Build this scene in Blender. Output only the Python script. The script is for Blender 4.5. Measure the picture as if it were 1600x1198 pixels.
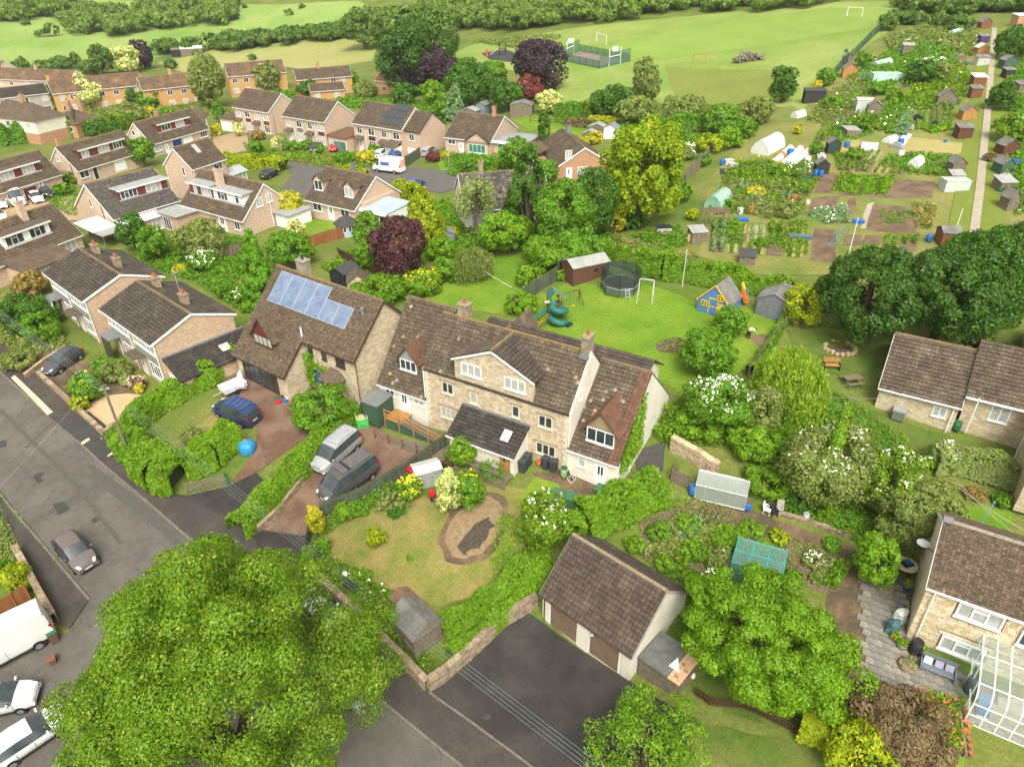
import bpy, bmesh, math, random
import numpy as np
from mathutils import Vector, Matrix
from mathutils.geometry import delaunay_2d_cdt
SC=bpy.context.scene
for _o in list(bpy.data.objects): bpy.data.objects.remove(_o)
COL=SC.collection
rnd=random.Random(7)
# ---------- camera ----------
CZ=36.0; FPX=1114.0; PITCH=math.radians(32.4); ROLL=math.radians(-0.6)
cd=bpy.data.cameras.new('camera'); cam=bpy.data.objects.new('camera',cd); COL.objects.link(cam); SC.camera=cam
cd.sensor_width=36; cd.lens=FPX/1600*36; cd.clip_start=.5; cd.clip_end=3000
# ---------- sky, sun, exposure ----------
SUN_EL=math.radians(52); SUN_AZ=math.radians(174)     # azimuth clockwise from +Y: bright veil of cloud behind the camera's back
wd=bpy.data.worlds.new('World'); SC.world=wd; wd.use_nodes=True
nt=wd.node_tree; nt.nodes.clear()
sk=nt.nodes.new('ShaderNodeTexSky'); sk.sky_type='NISHITA'; sk.sun_disc=False; sk.sun_elevation=SUN_EL; sk.sun_rotation=SUN_AZ
sk.air_density=.7; sk.dust_density=4.5; sk.ozone_density=.6
hs=nt.nodes.new('ShaderNodeHueSaturation'); hs.inputs['Saturation'].default_value=.16    # overcast: the cloud layer greys the blue
bg=nt.nodes.new('ShaderNodeBackground'); bg.inputs['Strength'].default_value=.15
wo=nt.nodes.new('ShaderNodeOutputWorld')
nt.links.new(sk.outputs[0],hs.inputs['Color']); wt=nt.nodes.new('ShaderNodeVectorMath'); wt.operation='MULTIPLY'; wt.inputs[1].default_value=(1.02,1.,.93)   # camera's cloudy white balance
nt.links.new(hs.outputs[0],wt.inputs[0]); nt.links.new(wt.outputs[0],bg.inputs[0]); nt.links.new(bg.outputs[0],wo.inputs[0])
sl=bpy.data.lights.new('sun','SUN'); so=bpy.data.objects.new('sun',sl); COL.objects.link(so)
sl.energy=1.15; sl.angle=math.radians(24); sl.color=(1,.96,.88)
_sd=Vector((math.sin(SUN_AZ)*math.cos(SUN_EL),math.cos(SUN_AZ)*math.cos(SUN_EL),math.sin(SUN_EL)))
so.rotation_euler=_sd.to_track_quat('Z','Y').to_euler()
SC.view_settings.view_transform='Standard'; SC.view_settings.look='None'; SC.view_settings.gamma=1
SC.view_settings.use_curve_mapping=False
SC.view_settings.exposure=1.05
SC.render.engine='CYCLES'
SC.cycles.max_bounces=6; SC.cycles.diffuse_bounces=3; SC.cycles.glossy_bounces=2; SC.cycles.transparent_max_bounces=12; SC.cycles.volume_bounces=0
SC.cycles.use_denoising=True
# ---------- view geometry of the photograph ----------
_cp,_sp=math.cos(PITCH),math.sin(PITCH)
_fw=np.array([0,_cp,-_sp]); _rt=np.array([1.,0,0]); _up=np.array([0,_sp,_cp])
_rr=math.cos(ROLL)*_rt+math.sin(ROLL)*_up; _uu=-math.sin(ROLL)*_rt+math.cos(ROLL)*_up
CAM=np.array([0,0,CZ])
def ray(px,py): return _fw+_rr*((px-800)/FPX)-_uu*((py-599)/FPX)
def W(px,py,z):
    d=ray(px,py); t=(z-CZ)/d[2]; return CAM+d*t
def proj(P):
    P=np.atleast_2d(P)-CAM; d=P@_fw
    return np.stack([800+FPX*(P@_rr)/d,599-FPX*(P@_uu)/d],1)
# ---------- terrain: heights known at places, smooth in between ----------
TP=[(650,1150,-4.7),(848,972,-4.4),(915,1016,-4.4),(985,1066,-4.4),(900,960,-4.3),(900,1050,-4.5),(1100,1150,-3.5),(1300,1180,-2.6),(1440,1040,-2),(1560,1180,-2.3),(1300,900,-1.6),
(1500,760,-.3),(1100,780,-.8),(1200,830,-1.2),(740,840,-1.3),(560,870,-1.6),(655,955,-2.6),(600,1060,-4.2),(480,930,-3.3),(470,850,-2.7),(430,790,-1.9),
(520,730,-1.3),(600,690,-1.1),(650,695,-.95),(770,735,-.45),(690,720,-.7),(900,750,-.3),(960,765,-.4),(1030,720,.2),(450,640,-.5),(360,690,-.8),(290,765,-1.8),(200,720,-1.8),(100,700,-1.6),
(0,650,-1.2),(30,780,-2),(120,870,-2.4),(50,1050,-3.2),(0,1198,-3.6),(300,1000,-3.3),(450,1100,-4.1),(250,617,-.6),(150,545,-.4),(50,520,-.5),
(560,500,.8),(700,460,1.4),(620,400,1.2),(860,500,1.8),(1000,500,2.8),(1000,430,3.6),(1150,480,3.5),(1050,560,2.1),(1200,560,2.3),(1350,560,2.3),(1450,650,1.1),(1560,620,1.4),
(1100,360,4.7),(1150,300,6),(1300,380,5.3),(1300,300,6.8),(1475,380,6.2),(1450,250,9),(1200,230,8),(1300,180,10),(1400,120,12.5),(1540,250,9.3),(1590,350,7.2),(1545,60,16),(1590,150,12.3),
(1250,140,10),(1100,100,9),(1000,130,7),(930,100,7),(900,160,5.5),(950,70,9),(1335,28,15),(1100,30,12),(850,45,8),(700,80,2.5),(760,95,4),
(620,231,.5),(500,260,.2),(430,330,.3),(300,350,0),(200,300,-.8),(60,300,-1),(780,270,1.5),(880,290,2.5),(620,150,0),(450,140,-2),(280,170,-3.5),(100,170,-4.5),(20,110,-5.5),
(300,85,-6.5),(500,90,-3),(600,60,0),(150,60,-3),(400,40,0),(150,20,3),(20,20,4),(500,15,6),(700,10,9),(900,5,13),(1580,15,18),
(-300,300,-1),(-300,60,-5),(1900,300,10),(1900,60,18),(2000,700,2),(1900,1100,-2),(-300,1000,-4)]
_pts=np.array([list(W(a,b,z)[:2])+[z] for a,b,z in TP]+[[0,620,60],[-420,560,50],[420,520,70],[-250,640,60],[0,-40,-6],[-150,-40,-5],[150,-40,-4],[-420,150,0],[420,150,20],[250,600,70]])
_S=50.
def _phi(r2): return 0.5*r2*np.log(r2+1e-9)
def _tps(P,lam):
    X=P[:,:2]/_S; n=len(X)
    r2=((X[:,None]-X[None])**2).sum(-1)
    K=_phi(r2)+lam*np.eye(n); Q=np.c_[np.ones(n),X]
    A=np.block([[K,Q],[Q.T,np.zeros((3,3))]])
    s=np.linalg.solve(A,np.r_[P[:,2],0,0,0]); return s[:n],s[n:]
_tw,_ta=_tps(_pts,.008)
def zt(x,y):
    x=np.atleast_1d(np.asarray(x,float)); y=np.atleast_1d(np.asarray(y,float)); sh=x.shape
    X=np.stack([x.ravel(),y.ravel()],1)/_S; out=np.empty(len(X))
    C=_pts[:,:2]/_S
    for i in range(0,len(X),20000):
        B=X[i:i+20000]; r2=((B[:,None]-C[None])**2).sum(-1)
        out[i:i+20000]=_phi(r2)@_tw+_ta[0]+B@_ta[1:]
    return out.reshape(sh)
def zg(x,y): return float(zt(x,y)[0])
_TS=np.concatenate([np.arange(14,120,1.5),np.arange(120,300,4),np.arange(300,900,10)])
def Gd(px,py,h=0.):
    """where the line of sight through a place of the photograph meets the ground (h above it)"""
    d=ray(px,py); P=CAM+np.outer(_TS,d); f=P[:,2]-zt(P[:,0],P[:,1])-h
    k=np.argmax(f<0) if (f<0).any() else len(f)-1
    k=max(k,1); a,b=_TS[k-1],_TS[k]
    for _ in range(3):
        t=np.linspace(a,b,9); Q=CAM+np.outer(t,d); g=Q[:,2]-zt(Q[:,0],Q[:,1])-h
        j=np.argmax(g<0) if (g<0).any() else 8
        j=max(j,1); a,b=t[j-1],t[j]
    return CAM+d*(a+b)/2
def ppm(P): return FPX/float((np.asarray(P)-CAM)@_fw)
cam.matrix_world=Matrix(((_rr[0],_uu[0],-_fw[0],0),(_rr[1],_uu[1],-_fw[1],0),(_rr[2],_uu[2],-_fw[2],CZ),(0,0,0,1)))
# ---------- materials ----------
MT={}
def _n(t,k,**kw):
    n=t.nodes.new(k)
    for a,b in kw.items(): setattr(n,a,b)
    return n
def _mix(t,f,a,b,bt='MIX'):
    m=_n(t,'ShaderNodeMix',data_type='RGBA',blend_type=bt)
    for s,v in ((m.inputs['Factor'],f),(m.inputs['A'],a),(m.inputs['B'],b)):
        if isinstance(v,(int,float)): s.default_value=v
        elif isinstance(v,tuple): s.default_value=(*v[:3],1)
        else: t.links.new(v,s)
    return m.outputs['Result']
def _noise(t,vec,scale,detail=5,rough=.6,lo=.35,hi=.65):
    n=_n(t,'ShaderNodeTexNoise'); n.inputs['Scale'].default_value=scale; n.inputs['Detail'].default_value=detail; n.inputs['Roughness'].default_value=rough
    if vec is not None: t.links.new(vec,n.inputs['Vector'])
    r=_n(t,'ShaderNodeMapRange'); r.inputs[1].default_value=lo; r.inputs[2].default_value=hi; t.links.new(n.outputs[0],r.inputs[0])
    return r.outputs[0]
def mat(name,c1,c2=None,scale=1.,rough=.85,bump=0.,bscale=None,isl=0.,c3=None,s3=None,f3=.5,spec=.25,metal=0.,lo=.35,hi=.65,kind=None,bw=.4,bh=.2,mortar=None,gr=0.,gs=7.):
    """plain surfaces: two or three colours in noise, optional bump, per-piece variation, brick or stone bond"""
    if name in MT: return MT[name]
    m=bpy.data.materials.new(name); m.use_nodes=True; t=m.node_tree; b=t.nodes['Principled BSDF']; MT[name]=m
    b.inputs['Roughness'].default_value=rough; b.inputs['Specular IOR Level'].default_value=spec; b.inputs['Metallic'].default_value=metal
    tc=_n(t,'ShaderNodeTexCoord'); vec=tc.outputs['Object']
    c2=c2 or tuple(x*.75 for x in c1)
    col=_mix(t,_noise(t,vec,scale,lo=lo,hi=hi),c1,c2)
    if c3: col=_mix(t,_noise(t,vec,s3 or scale*.23,4,.55,f3-.12,f3+.12),col,c3)
    if gr:
        k=_noise(t,vec,gs,8,.75,.25,.75); r=_n(t,'ShaderNodeMapRange'); r.inputs[3].default_value=1-gr; r.inputs[4].default_value=1+gr; t.links.new(k,r.inputs[0])
        v=_n(t,'ShaderNodeVectorMath',operation='SCALE'); t.links.new(col,v.inputs[0]); t.links.new(r.outputs[0],v.inputs[3]); col=v.outputs[0]
    if kind=='brick':
        sp=_n(t,'ShaderNodeSeparateXYZ'); t.links.new(vec,sp.inputs[0])
        ad=_n(t,'ShaderNodeMath',operation='ADD'); t.links.new(sp.outputs[0],ad.inputs[0]); t.links.new(sp.outputs[1],ad.inputs[1])
        cb=_n(t,'ShaderNodeCombineXYZ'); t.links.new(ad.outputs[0],cb.inputs[0]); t.links.new(sp.outputs[2],cb.inputs[1])
        dn=_n(t,'ShaderNodeTexNoise'); dn.inputs['Scale'].default_value=2.2; t.links.new(cb.outputs[0],dn.inputs[0])
        mx=_n(t,'ShaderNodeVectorMath',operation='MULTIPLY_ADD'); t.links.new(dn.outputs['Color'],mx.inputs[0]); mx.inputs[1].default_value=(bw*.5,bh*.7,0) if bw>.24 else (0,0,0); t.links.new(cb.outputs[0],mx.inputs[2])
        br=_n(t,'ShaderNodeTexBrick'); t.links.new(mx.outputs[0],br.inputs['Vector'])
        br.inputs['Scale'].default_value=1; br.inputs['Brick Width'].default_value=bw; br.inputs['Row Height'].default_value=bh
        br.inputs['Mortar Size'].default_value=bh*.09; br.inputs['Mortar Smooth'].default_value=.3; br.inputs['Bias'].default_value=0
        br.inputs['Color1'].default_value=(1.12,1.1,1.08,1); br.inputs['Color2'].default_value=(.74,.72,.7,1); br.inputs['Mortar'].default_value=(*(mortar or (.62,.6,.58)),1)
        col=_mix(t,1.,col,br.outputs['Color'],'MULTIPLY')
    if isl:
        g=_n(t,'ShaderNodeNewGeometry'); r=_n(t,'ShaderNodeMapRange'); r.inputs[3].default_value=1-isl; r.inputs[4].default_value=1+isl
        t.links.new(g.outputs['Random Per Island'],r.inputs[0])
        v=_n(t,'ShaderNodeVectorMath',operation='SCALE'); t.links.new(col,v.inputs[0]); t.links.new(r.outputs[0],v.inputs[3]); col=v.outputs[0]
    t.links.new(col,b.inputs['Base Color'])
    if bump:
        bn=_noise(t,vec,bscale or scale*3,6,.65,0,1); bp=_n(t,'ShaderNodeBump'); bp.inputs['Strength'].default_value=min(1,bump); bp.inputs['Distance'].default_value=.05
        t.links.new(bn,bp.inputs['Height']); t.links.new(bp.outputs[0],b.inputs['Normal'])
    return m
def leaf(name,c1,c2,c3=None,tl=.38,f3=.72):
    """foliage: every leaf its own shade, a little light passing through"""
    if name in MT: return MT[name]
    m=bpy.data.materials.new(name); m.use_nodes=True; t=m.node_tree; t.nodes.clear(); MT[name]=m
    o=_n(t,'ShaderNodeOutputMaterial'); g=_n(t,'ShaderNodeNewGeometry'); r=g.outputs['Random Per Island']
    col=_mix(t,r,c1,c2)
    if c3:
        q=_n(t,'ShaderNodeMapRange'); q.inputs[1].default_value=f3; q.inputs[2].default_value=f3+.06; t.links.new(r,q.inputs[0]); col=_mix(t,q.outputs[0],col,c3)
    tc=_n(t,'ShaderNodeTexCoord'); k=_noise(t,tc.outputs['Object'],.9,3,.6,.3,.7)
    rr=_n(t,'ShaderNodeMapRange'); rr.inputs[3].default_value=1.4; rr.inputs[4].default_value=2.1; t.links.new(k,rr.inputs[0])
    v=_n(t,'ShaderNodeVectorMath',operation='SCALE'); t.links.new(col,v.inputs[0]); t.links.new(rr.outputs[0],v.inputs[3])
    d=_n(t,'ShaderNodeBsdfDiffuse'); tr=_n(t,'ShaderNodeBsdfTranslucent'); mx=_n(t,'ShaderNodeMixShader'); mx.inputs[0].default_value=tl
    t.links.new(v.outputs[0],d.inputs[0]); t.links.new(v.outputs[0],tr.inputs[0]); t.links.new(d.outputs[0],mx.inputs[1]); t.links.new(tr.outputs[0],mx.inputs[2])
    gl=_n(t,'ShaderNodeBsdfGlossy'); gl.inputs['Roughness'].default_value=.45; gl.inputs[0].default_value=(.9,.95,.9,1)
    m2=_n(t,'ShaderNodeMixShader'); m2.inputs[0].default_value=.014; t.links.new(mx.outputs[0],m2.inputs[1]); t.links.new(gl.outputs[0],m2.inputs[2])
    t.links.new(m2.outputs[0],o.inputs[0]); return m
def glassmat(name,tint=(.8,.9,.88),a=.75):
    """clear sheet: mostly see-through with a sky sheen"""
    if name in MT: return MT[name]
    m=bpy.data.materials.new(name); m.use_nodes=True; t=m.node_tree; t.nodes.clear(); MT[name]=m
    o=_n(t,'ShaderNodeOutputMaterial'); tp=_n(t,'ShaderNodeBsdfTransparent'); tp.inputs[0].default_value=(*tint,1)
    b=_n(t,'ShaderNodeBsdfPrincipled'); b.inputs['Base Color'].default_value=(*[.7*x for x in tint],1); b.inputs['Roughness'].default_value=.12
    mx=_n(t,'ShaderNodeMixShader'); mx.inputs[0].default_value=1-a; t.links.new(tp.outputs[0],mx.inputs[1]); t.links.new(b.outputs[0],mx.inputs[2]); t.links.new(mx.outputs[0],o.inputs[0]); return m
# ---------- mesh building ----------
class MB:
    def __init__(s): s.v=[]; s.f=[]
    def add(s,vs,fs):
        k=len(s.v); s.v+=[tuple(map(float,p)) for p in vs]; s.f+=[tuple(i+k for i in f) for f in fs]; return s
    def box(s,x0,x1,y0,y1,z0,z1):
        return s.add([(x0,y0,z0),(x1,y0,z0),(x1,y1,z0),(x0,y1,z0),(x0,y0,z1),(x1,y0,z1),(x1,y1,z1),(x0,y1,z1)],[(3,2,1,0),(4,5,6,7),(0,1,5,4),(1,2,6,5),(2,3,7,6),(3,0,4,7)])
    def obox(s,o,ax,ay,az):
        o,ax,ay,az=map(Vector,(o,ax,ay,az)); p=[o,o+ax,o+ax+ay,o+ay]; p+=[q+az for q in p]
        return s.add(p,[(3,2,1,0),(4,5,6,7),(0,1,5,4),(1,2,6,5),(2,3,7,6),(3,0,4,7)])
    def prism(s,poly,d):
        """polygon (3-D points) swept along d"""
        d=Vector(d); p=[Vector(q) for q in poly]; n=len(p)
        return s.add(p+[q+d for q in p],[tuple(range(n))[::-1],tuple(range(n,2*n))]+[(i,(i+1)%n,n+(i+1)%n,n+i) for i in range(n)])
    def tube(s,pts,rads,n=6,cap=True):
        pts=[Vector(p) for p in pts]; 
        if not hasattr(rads,'__len__'): rads=[rads]*len(pts)
        k=len(s.v); m=len(pts)
        for i,p in enumerate(pts):
            d=(pts[min(i+1,m-1)]-pts[max(i-1,0)]); d=d.normalized() if d.length>1e-9 else Vector((0,0,1))
            a=d.cross(Vector((0,0,1)) if abs(d.z)<.9 else Vector((1,0,0))).normalized(); b=d.cross(a)
            for j in range(n):
                c=math.cos(2*math.pi*j/n); e=math.sin(2*math.pi*j/n); s.v.append(tuple(p+(a*c+b*e)*rads[i]))
        for i in range(m-1):
            for j in range(n): s.f.append((k+i*n+j,k+i*n+(j+1)%n,k+(i+1)*n+(j+1)%n,k+(i+1)*n+j))
        if cap: s.f.append(tuple(k+j for j in range(n))); s.f.append(tuple(k+(m-1)*n+j for j in range(n))[::-1])
        return s
    def lathe(s,prof,n=12,o=(0,0,0)):
        k=len(s.v)
        for r,z in prof:
            for j in range(n): s.v.append((o[0]+r*math.cos(2*math.pi*j/n),o[1]+r*math.sin(2*math.pi*j/n),o[2]+z))
        for i in range(len(prof)-1):
            for j in range(n): s.f.append((k+i*n+j,k+i*n+(j+1)%n,k+(i+1)*n+(j+1)%n,k+(i+1)*n+j))
        s.f.append(tuple(k+j for j in range(n))[::-1]); s.f.append(tuple(k+(len(prof)-1)*n+j for j in range(n))); return s
    def build(s,name,m,parent=None,smooth=False,kind=None,bevel=0):
        me=bpy.data.meshes.new(name); me.from_pydata(s.v,[],s.f); me.update()
        if smooth: me.polygons.foreach_set('use_smooth',[True]*len(me.polygons))
        me.materials.append(m); return link(name,me,parent,kind)
def link(name,me,parent=None,kind=None):
    o=bpy.data.objects.new(name,me); COL.objects.link(o)
    if parent is not None: o.parent=parent
    if kind: o['kind']=kind
    return o
def quads(name,V,m,parent=None,kind=None,per=4):
    """mesh of loose faces from an (n*per,3) array"""
    V=np.ascontiguousarray(V,dtype=np.float32).reshape(-1,3); n=len(V)//per
    me=bpy.data.meshes.new(name); me.vertices.add(len(V)); me.vertices.foreach_set('co',V.ravel())
    me.loops.add(len(V)); me.loops.foreach_set('vertex_index',np.arange(len(V),dtype=np.int32))
    me.polygons.add(n); me.polygons.foreach_set('loop_start',np.arange(0,n*per,per,dtype=np.int32))
    try: me.polygons.foreach_set('loop_total',np.full(n,per,dtype=np.int32))
    except Exception: pass
    me.update(calc_edges=True); me.materials.append(m); return link(name,me,parent,kind)
def tag(o,label,cat=None,group=None,kind=None):
    o['label']=label
    if cat: o['category']=cat
    if group: o['group']=group
    if kind: o['kind']=kind
    return o
def thing(name,label,cat,loc=(0,0,0),rz=0.,group=None):
    o=bpy.data.objects.new(name,None); COL.objects.link(o); o.location=[float(q) for q in loc]; o.rotation_euler=(0,0,rz); o.empty_display_size=.3; o['kind']='thing'
    return tag(o,label,cat,group)
def dup(root,loc,rz=0.,label=None,group=None,scale=1.):
    def cp(o,par):
        c=o.copy(); COL.objects.link(c); c.parent=par
        for ch in list(o.children): cp(ch,c)
        return c
    r=cp(root,None); r.location=loc; r.rotation_euler=(0,0,rz); r.scale=(scale,)*3
    if label: r['label']=label
    if group: r['group']=group
    return r
# ---------- palette ----------
asphalt=mat('asphalt',(.112,.1,.086),(.088,.079,.069),1.6,.9,.25,40,c3=(.135,.12,.102),s3=.35,f3=.55,gr=0.22,gs=9)
footway=mat('footway_asphalt',(.085,.07,.058),(.06,.052,.046),1.2,.9,.25,40,c3=(.055,.047,.042),s3=.4,gr=0.22,gs=9)
darkasph=mat('forecourt_asphalt',(.042,.037,.034),(.03,.027,.026),.8,.82,.25,40,c3=(.06,.053,.048),s3=.3,f3=.56,gr=0.22,gs=9)
patchm=mat('asphalt_patch',(.045,.043,.042),(.06,.055,.05),2,.9,.2,40)
def cracks(m,sc=.22,w=.006,dk=.55):
    t=m.node_tree; b=t.nodes['Principled BSDF']; src=b.inputs['Base Color'].links[0].from_socket; tc=_n(t,'ShaderNodeTexCoord'); nz=_n(t,'ShaderNodeTexNoise'); nz.inputs['Scale'].default_value=1.1; nz.inputs['Detail'].default_value=6; t.links.new(tc.outputs['Object'],nz.inputs[0])
    ma=_n(t,'ShaderNodeVectorMath',operation='MULTIPLY_ADD'); t.links.new(nz.outputs['Color'],ma.inputs[0]); ma.inputs[1].default_value=(1.6,1.6,0); t.links.new(tc.outputs['Object'],ma.inputs[2])
    vo=_n(t,'ShaderNodeTexVoronoi',feature='DISTANCE_TO_EDGE'); vo.inputs['Scale'].default_value=sc; t.links.new(ma.outputs[0],vo.inputs['Vector']); r=_n(t,'ShaderNodeMapRange'); r.inputs[1].default_value=0; r.inputs[2].default_value=w; r.inputs[3].default_value=dk; r.inputs[4].default_value=1; t.links.new(vo.outputs['Distance'],r.inputs[0])
    v=_n(t,'ShaderNodeVectorMath',operation='SCALE'); t.links.new(src,v.inputs[0]); t.links.new(r.outputs[0],v.inputs[3]); t.links.new(v.outputs[0],b.inputs['Base Color'])
cracks(asphalt); cracks(footway,.35); cracks(darkasph,.16,.004,.7)
kerbm=mat('kerb_stone',(.2,.17,.13),(.13,.11,.085),3,.9,.3,30)
cream=mat('cream_paving',(.62,.52,.36),(.5,.41,.28),4,.85)
pavers=mat('red_block_paving',(.15,.083,.052),(.105,.058,.04),5,.85,.3,25,c3=(.19,.125,.085),s3=.5,gr=0.32,gs=7)
gravel=mat('gold_gravel',(.55,.4,.22),(.4,.28,.15),14,.9,.5,40,gr=0.4,gs=10)
lawn=mat('mown_lawn',(.125,.225,.014),(.09,.185,.011),.5,.95,.5,30,c3=(.175,.25,.024),s3=.18,f3=.54,gr=.42,gs=5)
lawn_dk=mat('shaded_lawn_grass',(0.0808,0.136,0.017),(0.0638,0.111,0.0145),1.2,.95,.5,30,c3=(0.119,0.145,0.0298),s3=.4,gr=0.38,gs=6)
lawn_dry=mat('dry_lawn',(.22,.19,.055),(.12,.165,.026),1.1,.95,.6,30,c3=(.29,.21,.08),s3=.4,f3=.56,gr=.5,gs=7,lo=.3,hi=.7)
meadow=mat('meadow',(.19,.275,.05),(.155,.24,.038),.12,.95,.4,6,c3=(.26,.3,.08),s3=.045,f3=.54,gr=.3,gs=1.3)
hill=mat('hill_pasture',(.18,.285,.055),(.145,.245,.042),.07,.95,.4,4,c3=(.235,.31,.08),s3=.03,gr=.3,gs=.8)
hay=mat('hay_meadow',(0.272,0.288,0.08),(0.216,0.264,0.064),.1,.95,.4,5,c3=(0.32,0.296,0.112),s3=.05,gr=0.3,gs=1.3)
rough=mat('rough_grass',(0.106,0.157,0.0213),(0.0765,0.128,0.017),.5,.95,.6,14,c3=(0.153,0.17,0.0382),s3=.16,gr=0.5,gs=4)
soil=mat('dug_soil',(.135,.088,.055),(.09,.06,.04),3,.95,.8,12,c3=(.18,.125,.08),s3=.6,gr=0.45,gs=6)
dirt=mat('trodden_earth',(.2,.135,.075),(.13,.09,.052),2.2,.95,.5,14,c3=(.085,.065,.04),s3=.6,gr=0.4,gs=5)
pathm=mat('gravel_path',(.38,.33,.25),(.31,.265,.195),1.6,.95,.3,20,gr=0.25,gs=6)
sand=mat('sandy_patch',(.27,.195,.105),(.19,.135,.075),3,.95,.5,16,gr=0.3,gs=8)
ash=mat('ash_patch',(.05,.04,.031),(.085,.068,.05),5,.95,.8,14)
slabs=mat('patio_slab',(.27,.235,.175),(.19,.165,.125),3,.9,.3,20,isl=.14,c3=(.34,.31,.25),s3=6,f3=.62)
white=mat('white_plastic',(.8,.8,.78),(.76,.76,.74),2,.45)
whitewall=mat('cream_render',(.7,.66,.56),(.62,.58,.48),.8,.9,.15,10)
glass=mat('window_glass',(.05,.065,.07),(.025,.03,.035),.7,.06,spec=.6)
curtain=mat('net_curtain',(.45,.45,.42),(.3,.32,.3),3,.5,spec=.5)
brown=mat('brown_timber',(.085,.043,.026),(.06,.032,.02),3,.7,.2,12)
lead=mat('lead_flashing',(.2,.21,.22),(.15,.155,.165),3,.6)
dark=mat('black_plastic',(.02,.022,.024),(.03,.03,.033),3,.5)
buff=mat('buff_brick',(.58,.435,.315),(.47,.34,.235),9,.9,.1,20,kind='brick',bw=.225,bh=.075,mortar=(.8,.76,.7))
pinkbrick=mat('pink_brick',(.62,.48,.375),(.5,.37,.28),9,.9,.1,20,kind='brick',bw=.225,bh=.075,mortar=(.85,.8,.75))
redbrick=mat('red_brick',(.5,.3,.185),(.39,.22,.13),9,.9,.1,20,kind='brick',bw=.225,bh=.075,mortar=(.9,.85,.8))
orange=mat('orange_brick',(.56,.34,.15),(.47,.28,.115),8,.9,.1,20,kind='brick',bw=.225,bh=.075,mortar=(.95,.9,.8))
rubble=mat('rubble_stone',(.66,.57,.43),(.52,.43,.3),2.5,.9,.5,9,kind='brick',bw=.3,bh=.14,mortar=(.52,.48,.42),c3=(.38,.28,.16),s3=1.8,f3=.64)
block=mat('cotswold_block',(.6,.52,.38),(.5,.42,.29),2.5,.9,.3,9,kind='brick',bw=.42,bh=.2,mortar=(.72,.68,.6))
rock=mat('old_stone',(.34,.265,.175),(.2,.15,.1),3,.95,.5,9,isl=.3)
dressed=mat('dressed_stone',(.66,.6,.47),(.56,.5,.38),2,.85,.1,9)
def tilemat(n,a,b,c=None,f=.62,isl=.2,s3=.7):
    a,b,c=[tuple(x*.76 for x in q) if q else q for q in (a,b,c)]; return mat(n,a,b,3.5,.9,.2,20,isl=isl,c3=c,s3=s3,f3=f,gr=.25,gs=1.1)
tile_brown=tilemat('brown_tile',(.155,.12,.085),(.11,.085,.06),(.21,.17,.115))
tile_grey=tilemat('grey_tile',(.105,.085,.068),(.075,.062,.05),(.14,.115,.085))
tile_est=tilemat('estate_tile',(.145,.108,.078),(.108,.08,.058),(.2,.14,.075),.6)
tile_dark=tilemat('dark_tile',(.075,.066,.058),(.052,.046,.041),(.11,.1,.085),.62)
tile_red=tilemat('red_tile',(.22,.115,.07),(.165,.085,.055))
tile_gar=tilemat('garage_tile',(.125,.092,.072),(.092,.068,.054),(.17,.13,.1),.64,.2)
tile_fleck=tilemat('flecked_tile',(.16,.115,.078),(.12,.085,.058),(.34,.28,.18),.7,.32,5)
under=mat('shade_dark_underlay',(.022,.018,.016),None,2)  # near-black: its colour stands in for the shade between tile courses
ridgem=mat('ridge_tile',(.2,.145,.085),(.14,.1,.065),3,.9,.3,12,c3=(.24,.16,.06),s3=.8,f3=.6)
orangelichen=mat('lichen_ridge',(.27,.17,.04),(.13,.1,.07),1.3,.95,.4,8)
timber=mat('weathered_board',(.2,.165,.115),(.14,.115,.08),3,.9,.3,12,isl=.2)
timber_or=mat('orange_board',(.42,.22,.07),(.3,.155,.05),3,.85,.2,12,isl=.2)
timber_red=mat('redwood_board',(.3,.115,.045),(.23,.085,.035),3,.85,.2,12,isl=.15)
timber_grn=mat('green_board',(.1,.115,.075),(.07,.085,.055),3,.9,.2,12,isl=.18)
felt=mat('roof_felt',(.17,.165,.15),(.12,.115,.105),2,.95,.3,20,c3=(.23,.22,.2),s3=.7)
felt_pale=mat('pale_felt',(.34,.35,.33),(.25,.26,.24),1.3,.9,.2,20)
metal=mat('galvanised_metal',(.5,.51,.5),(.4,.41,.41),2,.35,spec=.5,metal=.3)
terracotta=mat('terracotta',(.36,.13,.06),(.28,.1,.05),4,.8)
bark=mat('bark',(.14,.105,.075),(.08,.06,.045),5,.95,.6,14)
twig=mat('hedge_twigs',(.06,.085,.025),(.04,.06,.018),5,1.)
blue=mat('blue_plastic',(.03,.14,.42),(.025,.11,.34),2,.4)
green_pl=mat('green_plastic',(.03,.14,.06),(.025,.1,.05),2,.45)
# ================= GROUND =================
def grid_axis(segs):
    out=[segs[0][0]]
    for a,b,st in segs:
        n=max(1,int(round((b-a)/st))); out+=list(np.linspace(a,b,n+1)[1:])
    return np.array(out)
gx=grid_axis([(-480,-140,12),(-140,-60,2.5),(-60,60,1.2),(60,140,2.5),(140,480,12)])
gy=grid_axis([(-30,12,6),(12,100,1.2),(100,230,2.5),(230,460,6),(460,760,15)])
GX,GY=np.meshgrid(gx,gy); GZ=zt(GX,GY)
nx,ny=len(gx),len(gy)
V=np.stack([GX,GY,GZ],-1).reshape(-1,3)
i=np.arange(nx-1)[None]+np.arange(ny-1)[:,None]*nx
Fq=np.stack([i,i+1,i+nx+1,i+nx],-1).reshape(-1,4)
me=bpy.data.meshes.new('ground'); me.from_pydata(V.tolist(),[],Fq.tolist()); me.materials.append(rough); me.update()
tag(link('ground',me),'rough green grass of the hillside and garden ground',kind='structure')
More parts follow.
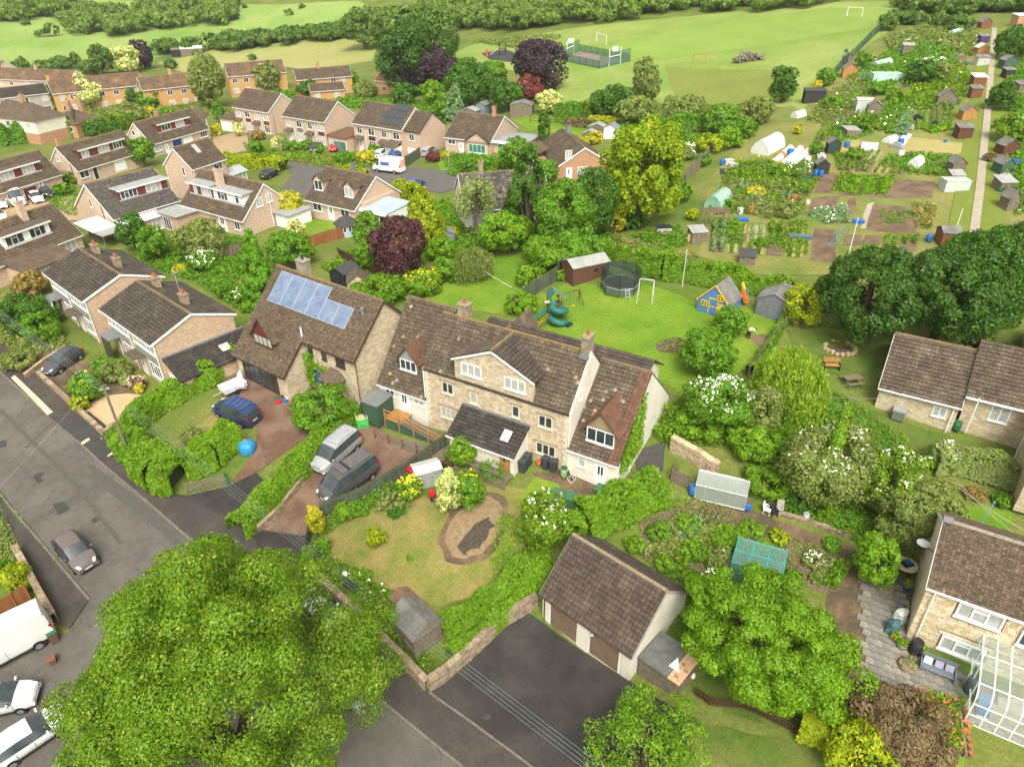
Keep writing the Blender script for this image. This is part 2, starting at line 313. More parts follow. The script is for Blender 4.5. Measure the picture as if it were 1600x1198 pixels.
# bilinear height of the built sheet, so that what lies on it never dips under
def zb(x,y):
    x=np.atleast_1d(np.asarray(x,float)); y=np.atleast_1d(np.asarray(y,float))
    a=np.clip(np.searchsorted(gx,x)-1,0,nx-2); b=np.clip(np.searchsorted(gy,y)-1,0,ny-2)
    u=(x-gx[a])/(gx[a+1]-gx[a]); v=(y-gy[b])/(gy[b+1]-gy[b])
    return GZ[b,a]*(1-u)*(1-v)+GZ[b,a+1]*u*(1-v)+GZ[b+1,a]*(1-u)*v+GZ[b+1,a+1]*u*v
def z1(x,y): return float(zb(x,y)[0])
def gp(px,py,h=0.):
    P=Gd(px,py); return Vector((P[0],P[1],z1(P[0],P[1])+h))
def resample(pts,step):
    out=[]
    for a,b in zip(pts[:-1],pts[1:]):
        n=max(1,int(math.dist(a[:2],b[:2])/step))
        out+=[tuple(a[k]+(b[k]-a[k])*i/n for k in range(2)) for i in range(n)]
    return out+[tuple(pts[-1][:2])]
_sn=[0]
def sheet(name,poly,m,off=.03,label=None,parent=None,kind='structure',step=None,wob=0.):
    """a surface laid on the ground inside a plan polygon (world x,y)"""
    P=[(p[0],p[1]) for p in poly]; xs=[p[0] for p in P]; ys=[p[1] for p in P]
    ext=max(max(xs)-min(xs),max(ys)-min(ys)); st=step or max(.7,ext/45); _sn[0]+=1; off=off+.0035*(_sn[0]%9)
    R=resample(P+[P[0]],st)[:-1]
    if wob: R=[(x+rnd.uniform(-wob,wob),y+rnd.uniform(-wob,wob)) for x,y in R]
    n=len(R); inner=[(x,y) for x in np.arange(min(xs),max(xs),st) for y in np.arange(min(ys),max(ys),st)]
    A=np.array(R); B=np.array(inner) if inner else np.zeros((0,2))
    if len(B):
        x,y=B[:,0],B[:,1]; ins=np.zeros(len(B),bool); j=n-1
        for k in range(n):
            c=((A[k,1]>y)!=(A[j,1]>y))&(x<(A[j,0]-A[k,0])*(y-A[k,1])/(A[j,1]-A[k,1]+1e-12)+A[k,0]); ins^=c; j=k
        B=B[ins]
        if len(B): B=B[(((B[:,None]-A[None])**2).sum(-1)>(st*.35)**2).all(1)]
    vs=[Vector(p) for p in R]+[Vector(p) for p in B]
    v,e,f,*_=delaunay_2d_cdt(vs,[],[list(range(n))],1,1e-5)
    X=np.array([[p.x,p.y] for p in v]); Z=zb(X[:,0],X[:,1])+off
    me=bpy.data.meshes.new(name); me.from_pydata([(a[0],a[1],z) for a,z in zip(X,Z)],[],[tuple(q) for q in f]); me.update()
    bm=bmesh.new(); bm.from_mesh(me); bmesh.ops.recalc_face_normals(bm,faces=bm.faces)
    if sum(q.normal.z for q in bm.faces)<0: bmesh.ops.reverse_faces(bm,faces=bm.faces)
    bm.to_mesh(me); bm.free(); me.materials.append(m)
    o=link(name,me,parent,kind if parent is None else None)
    if label: o['label']=label
    return o
def px(poly): return [tuple(Gd(a,b)[:2]) for a,b in poly]
def strip(pts,w):
    """plan polygon of a band of width w (or (left,right)) along world points"""
    p=[Vector(q[:2]) for q in pts]; L=[];R=[]
    wl,wr=(w if isinstance(w,tuple) else (w/2,w/2))
    for k in range(len(p)):
        d=(p[min(k+1,len(p)-1)]-p[max(k-1,0)]).normalized(); n=Vector((-d.y,d.x)); L.append(p[k]+n*wl); R.append(p[k]-n*wr)
    return [tuple(q) for q in L]+[tuple(q) for q in R[::-1]]
# --- main road, footways, kerbs
kerbR=[(-150,450),(-60,528),(20,600),(75,650),(132,700),(160,726),(237,791),(275,825),(420,946),(582,1084),(655,1144),(720,1197),(850,1305)]
kerbL=[(-120,640),(0,772),(22,800),(67,852),(105,897),(140,938)]
sheet('road',px(kerbR)+px([(600,1500),(-250,1500),(-300,1150),(-60,1010),(60,985),(105,990),(140,938),(105,897),(67,852),(22,800),(0,772),(-120,640),(-330,480)]),asphalt,.03,'patched grey asphalt street running down past the parked cars',step=1.5)
sheet('pavement',px(kerbR[1:])+px([(950,1290),(860,1222),(799,1175),(671,1082),(600,1010),(520,930),(470,870),(400,835),(330,800),(292,776),(270,774),(207,731),(187,708),(165,684),(122,643),(60,590),(0,535),(-60,480)]),footway,.13,'brown asphalt footway between the kerb and the garden walls',step=1.2)
sheet('pavement',px([(0,772),(22,800),(67,852),(105,897),(140,938),(108,985),(92,975),(48,900),(-10,800),(-80,700),(-120,640)]),footway,.13,'brown footway by the stone wall at the left edge',step=1.2)
def ribbon(name,pts,w,h,m,label,off=0.,kind='structure',parent=None):
    P=[gp(*p) for p in pts]; Q=resample([tuple(p) for p in P],1.); pl=[Vector((x,y,z1(x,y)+off)) for x,y in Q]; b=MB()
    L=strip(pl,w); n=len(pl); k=[(*L[i],pl[i].z-.25) for i in range(n)]+[(*L[2*n-1-i],pl[i].z-.25) for i in range(n)]
    vs=k+[(x,y,z+.25+h) for x,y,z in k]; fs=[]
    for i in range(n-1):
        a,b2,c,d=i,i+1,n+i+1,n+i
        fs+=[(2*n+a,2*n+d,2*n+c,2*n+b2),(a,b2,2*n+b2,2*n+a),(c,d,2*n+d,2*n+c)]
    fs+=[(0,2*n,3*n,n),(n-1,2*n-1,4*n-1,3*n-1)]
    o=b.add(vs,fs).build(name,m,parent); 
    if parent is None: tag(o,label,kind=kind)
    return o
ribbon('kerb',kerbR,.16,.145,kerbm,'long pale kerb between street and brown footway')
ribbon('kerb',kerbL,.16,.145,kerbm,'weedy kerb along the left side of the street')
ribbon('kerb',[(671,1083),(735,1128),(799,1175),(870,1228)],.14,.15,kerbm,'dark kerb edge between footway and garage forecourt')
for pl,lb in (([(82,788),(100,784),(110,795),(92,806)],'dark square repair patch in the middle of the street'),([(52,745),(60,742),(68,752),(58,756)],'small brown repair patch in the street'),([(0,690),(10,688),(10,698),(0,700)],'dark patch at the left edge of the street'),
   ([(120,650),(140,645),(195,690),(160,722),(132,698),(76,652)],'dark asphalt crossover in front of the terrace')):
    sheet('asphalt_patch',px(pl),patchm,.145 if 'crossover' in lb else .038,lb)
trench=[([(145,738),(275,838)],1.0),([(67,808),(160,755)],.6),([(140,728),(230,806),(300,870)],.5),([(0,640),(120,760),(190,850)],.35),([(40,700),(95,650)],.35)]
for k,(pl,w) in enumerate(trench):
    sheet('asphalt_trench',strip(px(pl),w),mat('trench_asphalt',(.082,.074,.066),(.095,.085,.075),2,.9,.2,40),.036+.002*k,'dark reinstated trench line in the street surface')
tact=[[(18,592),(24,588),(84,646),(75,650)],[(139,686),(146,683),(178,711),(169,716)],[(152,690),(166,683),(168,687),(155,694)],[(127,694),(139,686),(142,689),(130,697)]]
for k,pl in enumerate(tact): sheet('paving_strip',px(pl),cream,.147,['long cream paved strip along the kerb at the far left','cream paved strip near the hedge corner','short cream cross strip near the hedge corner','cream edging beside the crossover'][k])
sheet('driveway',px([(270,774),(292,776),(357,762),(400,740),(420,760),(365,815),(430,850),(407,832),(482,842),(476,900),(440,905),(330,800)][:6]+[(330,800)]),darkasph,.135,'dark asphalt apron at the gated drive')
sheet('driveway',px([(407,829),(482,839),(486,860),(480,905),(430,905),(395,840)]),darkasph,.14,'dark asphalt apron below the two vans')
sheet('driveway',px([(407,830),(470,765),(547,668),(590,668),(660,706),(697,700),(640,740),(560,785),(490,812),(482,840)]),pavers,.05,'red block paved drive holding the silver and grey vans',step=.8)
sheet('driveway',px([(352,765),(405,737),(470,690),(545,642),(562,626),(440,592),(372,560),(345,600),(352,640),(402,672),(400,700),(385,725)]),pavers,.05,'brown block paved drive in front of the solar panel house',step=.8)
sheet('forecourt',px([(671,1082),(799,1175),(960,1290),(1100,1130),(1020,1088),(984,1064),(848,973),(815,950),(780,985),(735,1022),(695,1068)]),darkasph,.06,'dark wet asphalt forecourt in front of the double garage',step=1.)
# --- estate roads and drives
sheet('estate_road',px([(435,240),(470,252),(540,258),(600,264),(650,262),(700,268),(735,285),(690,303),(640,292),(585,290),(520,282),(490,300),(462,312),(436,300),(455,275)]),mat('estate_asphalt',(.125,.115,.105),(.1,.092,.085),1,.9,.2,30),.05,'grey estate road curving between the brick houses',step=2)
sheet('driveway',px([(330,215),(385,205),(390,235),(345,245)]),mat('tan_paving',(.4,.29,.17),(.3,.21,.12),1,.9),.05,'tan drive between the chalet houses and white garage')
sheet('driveway',px([(85,305),(130,300),(128,345),(95,345)]),mat('tan_paving',(.4,.29,.17)),.05,'tan paved yard beside the brick gable')
sheet('driveway',px([(455,250),(505,240),(535,248),(505,262),(470,258)]),pavers,.055,'tan drive under the red hatchback')
sheet('driveway',px([(0,300),(60,300),(95,330),(60,350),(0,352)]),mat('tan_paving',(.4,.29,.17)),.05,'pale yard packed with white vehicles')
# --- lawns and garden surfaces
for nm,pl,m,lb in [
 ('lawn',[(795,508),(815,480),(840,462),(900,438),(950,452),(1000,440),(1080,470),(1100,478),(1170,482),(1230,505),(1195,560),(1150,585),(1060,612),(1000,582),(900,548),(830,522)],lawn,'bright green play lawn behind the stone house'),
 ('lawn',[(655,475),(690,440),(745,418),(790,398),(860,402),(872,420),(812,470),(792,492),(730,484)],lawn,'green back lawn with the weeping birch'),
 ('lawn',[(458,358),(475,343),(545,343),(548,362),(500,384),(465,384)],lawn,'small lawn in front of the chalet bungalow'),
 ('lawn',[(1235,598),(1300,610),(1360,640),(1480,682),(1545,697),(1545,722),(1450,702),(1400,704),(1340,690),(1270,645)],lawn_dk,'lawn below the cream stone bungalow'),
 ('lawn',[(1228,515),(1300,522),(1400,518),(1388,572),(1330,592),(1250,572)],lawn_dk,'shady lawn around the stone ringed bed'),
 ('lawn',[(500,820),(530,800),(600,778),(640,770),(700,790),(720,765),(790,758),(850,770),(870,800),(800,870),(740,935),(690,948),(640,935),(570,905),(515,870)],lawn_dry,'dry yellowing front lawn with the sandy oval'),
 ('lawn',[(808,778),(838,745),(876,758),(850,795)],lawn,'small green lawn beside the wheelie bins'),
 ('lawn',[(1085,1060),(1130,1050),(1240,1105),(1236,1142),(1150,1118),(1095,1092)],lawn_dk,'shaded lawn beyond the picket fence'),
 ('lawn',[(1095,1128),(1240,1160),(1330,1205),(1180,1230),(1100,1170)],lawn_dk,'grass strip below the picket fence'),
 ('lawn',[(1482,788),(1582,798),(1574,845),(1478,818)],lawn,'square lawn behind the bottom right house'),
 ('lawn',[(1490,1085),(1515,1065),(1530,1100),(1500,1205),(1450,1205)],lawn,'grass sliver beside the conservatory'),
 ('lawn',[(262,695),(300,672),(348,638),(352,680),(330,704),(290,710)],lawn_dry,'small dry lawn inside the hedge by the blue van'),
 ('lawn',[(800,190),(830,178),(920,196),(905,212),(830,205)],lawn,'back lawn with the post and rail fence'),
 ('lawn',[(683,252),(715,248),(725,268),(690,270)],lawn,'small front lawn of the far bungalow'),
 ('lawn',[(455,242),(480,236),(495,238),(465,248)],lawn,'tiny front lawn of the semi'),
 ('patio',[(1290,930),(1330,880),(1365,890),(1420,930),(1412,1005),(1500,1050),(1560,1075),(1560,1100),(1480,1080),(1470,1205),(1420,1205),(1380,1090),(1300,1080)],dirt,'gritty bed under the patio slabs'),
 ('garden_path',[(1080,770),(1180,800),(1350,860),(1345,885),(1240,855),(1150,818),(1075,790)],dirt,'brown earth path past the greenhouse'),
 ('garden_bed',[(1000,815),(1090,780),(1180,830),(1160,900),(1060,895),(1000,870)],soil,'dark soil bed of the kitchen garden'),
 ('garden_bed',[(1140,880),(1240,850),(1330,880),(1300,930),(1220,905)],soil,'soil bed around the fruit cage'),
 ('terrace',[(828,740),(880,735),(965,765),(960,785),(870,768)],dirt,'brown path along the white cottage wall'),
 ('yard',[(988,705),(1040,690),(1035,740),(995,735)],mat('wet_yard',(.05,.046,.04),(.075,.068,.06),2,.7),'dark wet yard beside the white gable'),
 ('gravel_garden',[(128,640),(160,618),(215,605),(225,630),(195,650),(172,680)],gravel,'gold gravel front garden of the brick terrace'),
 ('front_garden',[(60,590),(120,560),(200,590),(225,615),(160,618),(125,640)],dirt,'planted front garden of the brick terrace'),
 ('driveway',[(40,570),(85,545),(120,555),(100,590),(70,592)],mat('tan_block',(.17,.12,.085),(.125,.09,.062),3,.9,.3,20),'brown drive under the dark hatchback'),
 ]:
    sheet(nm,px(pl),m,.035 if nm!='driveway' else .04,lb,wob=.12 if m in (lawn,lawn_dry,lawn_dk,dirt,soil) else 0)
c=Gd(742,822); cx,cy=c[0],c[1]
def oval(cx,cy,a,b,ang,n=26,j=.06): 
    return [(cx+math.cos(t)*a*(1+rnd.uniform(-j,j))*math.cos(ang)-math.sin(t)*b*math.sin(ang),cy+math.cos(t)*a*math.sin(ang)+math.sin(t)*b*(1+rnd.uniform(-j,j))*math.cos(ang)) for t in np.linspace(0,2*math.pi,n,False)]
sheet('worn_edge',oval(cx,cy,3.45,2.2,1.05,j=.14),dirt,.045,'dark worn rim around the sandy oval',step=.5)
sheet('sandy_oval',oval(cx,cy,2.95,1.75,1.05),sand,.06,'pale sandy oval in the dry front lawn',step=.4,wob=.12)
c2=Gd(744,838); sheet('ash_patch',oval(c2[0],c2[1],1.9,.62,1.0,j=.35),ash,.075,'black ash patch inside the sandy oval',step=.3,wob=.12)
# --- fields
sheet('playing_field',px([(700,86),(740,70),(850,52),(1000,33),(1150,18),(1250,4),(1430,2),(1520,14),(1400,42),(1300,112),(1255,172),(1150,162),(1050,168),(960,142),(880,170),(815,155),(862,122),(740,102)]),meadow,.06,'wide mown playing field on the rise behind the houses',step=5)
mown=mat('mown_stripe',(.205,.295,.052),(.175,.26,.042),.1,.95,.3,5)
sheet('mown_area',px([(985,62),(1180,28),(1300,12),(1400,20),(1340,48),(1180,75),(1020,95),(930,82)]),mown,.1,'closer mown goal area of the playing field',step=5)
sheet('hay_field',px([(245,98),(330,79),(450,66),(540,58),(588,74),(582,96),(480,110),(400,97),(300,118)]),hay,.06,'pale hay meadow below the dark hedgerow',step=6)
sheet('pasture',px([(-150,130),(0,112),(110,104),(240,92),(330,74),(460,60),(560,38),(575,10),(560,2),(300,1),(-100,1)]),hill,.06,'green pasture on the opposite hillside',step=8)
sheet('worn_grass',px([(1040,105),(1200,110),(1250,140),(1150,165),(1060,165)]),mat('yellowing_grass',(.18,.21,.042),(.15,.19,.033),.1,.95,gr=.3,gs=1.5),.1,'yellowing rough corner of the field',step=3)
sheet('court_floor',px([(878,93),(905,80),(984,96),(935,106)]),mat('court_tarmac',(.25,.2,.16),(.17,.14,.12),.4,.9),.1,'brown tarmac floor of the fenced ball court',step=2)
sheet('play_area',px([(752,84),(790,78),(815,88),(800,98),(765,94)]),patchm,.1,'dark rubber floor of the far playground',step=2)
# --- allotment land
sheet('allotment_ground',px([(1090,400),(1110,340),(1100,290),(1180,200),(1290,125),(1380,50),(1545,42),(1640,60),(1700,330),(1600,400),(1520,385),(1290,430),(1180,430)]),mat('allotment_grass',(.15,.18,.035),(.11,.15,.025),.6,.95,.5,12,c3=(.21,.2,.06),s3=.2,gr=.4,gs=4),.03,'trodden grass ground of the allotments',step=2)
pth=px([(1519,380),(1524,345),(1530,300),(1537,230),(1544,160),(1550,90),(1553,45)])
sheet('grass_verge',strip(pth,5.2),mat('verge_grass',(.16,.2,.03),(.13,.17,.025),.5,.95,.4,14),.1,'mown verge on both sides of the allotment path',step=1.5)
sheet('allotment_path',strip(pth,.95),pathm,.2,'straight pale gravel path through the allotments',step=.8)
for p_,lb in (((62,742),'round iron drain cover near the small repair patch'),((150,812),'round iron drain cover beside the trench line'),((250,905),'round iron drain cover near the lime tree'),((760,1120),'square drain cover on the forecourt')):
    q=gp(*p_); o=MB().lathe([(.32,0),(.32,.03)],14 if 'round' in lb else 4).build('drain_cover',mat('cast_iron',(.05,.042,.036),(.08,.065,.055),6,.6)); o.location=(q.x,q.y,q.z+.055); tag(o,lb,'drain cover')
# ================= BUILDINGS =================
def tiles(parent,p0,eu,es,Lu,Ls,m,tw=.3,tg=.33,detail=1,keep=None,name='roof_tiles',lift=.02,seed=1):
    """courses of separate tiles on a slope: p0 eaves-left corner, eu along the eaves, es up the slope"""
    p0,eu,es=Vector(p0),Vector(eu).normalized(),Vector(es).normalized(); n=eu.cross(es).normalized()
    nu=max(1,int(round(Lu/tw))); ns=max(1,int(round(Ls/tg))); tw=Lu/nu; tg=Ls/ns; r=np.random.RandomState(seed)
    J,I=np.meshgrid(np.arange(ns),np.arange(nu),indexing='ij'); U=(I+(.5*(J%2) if detail==3 else 0)).ravel()*tw; S=J.ravel()*tg
    if keep is not None:
        k=np.array([keep(u+tw/2,s+tg/2) for u,s in zip(U,S)]); U,S=U[k],S[k]
    gap=.17*tg; N=len(U); jit=r.normal(0,.006,(N,1))  # open slot shows the dark slab as a painted shadow line under each course
    if detail==2:
        pu=np.array([.035,.36,.44,.6,.68,.965])*tw; ph=np.array([0,0,.035,.035,0,0])
    else:
        pu=np.array([.03,.97])*tw; ph=np.array([0,0.])
    q=len(pu); lo=np.stack([U[:,None]+pu[None],np.repeat((S-.02)[:,None],q,1)+jit,ph[None]+.055+lift+np.abs(jit)],-1)
    hi=np.stack([U[:,None]+pu[None],np.repeat((S+tg-gap)[:,None],q,1),np.repeat(ph[None]+.03+lift,N,0)],-1)
    dn=lo.copy(); dn[...,2]=0.
    P=np.concatenate([dn,lo,hi],1); B=np.array([list(eu),list(es),list(n)]); P=P@B+np.array(p0)
    k=np.arange(q-1); f=np.concatenate([np.stack([k,k+1,q+k+1,q+k],1),np.stack([q+k,q+k+1,2*q+k+1,2*q+k],1)])
    F=(f[None]+(np.arange(N)*3*q)[:,None,None]).reshape(-1,4)
    me=bpy.data.meshes.new(name); me.from_pydata(P.reshape(-1,3).tolist(),[],F.tolist()); me.materials.append(m); me.update()
    return link(name,me,parent,'stuff')
FACE={'f':((1,0),(0,-1)),'r':((0,1),(1,0)),'b':((-1,0),(0,1)),'l':((0,-1),(-1,0))}
def window(parent,o,r,w,h,n=2,frame=None,pane=None,sill=True,top=False,fw=.07,name='window',dep=.05):
    """o: lower-left corner on the wall (local), r: direction to the right seen from outside"""
    frame=frame or white; pane=pane or glass; o=Vector(o); r=Vector((*r,0)).normalized(); u=Vector((0,0,1)); nn=Vector((r.y,-r.x,0)); b=MB()
    def bar(a,b0,c,d,t=dep): b.obox(o+r*a+u*b0-nn*.02,r*(c-a),u*(d-b0),nn*(t+.02))
    bar(0,0,w,fw); bar(0,h-fw,w,h); bar(0,fw,fw,h-fw); bar(w-fw,fw,w,h-fw)
    pw=(w-fw)/n
    for i in range(1,n): bar(i*pw,fw,i*pw+fw,h-fw,dep*.9)
    if top: bar(pw if n>1 else fw,h*.68,(2*pw if n>2 else w),h*.68+fw,dep*.8)
    f=b.build(name,frame,parent)
    for i in range(n):
        MB().obox(o+r*(i*pw+fw)+u*fw+nn*.008,r*(pw-fw),u*(h-2*fw),nn*.008).build('pane',pane if pane is not glass or (int(o.x*37+o.z*91)%5)>1 else curtain,f)
    if sill: MB().obox(o-r*.06-u*.09-nn*.02,r*(w+.12),u*.08,nn*(dep+.09)).build('sill',frame,f)
    return f
def door(parent,o,r,w,h,m=None,lights=0,frame=None,handle=True):
    o=Vector(o); r=Vector((*r,0)).normalized(); u=Vector((0,0,1)); nn=Vector((r.y,-r.x,0)); frame=frame or white; b=MB()
    b.obox(o-nn*.02,r*.08,u*h,nn*.07).obox(o+r*(w-.08)-nn*.02,r*.08,u*h,nn*.07).obox(o+r*.08+u*(h-.08)-nn*.02,r*(w-.16),u*.08,nn*.07)
    d=MB().obox(o+r*.08+nn*.005,r*(w-.16),u*(h-.08),nn*.035).build('door',m or white,parent); b.build('door_frame',frame,d)
    for i in range(lights):
        x=w*(.3+.26*i) if lights>1 else w*.36
        MB().obox(o+r*x+u*h*.5+nn*.03,r*w*.17,u*h*.38,nn*.015).build('pane',glass,d)
    if handle: MB().obox(o+r*(w*.82)+u*h*.48+nn*.04,r*.03,u*.12,nn*.04).build('handle',metal,d)
    return d
def garage_door(parent,o,r,w,h,m,ribs=12,frame=None):
    o=Vector(o); r=Vector((*r,0)).normalized(); u=Vector((0,0,1)); nn=Vector((r.y,-r.x,0))
    d=MB().obox(o+nn*.005,r*w,u*h,nn*.02).build('garage_door',m,parent); b=MB()
    for i in range(ribs): b.obox(o+r*(w*(i+.2)/ribs)+u*.05+nn*.02,r*(w*.6/ribs),u*(h-.1),nn*.022)
    b.build('panel_ribs',m,d,kind=None); f=MB()
    f.obox(o-r*.07-nn*.01,r*.07,u*h,nn*.05).obox(o+r*w-nn*.01,r*.07,u*h,nn*.05).obox(o-r*.07+u*h-nn*.01,r*(w+.14),u*.07,nn*.05)
    f.build('door_frame',frame or white,d); return d
class House:
    """gabled block set out from its front eaves line: a, b = places of the eaves ends in the photograph, he = eaves height"""
    def __init__(s,name,label,a,b,he,w,h,wallm,tilem,cat='house',oe=.28,ov=.14,group=None,th=None,L=None,tw=.3,tg=.33,detail=1,back=True,ridge=None,gut=None,barge=None,zoff=0.,xy=None,z=None,base=1.3,wall=True,root=None,wb=None,hb=None):
        if xy is None:
            zz=Gd(a[0],a[1]+15)[2]
            for _ in range(6):
                A=W(*a,zz+he); B=W(*b,zz+he); zz=.5*(zg(A[0],A[1])+zg(B[0],B[1]))+zoff
            th=math.atan2(B[1]-A[1],B[0]-A[0]) if th is None else th; L=L or math.dist(A[:2],B[:2]); xy=A[:2]; z=zz
        s.L,s.he,s.w,s.h,s.oe,s.ov,s.th,s.sl=L,he,w,h,oe,ov,th,h/w; s.xy=np.array(xy[:2]); s.z=z
        s.root=root or thing(name,label,cat,(xy[0],xy[1],z),th,group); R=s.root
        s.u=np.array([math.cos(th),math.sin(th),0]); s.v=np.array([-math.sin(th),math.cos(th),0]); s.o=np.array([xy[0],xy[1],z])
        wb=wb or w; hb=hb if hb is not None else h; s.wb=wb; s.D=w+wb
        x0,x1,y0,y1=ov,L-ov,oe,w+wb-oe; s.x0,s.x1,s.y0,s.y1=x0,x1,y0,y1
        eb=he+h-hb
        if wall:
            sb=hb/wb; pts=[(x0,y0,-base),(x0,y0,he+oe*s.sl-.06),(x0,w,he+h-.07),(x0,y1,eb+oe*sb-.06),(x0,y1,-base)]
            MB().prism(pts,(x1-x0,0,0)).build('wall',wallm,R)
        nf=Vector((0,-h,w)).normalized(); nb=Vector((0,hb,wb)).normalized(); t=.1
        rf=MB().obox((0,0,he),(L,0,0),(0,w,h),-nf*t).build('roof',under,R); rb=MB().obox((0,w+wb,eb),(0,-wb,hb),(L,0,0),-nb*t).build('roof',under if back else tilem,R)
        s.rf,s.rb=rf,rb
        tiles(rf,(0,0,he),(1,0,0),(0,w,h),L,math.hypot(w,h),tilem,tw,tg,detail)
        if back: tiles(rb,(L,w+wb,eb),(-1,0,0),(0,-wb,hb),L,math.hypot(wb,hb),tilem,tw,tg,min(detail,1) if detail!=3 else 3)
        n=max(2,int(L/.45)); b_=MB()
        for i in range(n): b_.tube([(L*i/n,w,he+h+.0),(L*(i+1)/n-.015,w,he+h+.005)],[.13,.14],7)
        b_.build('ridge_tiles',ridge or ridgem,R)
        if gut is not False: MB().box(0,L,-.1,.02,he-.14,he-.02).build('gutter',gut or white,R)
        bm_=barge if barge is not None else white
        if bm_:
            for xx in (-.03,L-.01):
                MB().prism([(xx,-.02,he-.2),(xx,w,he+h-.2),(xx,w,he+h+.03),(xx,-.02,he+.03)],(.04,0,0)).prism([(xx,w+wb,eb-.2),(xx,w,he+h-.2),(xx,w,he+h+.03),(xx,w+wb,eb+.03)],(.04,0,0)).build('bargeboard',bm_,R)
    def loc(s,P): d=np.asarray(P)-s.o; return np.array([d@s.u,d@s.v,d[2]])
    def on(s,face,p,y=None):
        """place of the photograph -> (along, height) on the plane of a wall"""
        d=ray(*p); ll=s.loc(CAM); dl=np.array([d@s.u,d@s.v,d[2]])
        if face in 'fb': t=((y if y is not None else (s.y0 if face=='f' else s.y1))-ll[1])/dl[1]
        else: t=((y if y is not None else (s.x1 if face=='r' else s.x0))-ll[0])/dl[0]
        return ll+dl*t
    def sl_at(s,p):
        """place of the photograph -> point on the front roof slope"""
        d=ray(*p); ll=s.loc(CAM); dl=np.array([d@s.u,d@s.v,d[2]]); n=np.array([0,-s.h,s.w]); k=np.array([0,0,s.he])
        t=((k-ll)@n)/(dl@n); return ll+dl*t
    def orig(s,face,pos,z,w,h,y=None):
        r=FACE[face][0]
        if face=='f': o=(pos-w/2,(s.y0 if y is None else y),z-h/2)
        elif face=='b': o=(pos+w/2,s.y1,z-h/2)
        elif face=='r': o=((s.x1 if y is None else y),pos-w/2,z-h/2)
        else: o=((s.x0 if y is None else y),pos+w/2,z-h/2)
        return o,r
    def win(s,face,p,w,h,n=2,y=None,**k):
        q=s.on(face,p,y); o,r=s.orig(face,q[0] if face in 'fb' else q[1],q[2],w,h,y); return window(s.root,o,r,w,h,n,**k)
    def door(s,face,p,w=.95,h=2.05,y=None,**k):
        q=s.on(face,p,y); o,r=s.orig(face,q[0] if face in 'fb' else q[1],q[2],w,h,y); return door(s.root,o,r,w,h,**k)
    def gar(s,face,p,w=2.2,h=2.0,y=None,m=None,**k):
        q=s.on(face,p,y); o,r=s.orig(face,q[0] if face in 'fb' else q[1],q[2],w,h,y); return garage_door(s.root,o,r,w,h,m or white,**k)
    def chimney(s,x,y,zb,zt_,wx=.7,wy=.6,m=None,pots=1,potm=None):
        c=MB().box(x-wx/2,x+wx/2,y-wy/2,y+wy/2,zb,zt_).box(x-wx/2-.06,x+wx/2+.06,y-wy/2-.06,y+wy/2+.06,zt_,zt_+.12).build('chimney',m or redbrick,s.root); c.parent=s.root
        for i in range(pots): MB().lathe([(.13,0),(.11,.1),(.1,.38),(.13,.42)],9,(x+(i-(pots-1)/2)*.36,y,zt_+.12)).build('chimney_pot',potm or terracotta,c)
        MB().box(x-wx/2-.08,x+wx/2+.08,y-wy/2-.12,y-wy/2+.05,zb+.0,zb+.35).build('flashing',lead,c); return c
    def box_dormer(s,x0,x1,yd,hz,m,wins=(),roofm=None,side=None,pitch=0.):
        zs=s.he+yd*s.sl; zt_=zs+hz; yb=min(s.w,(zt_-s.he)/s.sl+.15)
        d=MB().box(x0,x1,yd,yb,zs-.25,zt_).build('dormer',m,s.root)
        MB().box(x0-.25,x1+.25,yd-.3,yb+.1,zt_,zt_+.13).build('dormer_roof',roofm or felt_pale,d)
        MB().box(x0-.26,x1+.26,yd-.33,yd-.3,zt_-.1,zt_+.12).build('fascia',white,d)
        MB().box(x0-.1,x1+.1,yd-.12,yd-.0,zs-.1,zs+.03).build('apron',white,d)
        for x,w,n in wins: window(d,(x-w/2,yd,zs+.12),(1,0),w,hz-.3,n,sill=False,top=True)
        return d
    def gable_dormer(s,x0,x1,yd,hz,rise,m,roofm,nwin=3,frame=None,cheek=None,over=.2,win=True,tw=.2):
        zs=s.he+yd*s.sl; ze=zs+hz; xm=(x0+x1)/2; zr=ze+rise; yb=(ze-s.he)/s.sl; yr=(zr-s.he)/s.sl
        d=MB().prism([(x0,yd,zs-.2),(x1,yd,zs-.2),(x1,yd,ze),(xm,yd,zr-.05),(x0,yd,ze)],(0,yb-yd,0)).build('dormer',m,s.root)
        k=over*rise/((x1-x0)/2)
        for sgn,xe in ((-1,x0-over),(1,x1+over)):
            pe=[(xe,yd-.2,ze-k),(xm,yd-.2,zr),(xm,yr,zr),(xe,(ze-k-s.he)/s.sl,ze-k)]
            up=(Vector(pe[1])-Vector(pe[0])).cross(Vector(pe[2])-Vector(pe[1])).normalized(); up=up if up.z>0 else -up
            r_=MB().prism(pe,up*.07).build('dormer_roof',roofm,d)
            eu=(0,-1,0) if sgn<0 else (0,1,0)
            o=(xe,(ze-k-s.he)/s.sl,ze-k) if sgn<0 else (xe,yd-.2,ze-k)
            wid=(x1-x0)/2+over; Lu=yr-(yd-.2); yy=(ze-k-s.he)/s.sl
            es=(wid*(1 if sgn<0 else -1),0,rise+k); Ls=math.hypot(wid,rise+k)
            base=(Vector((xe,yd-.2+Lu,ze-k)) if sgn<0 else Vector(o))+up*.07
            def keep(u,q,Lu=Lu,Ls=Ls,sgn=sgn,yy=yy):
                y=(yd-.2+Lu-u) if sgn<0 else yd-.2+u
                return y<yy+(yr-yy)*q/Ls+.12
            tiles(r_,base,eu,es,Lu,Ls,roofm,tw,.25,1,keep,'dormer_tiles')
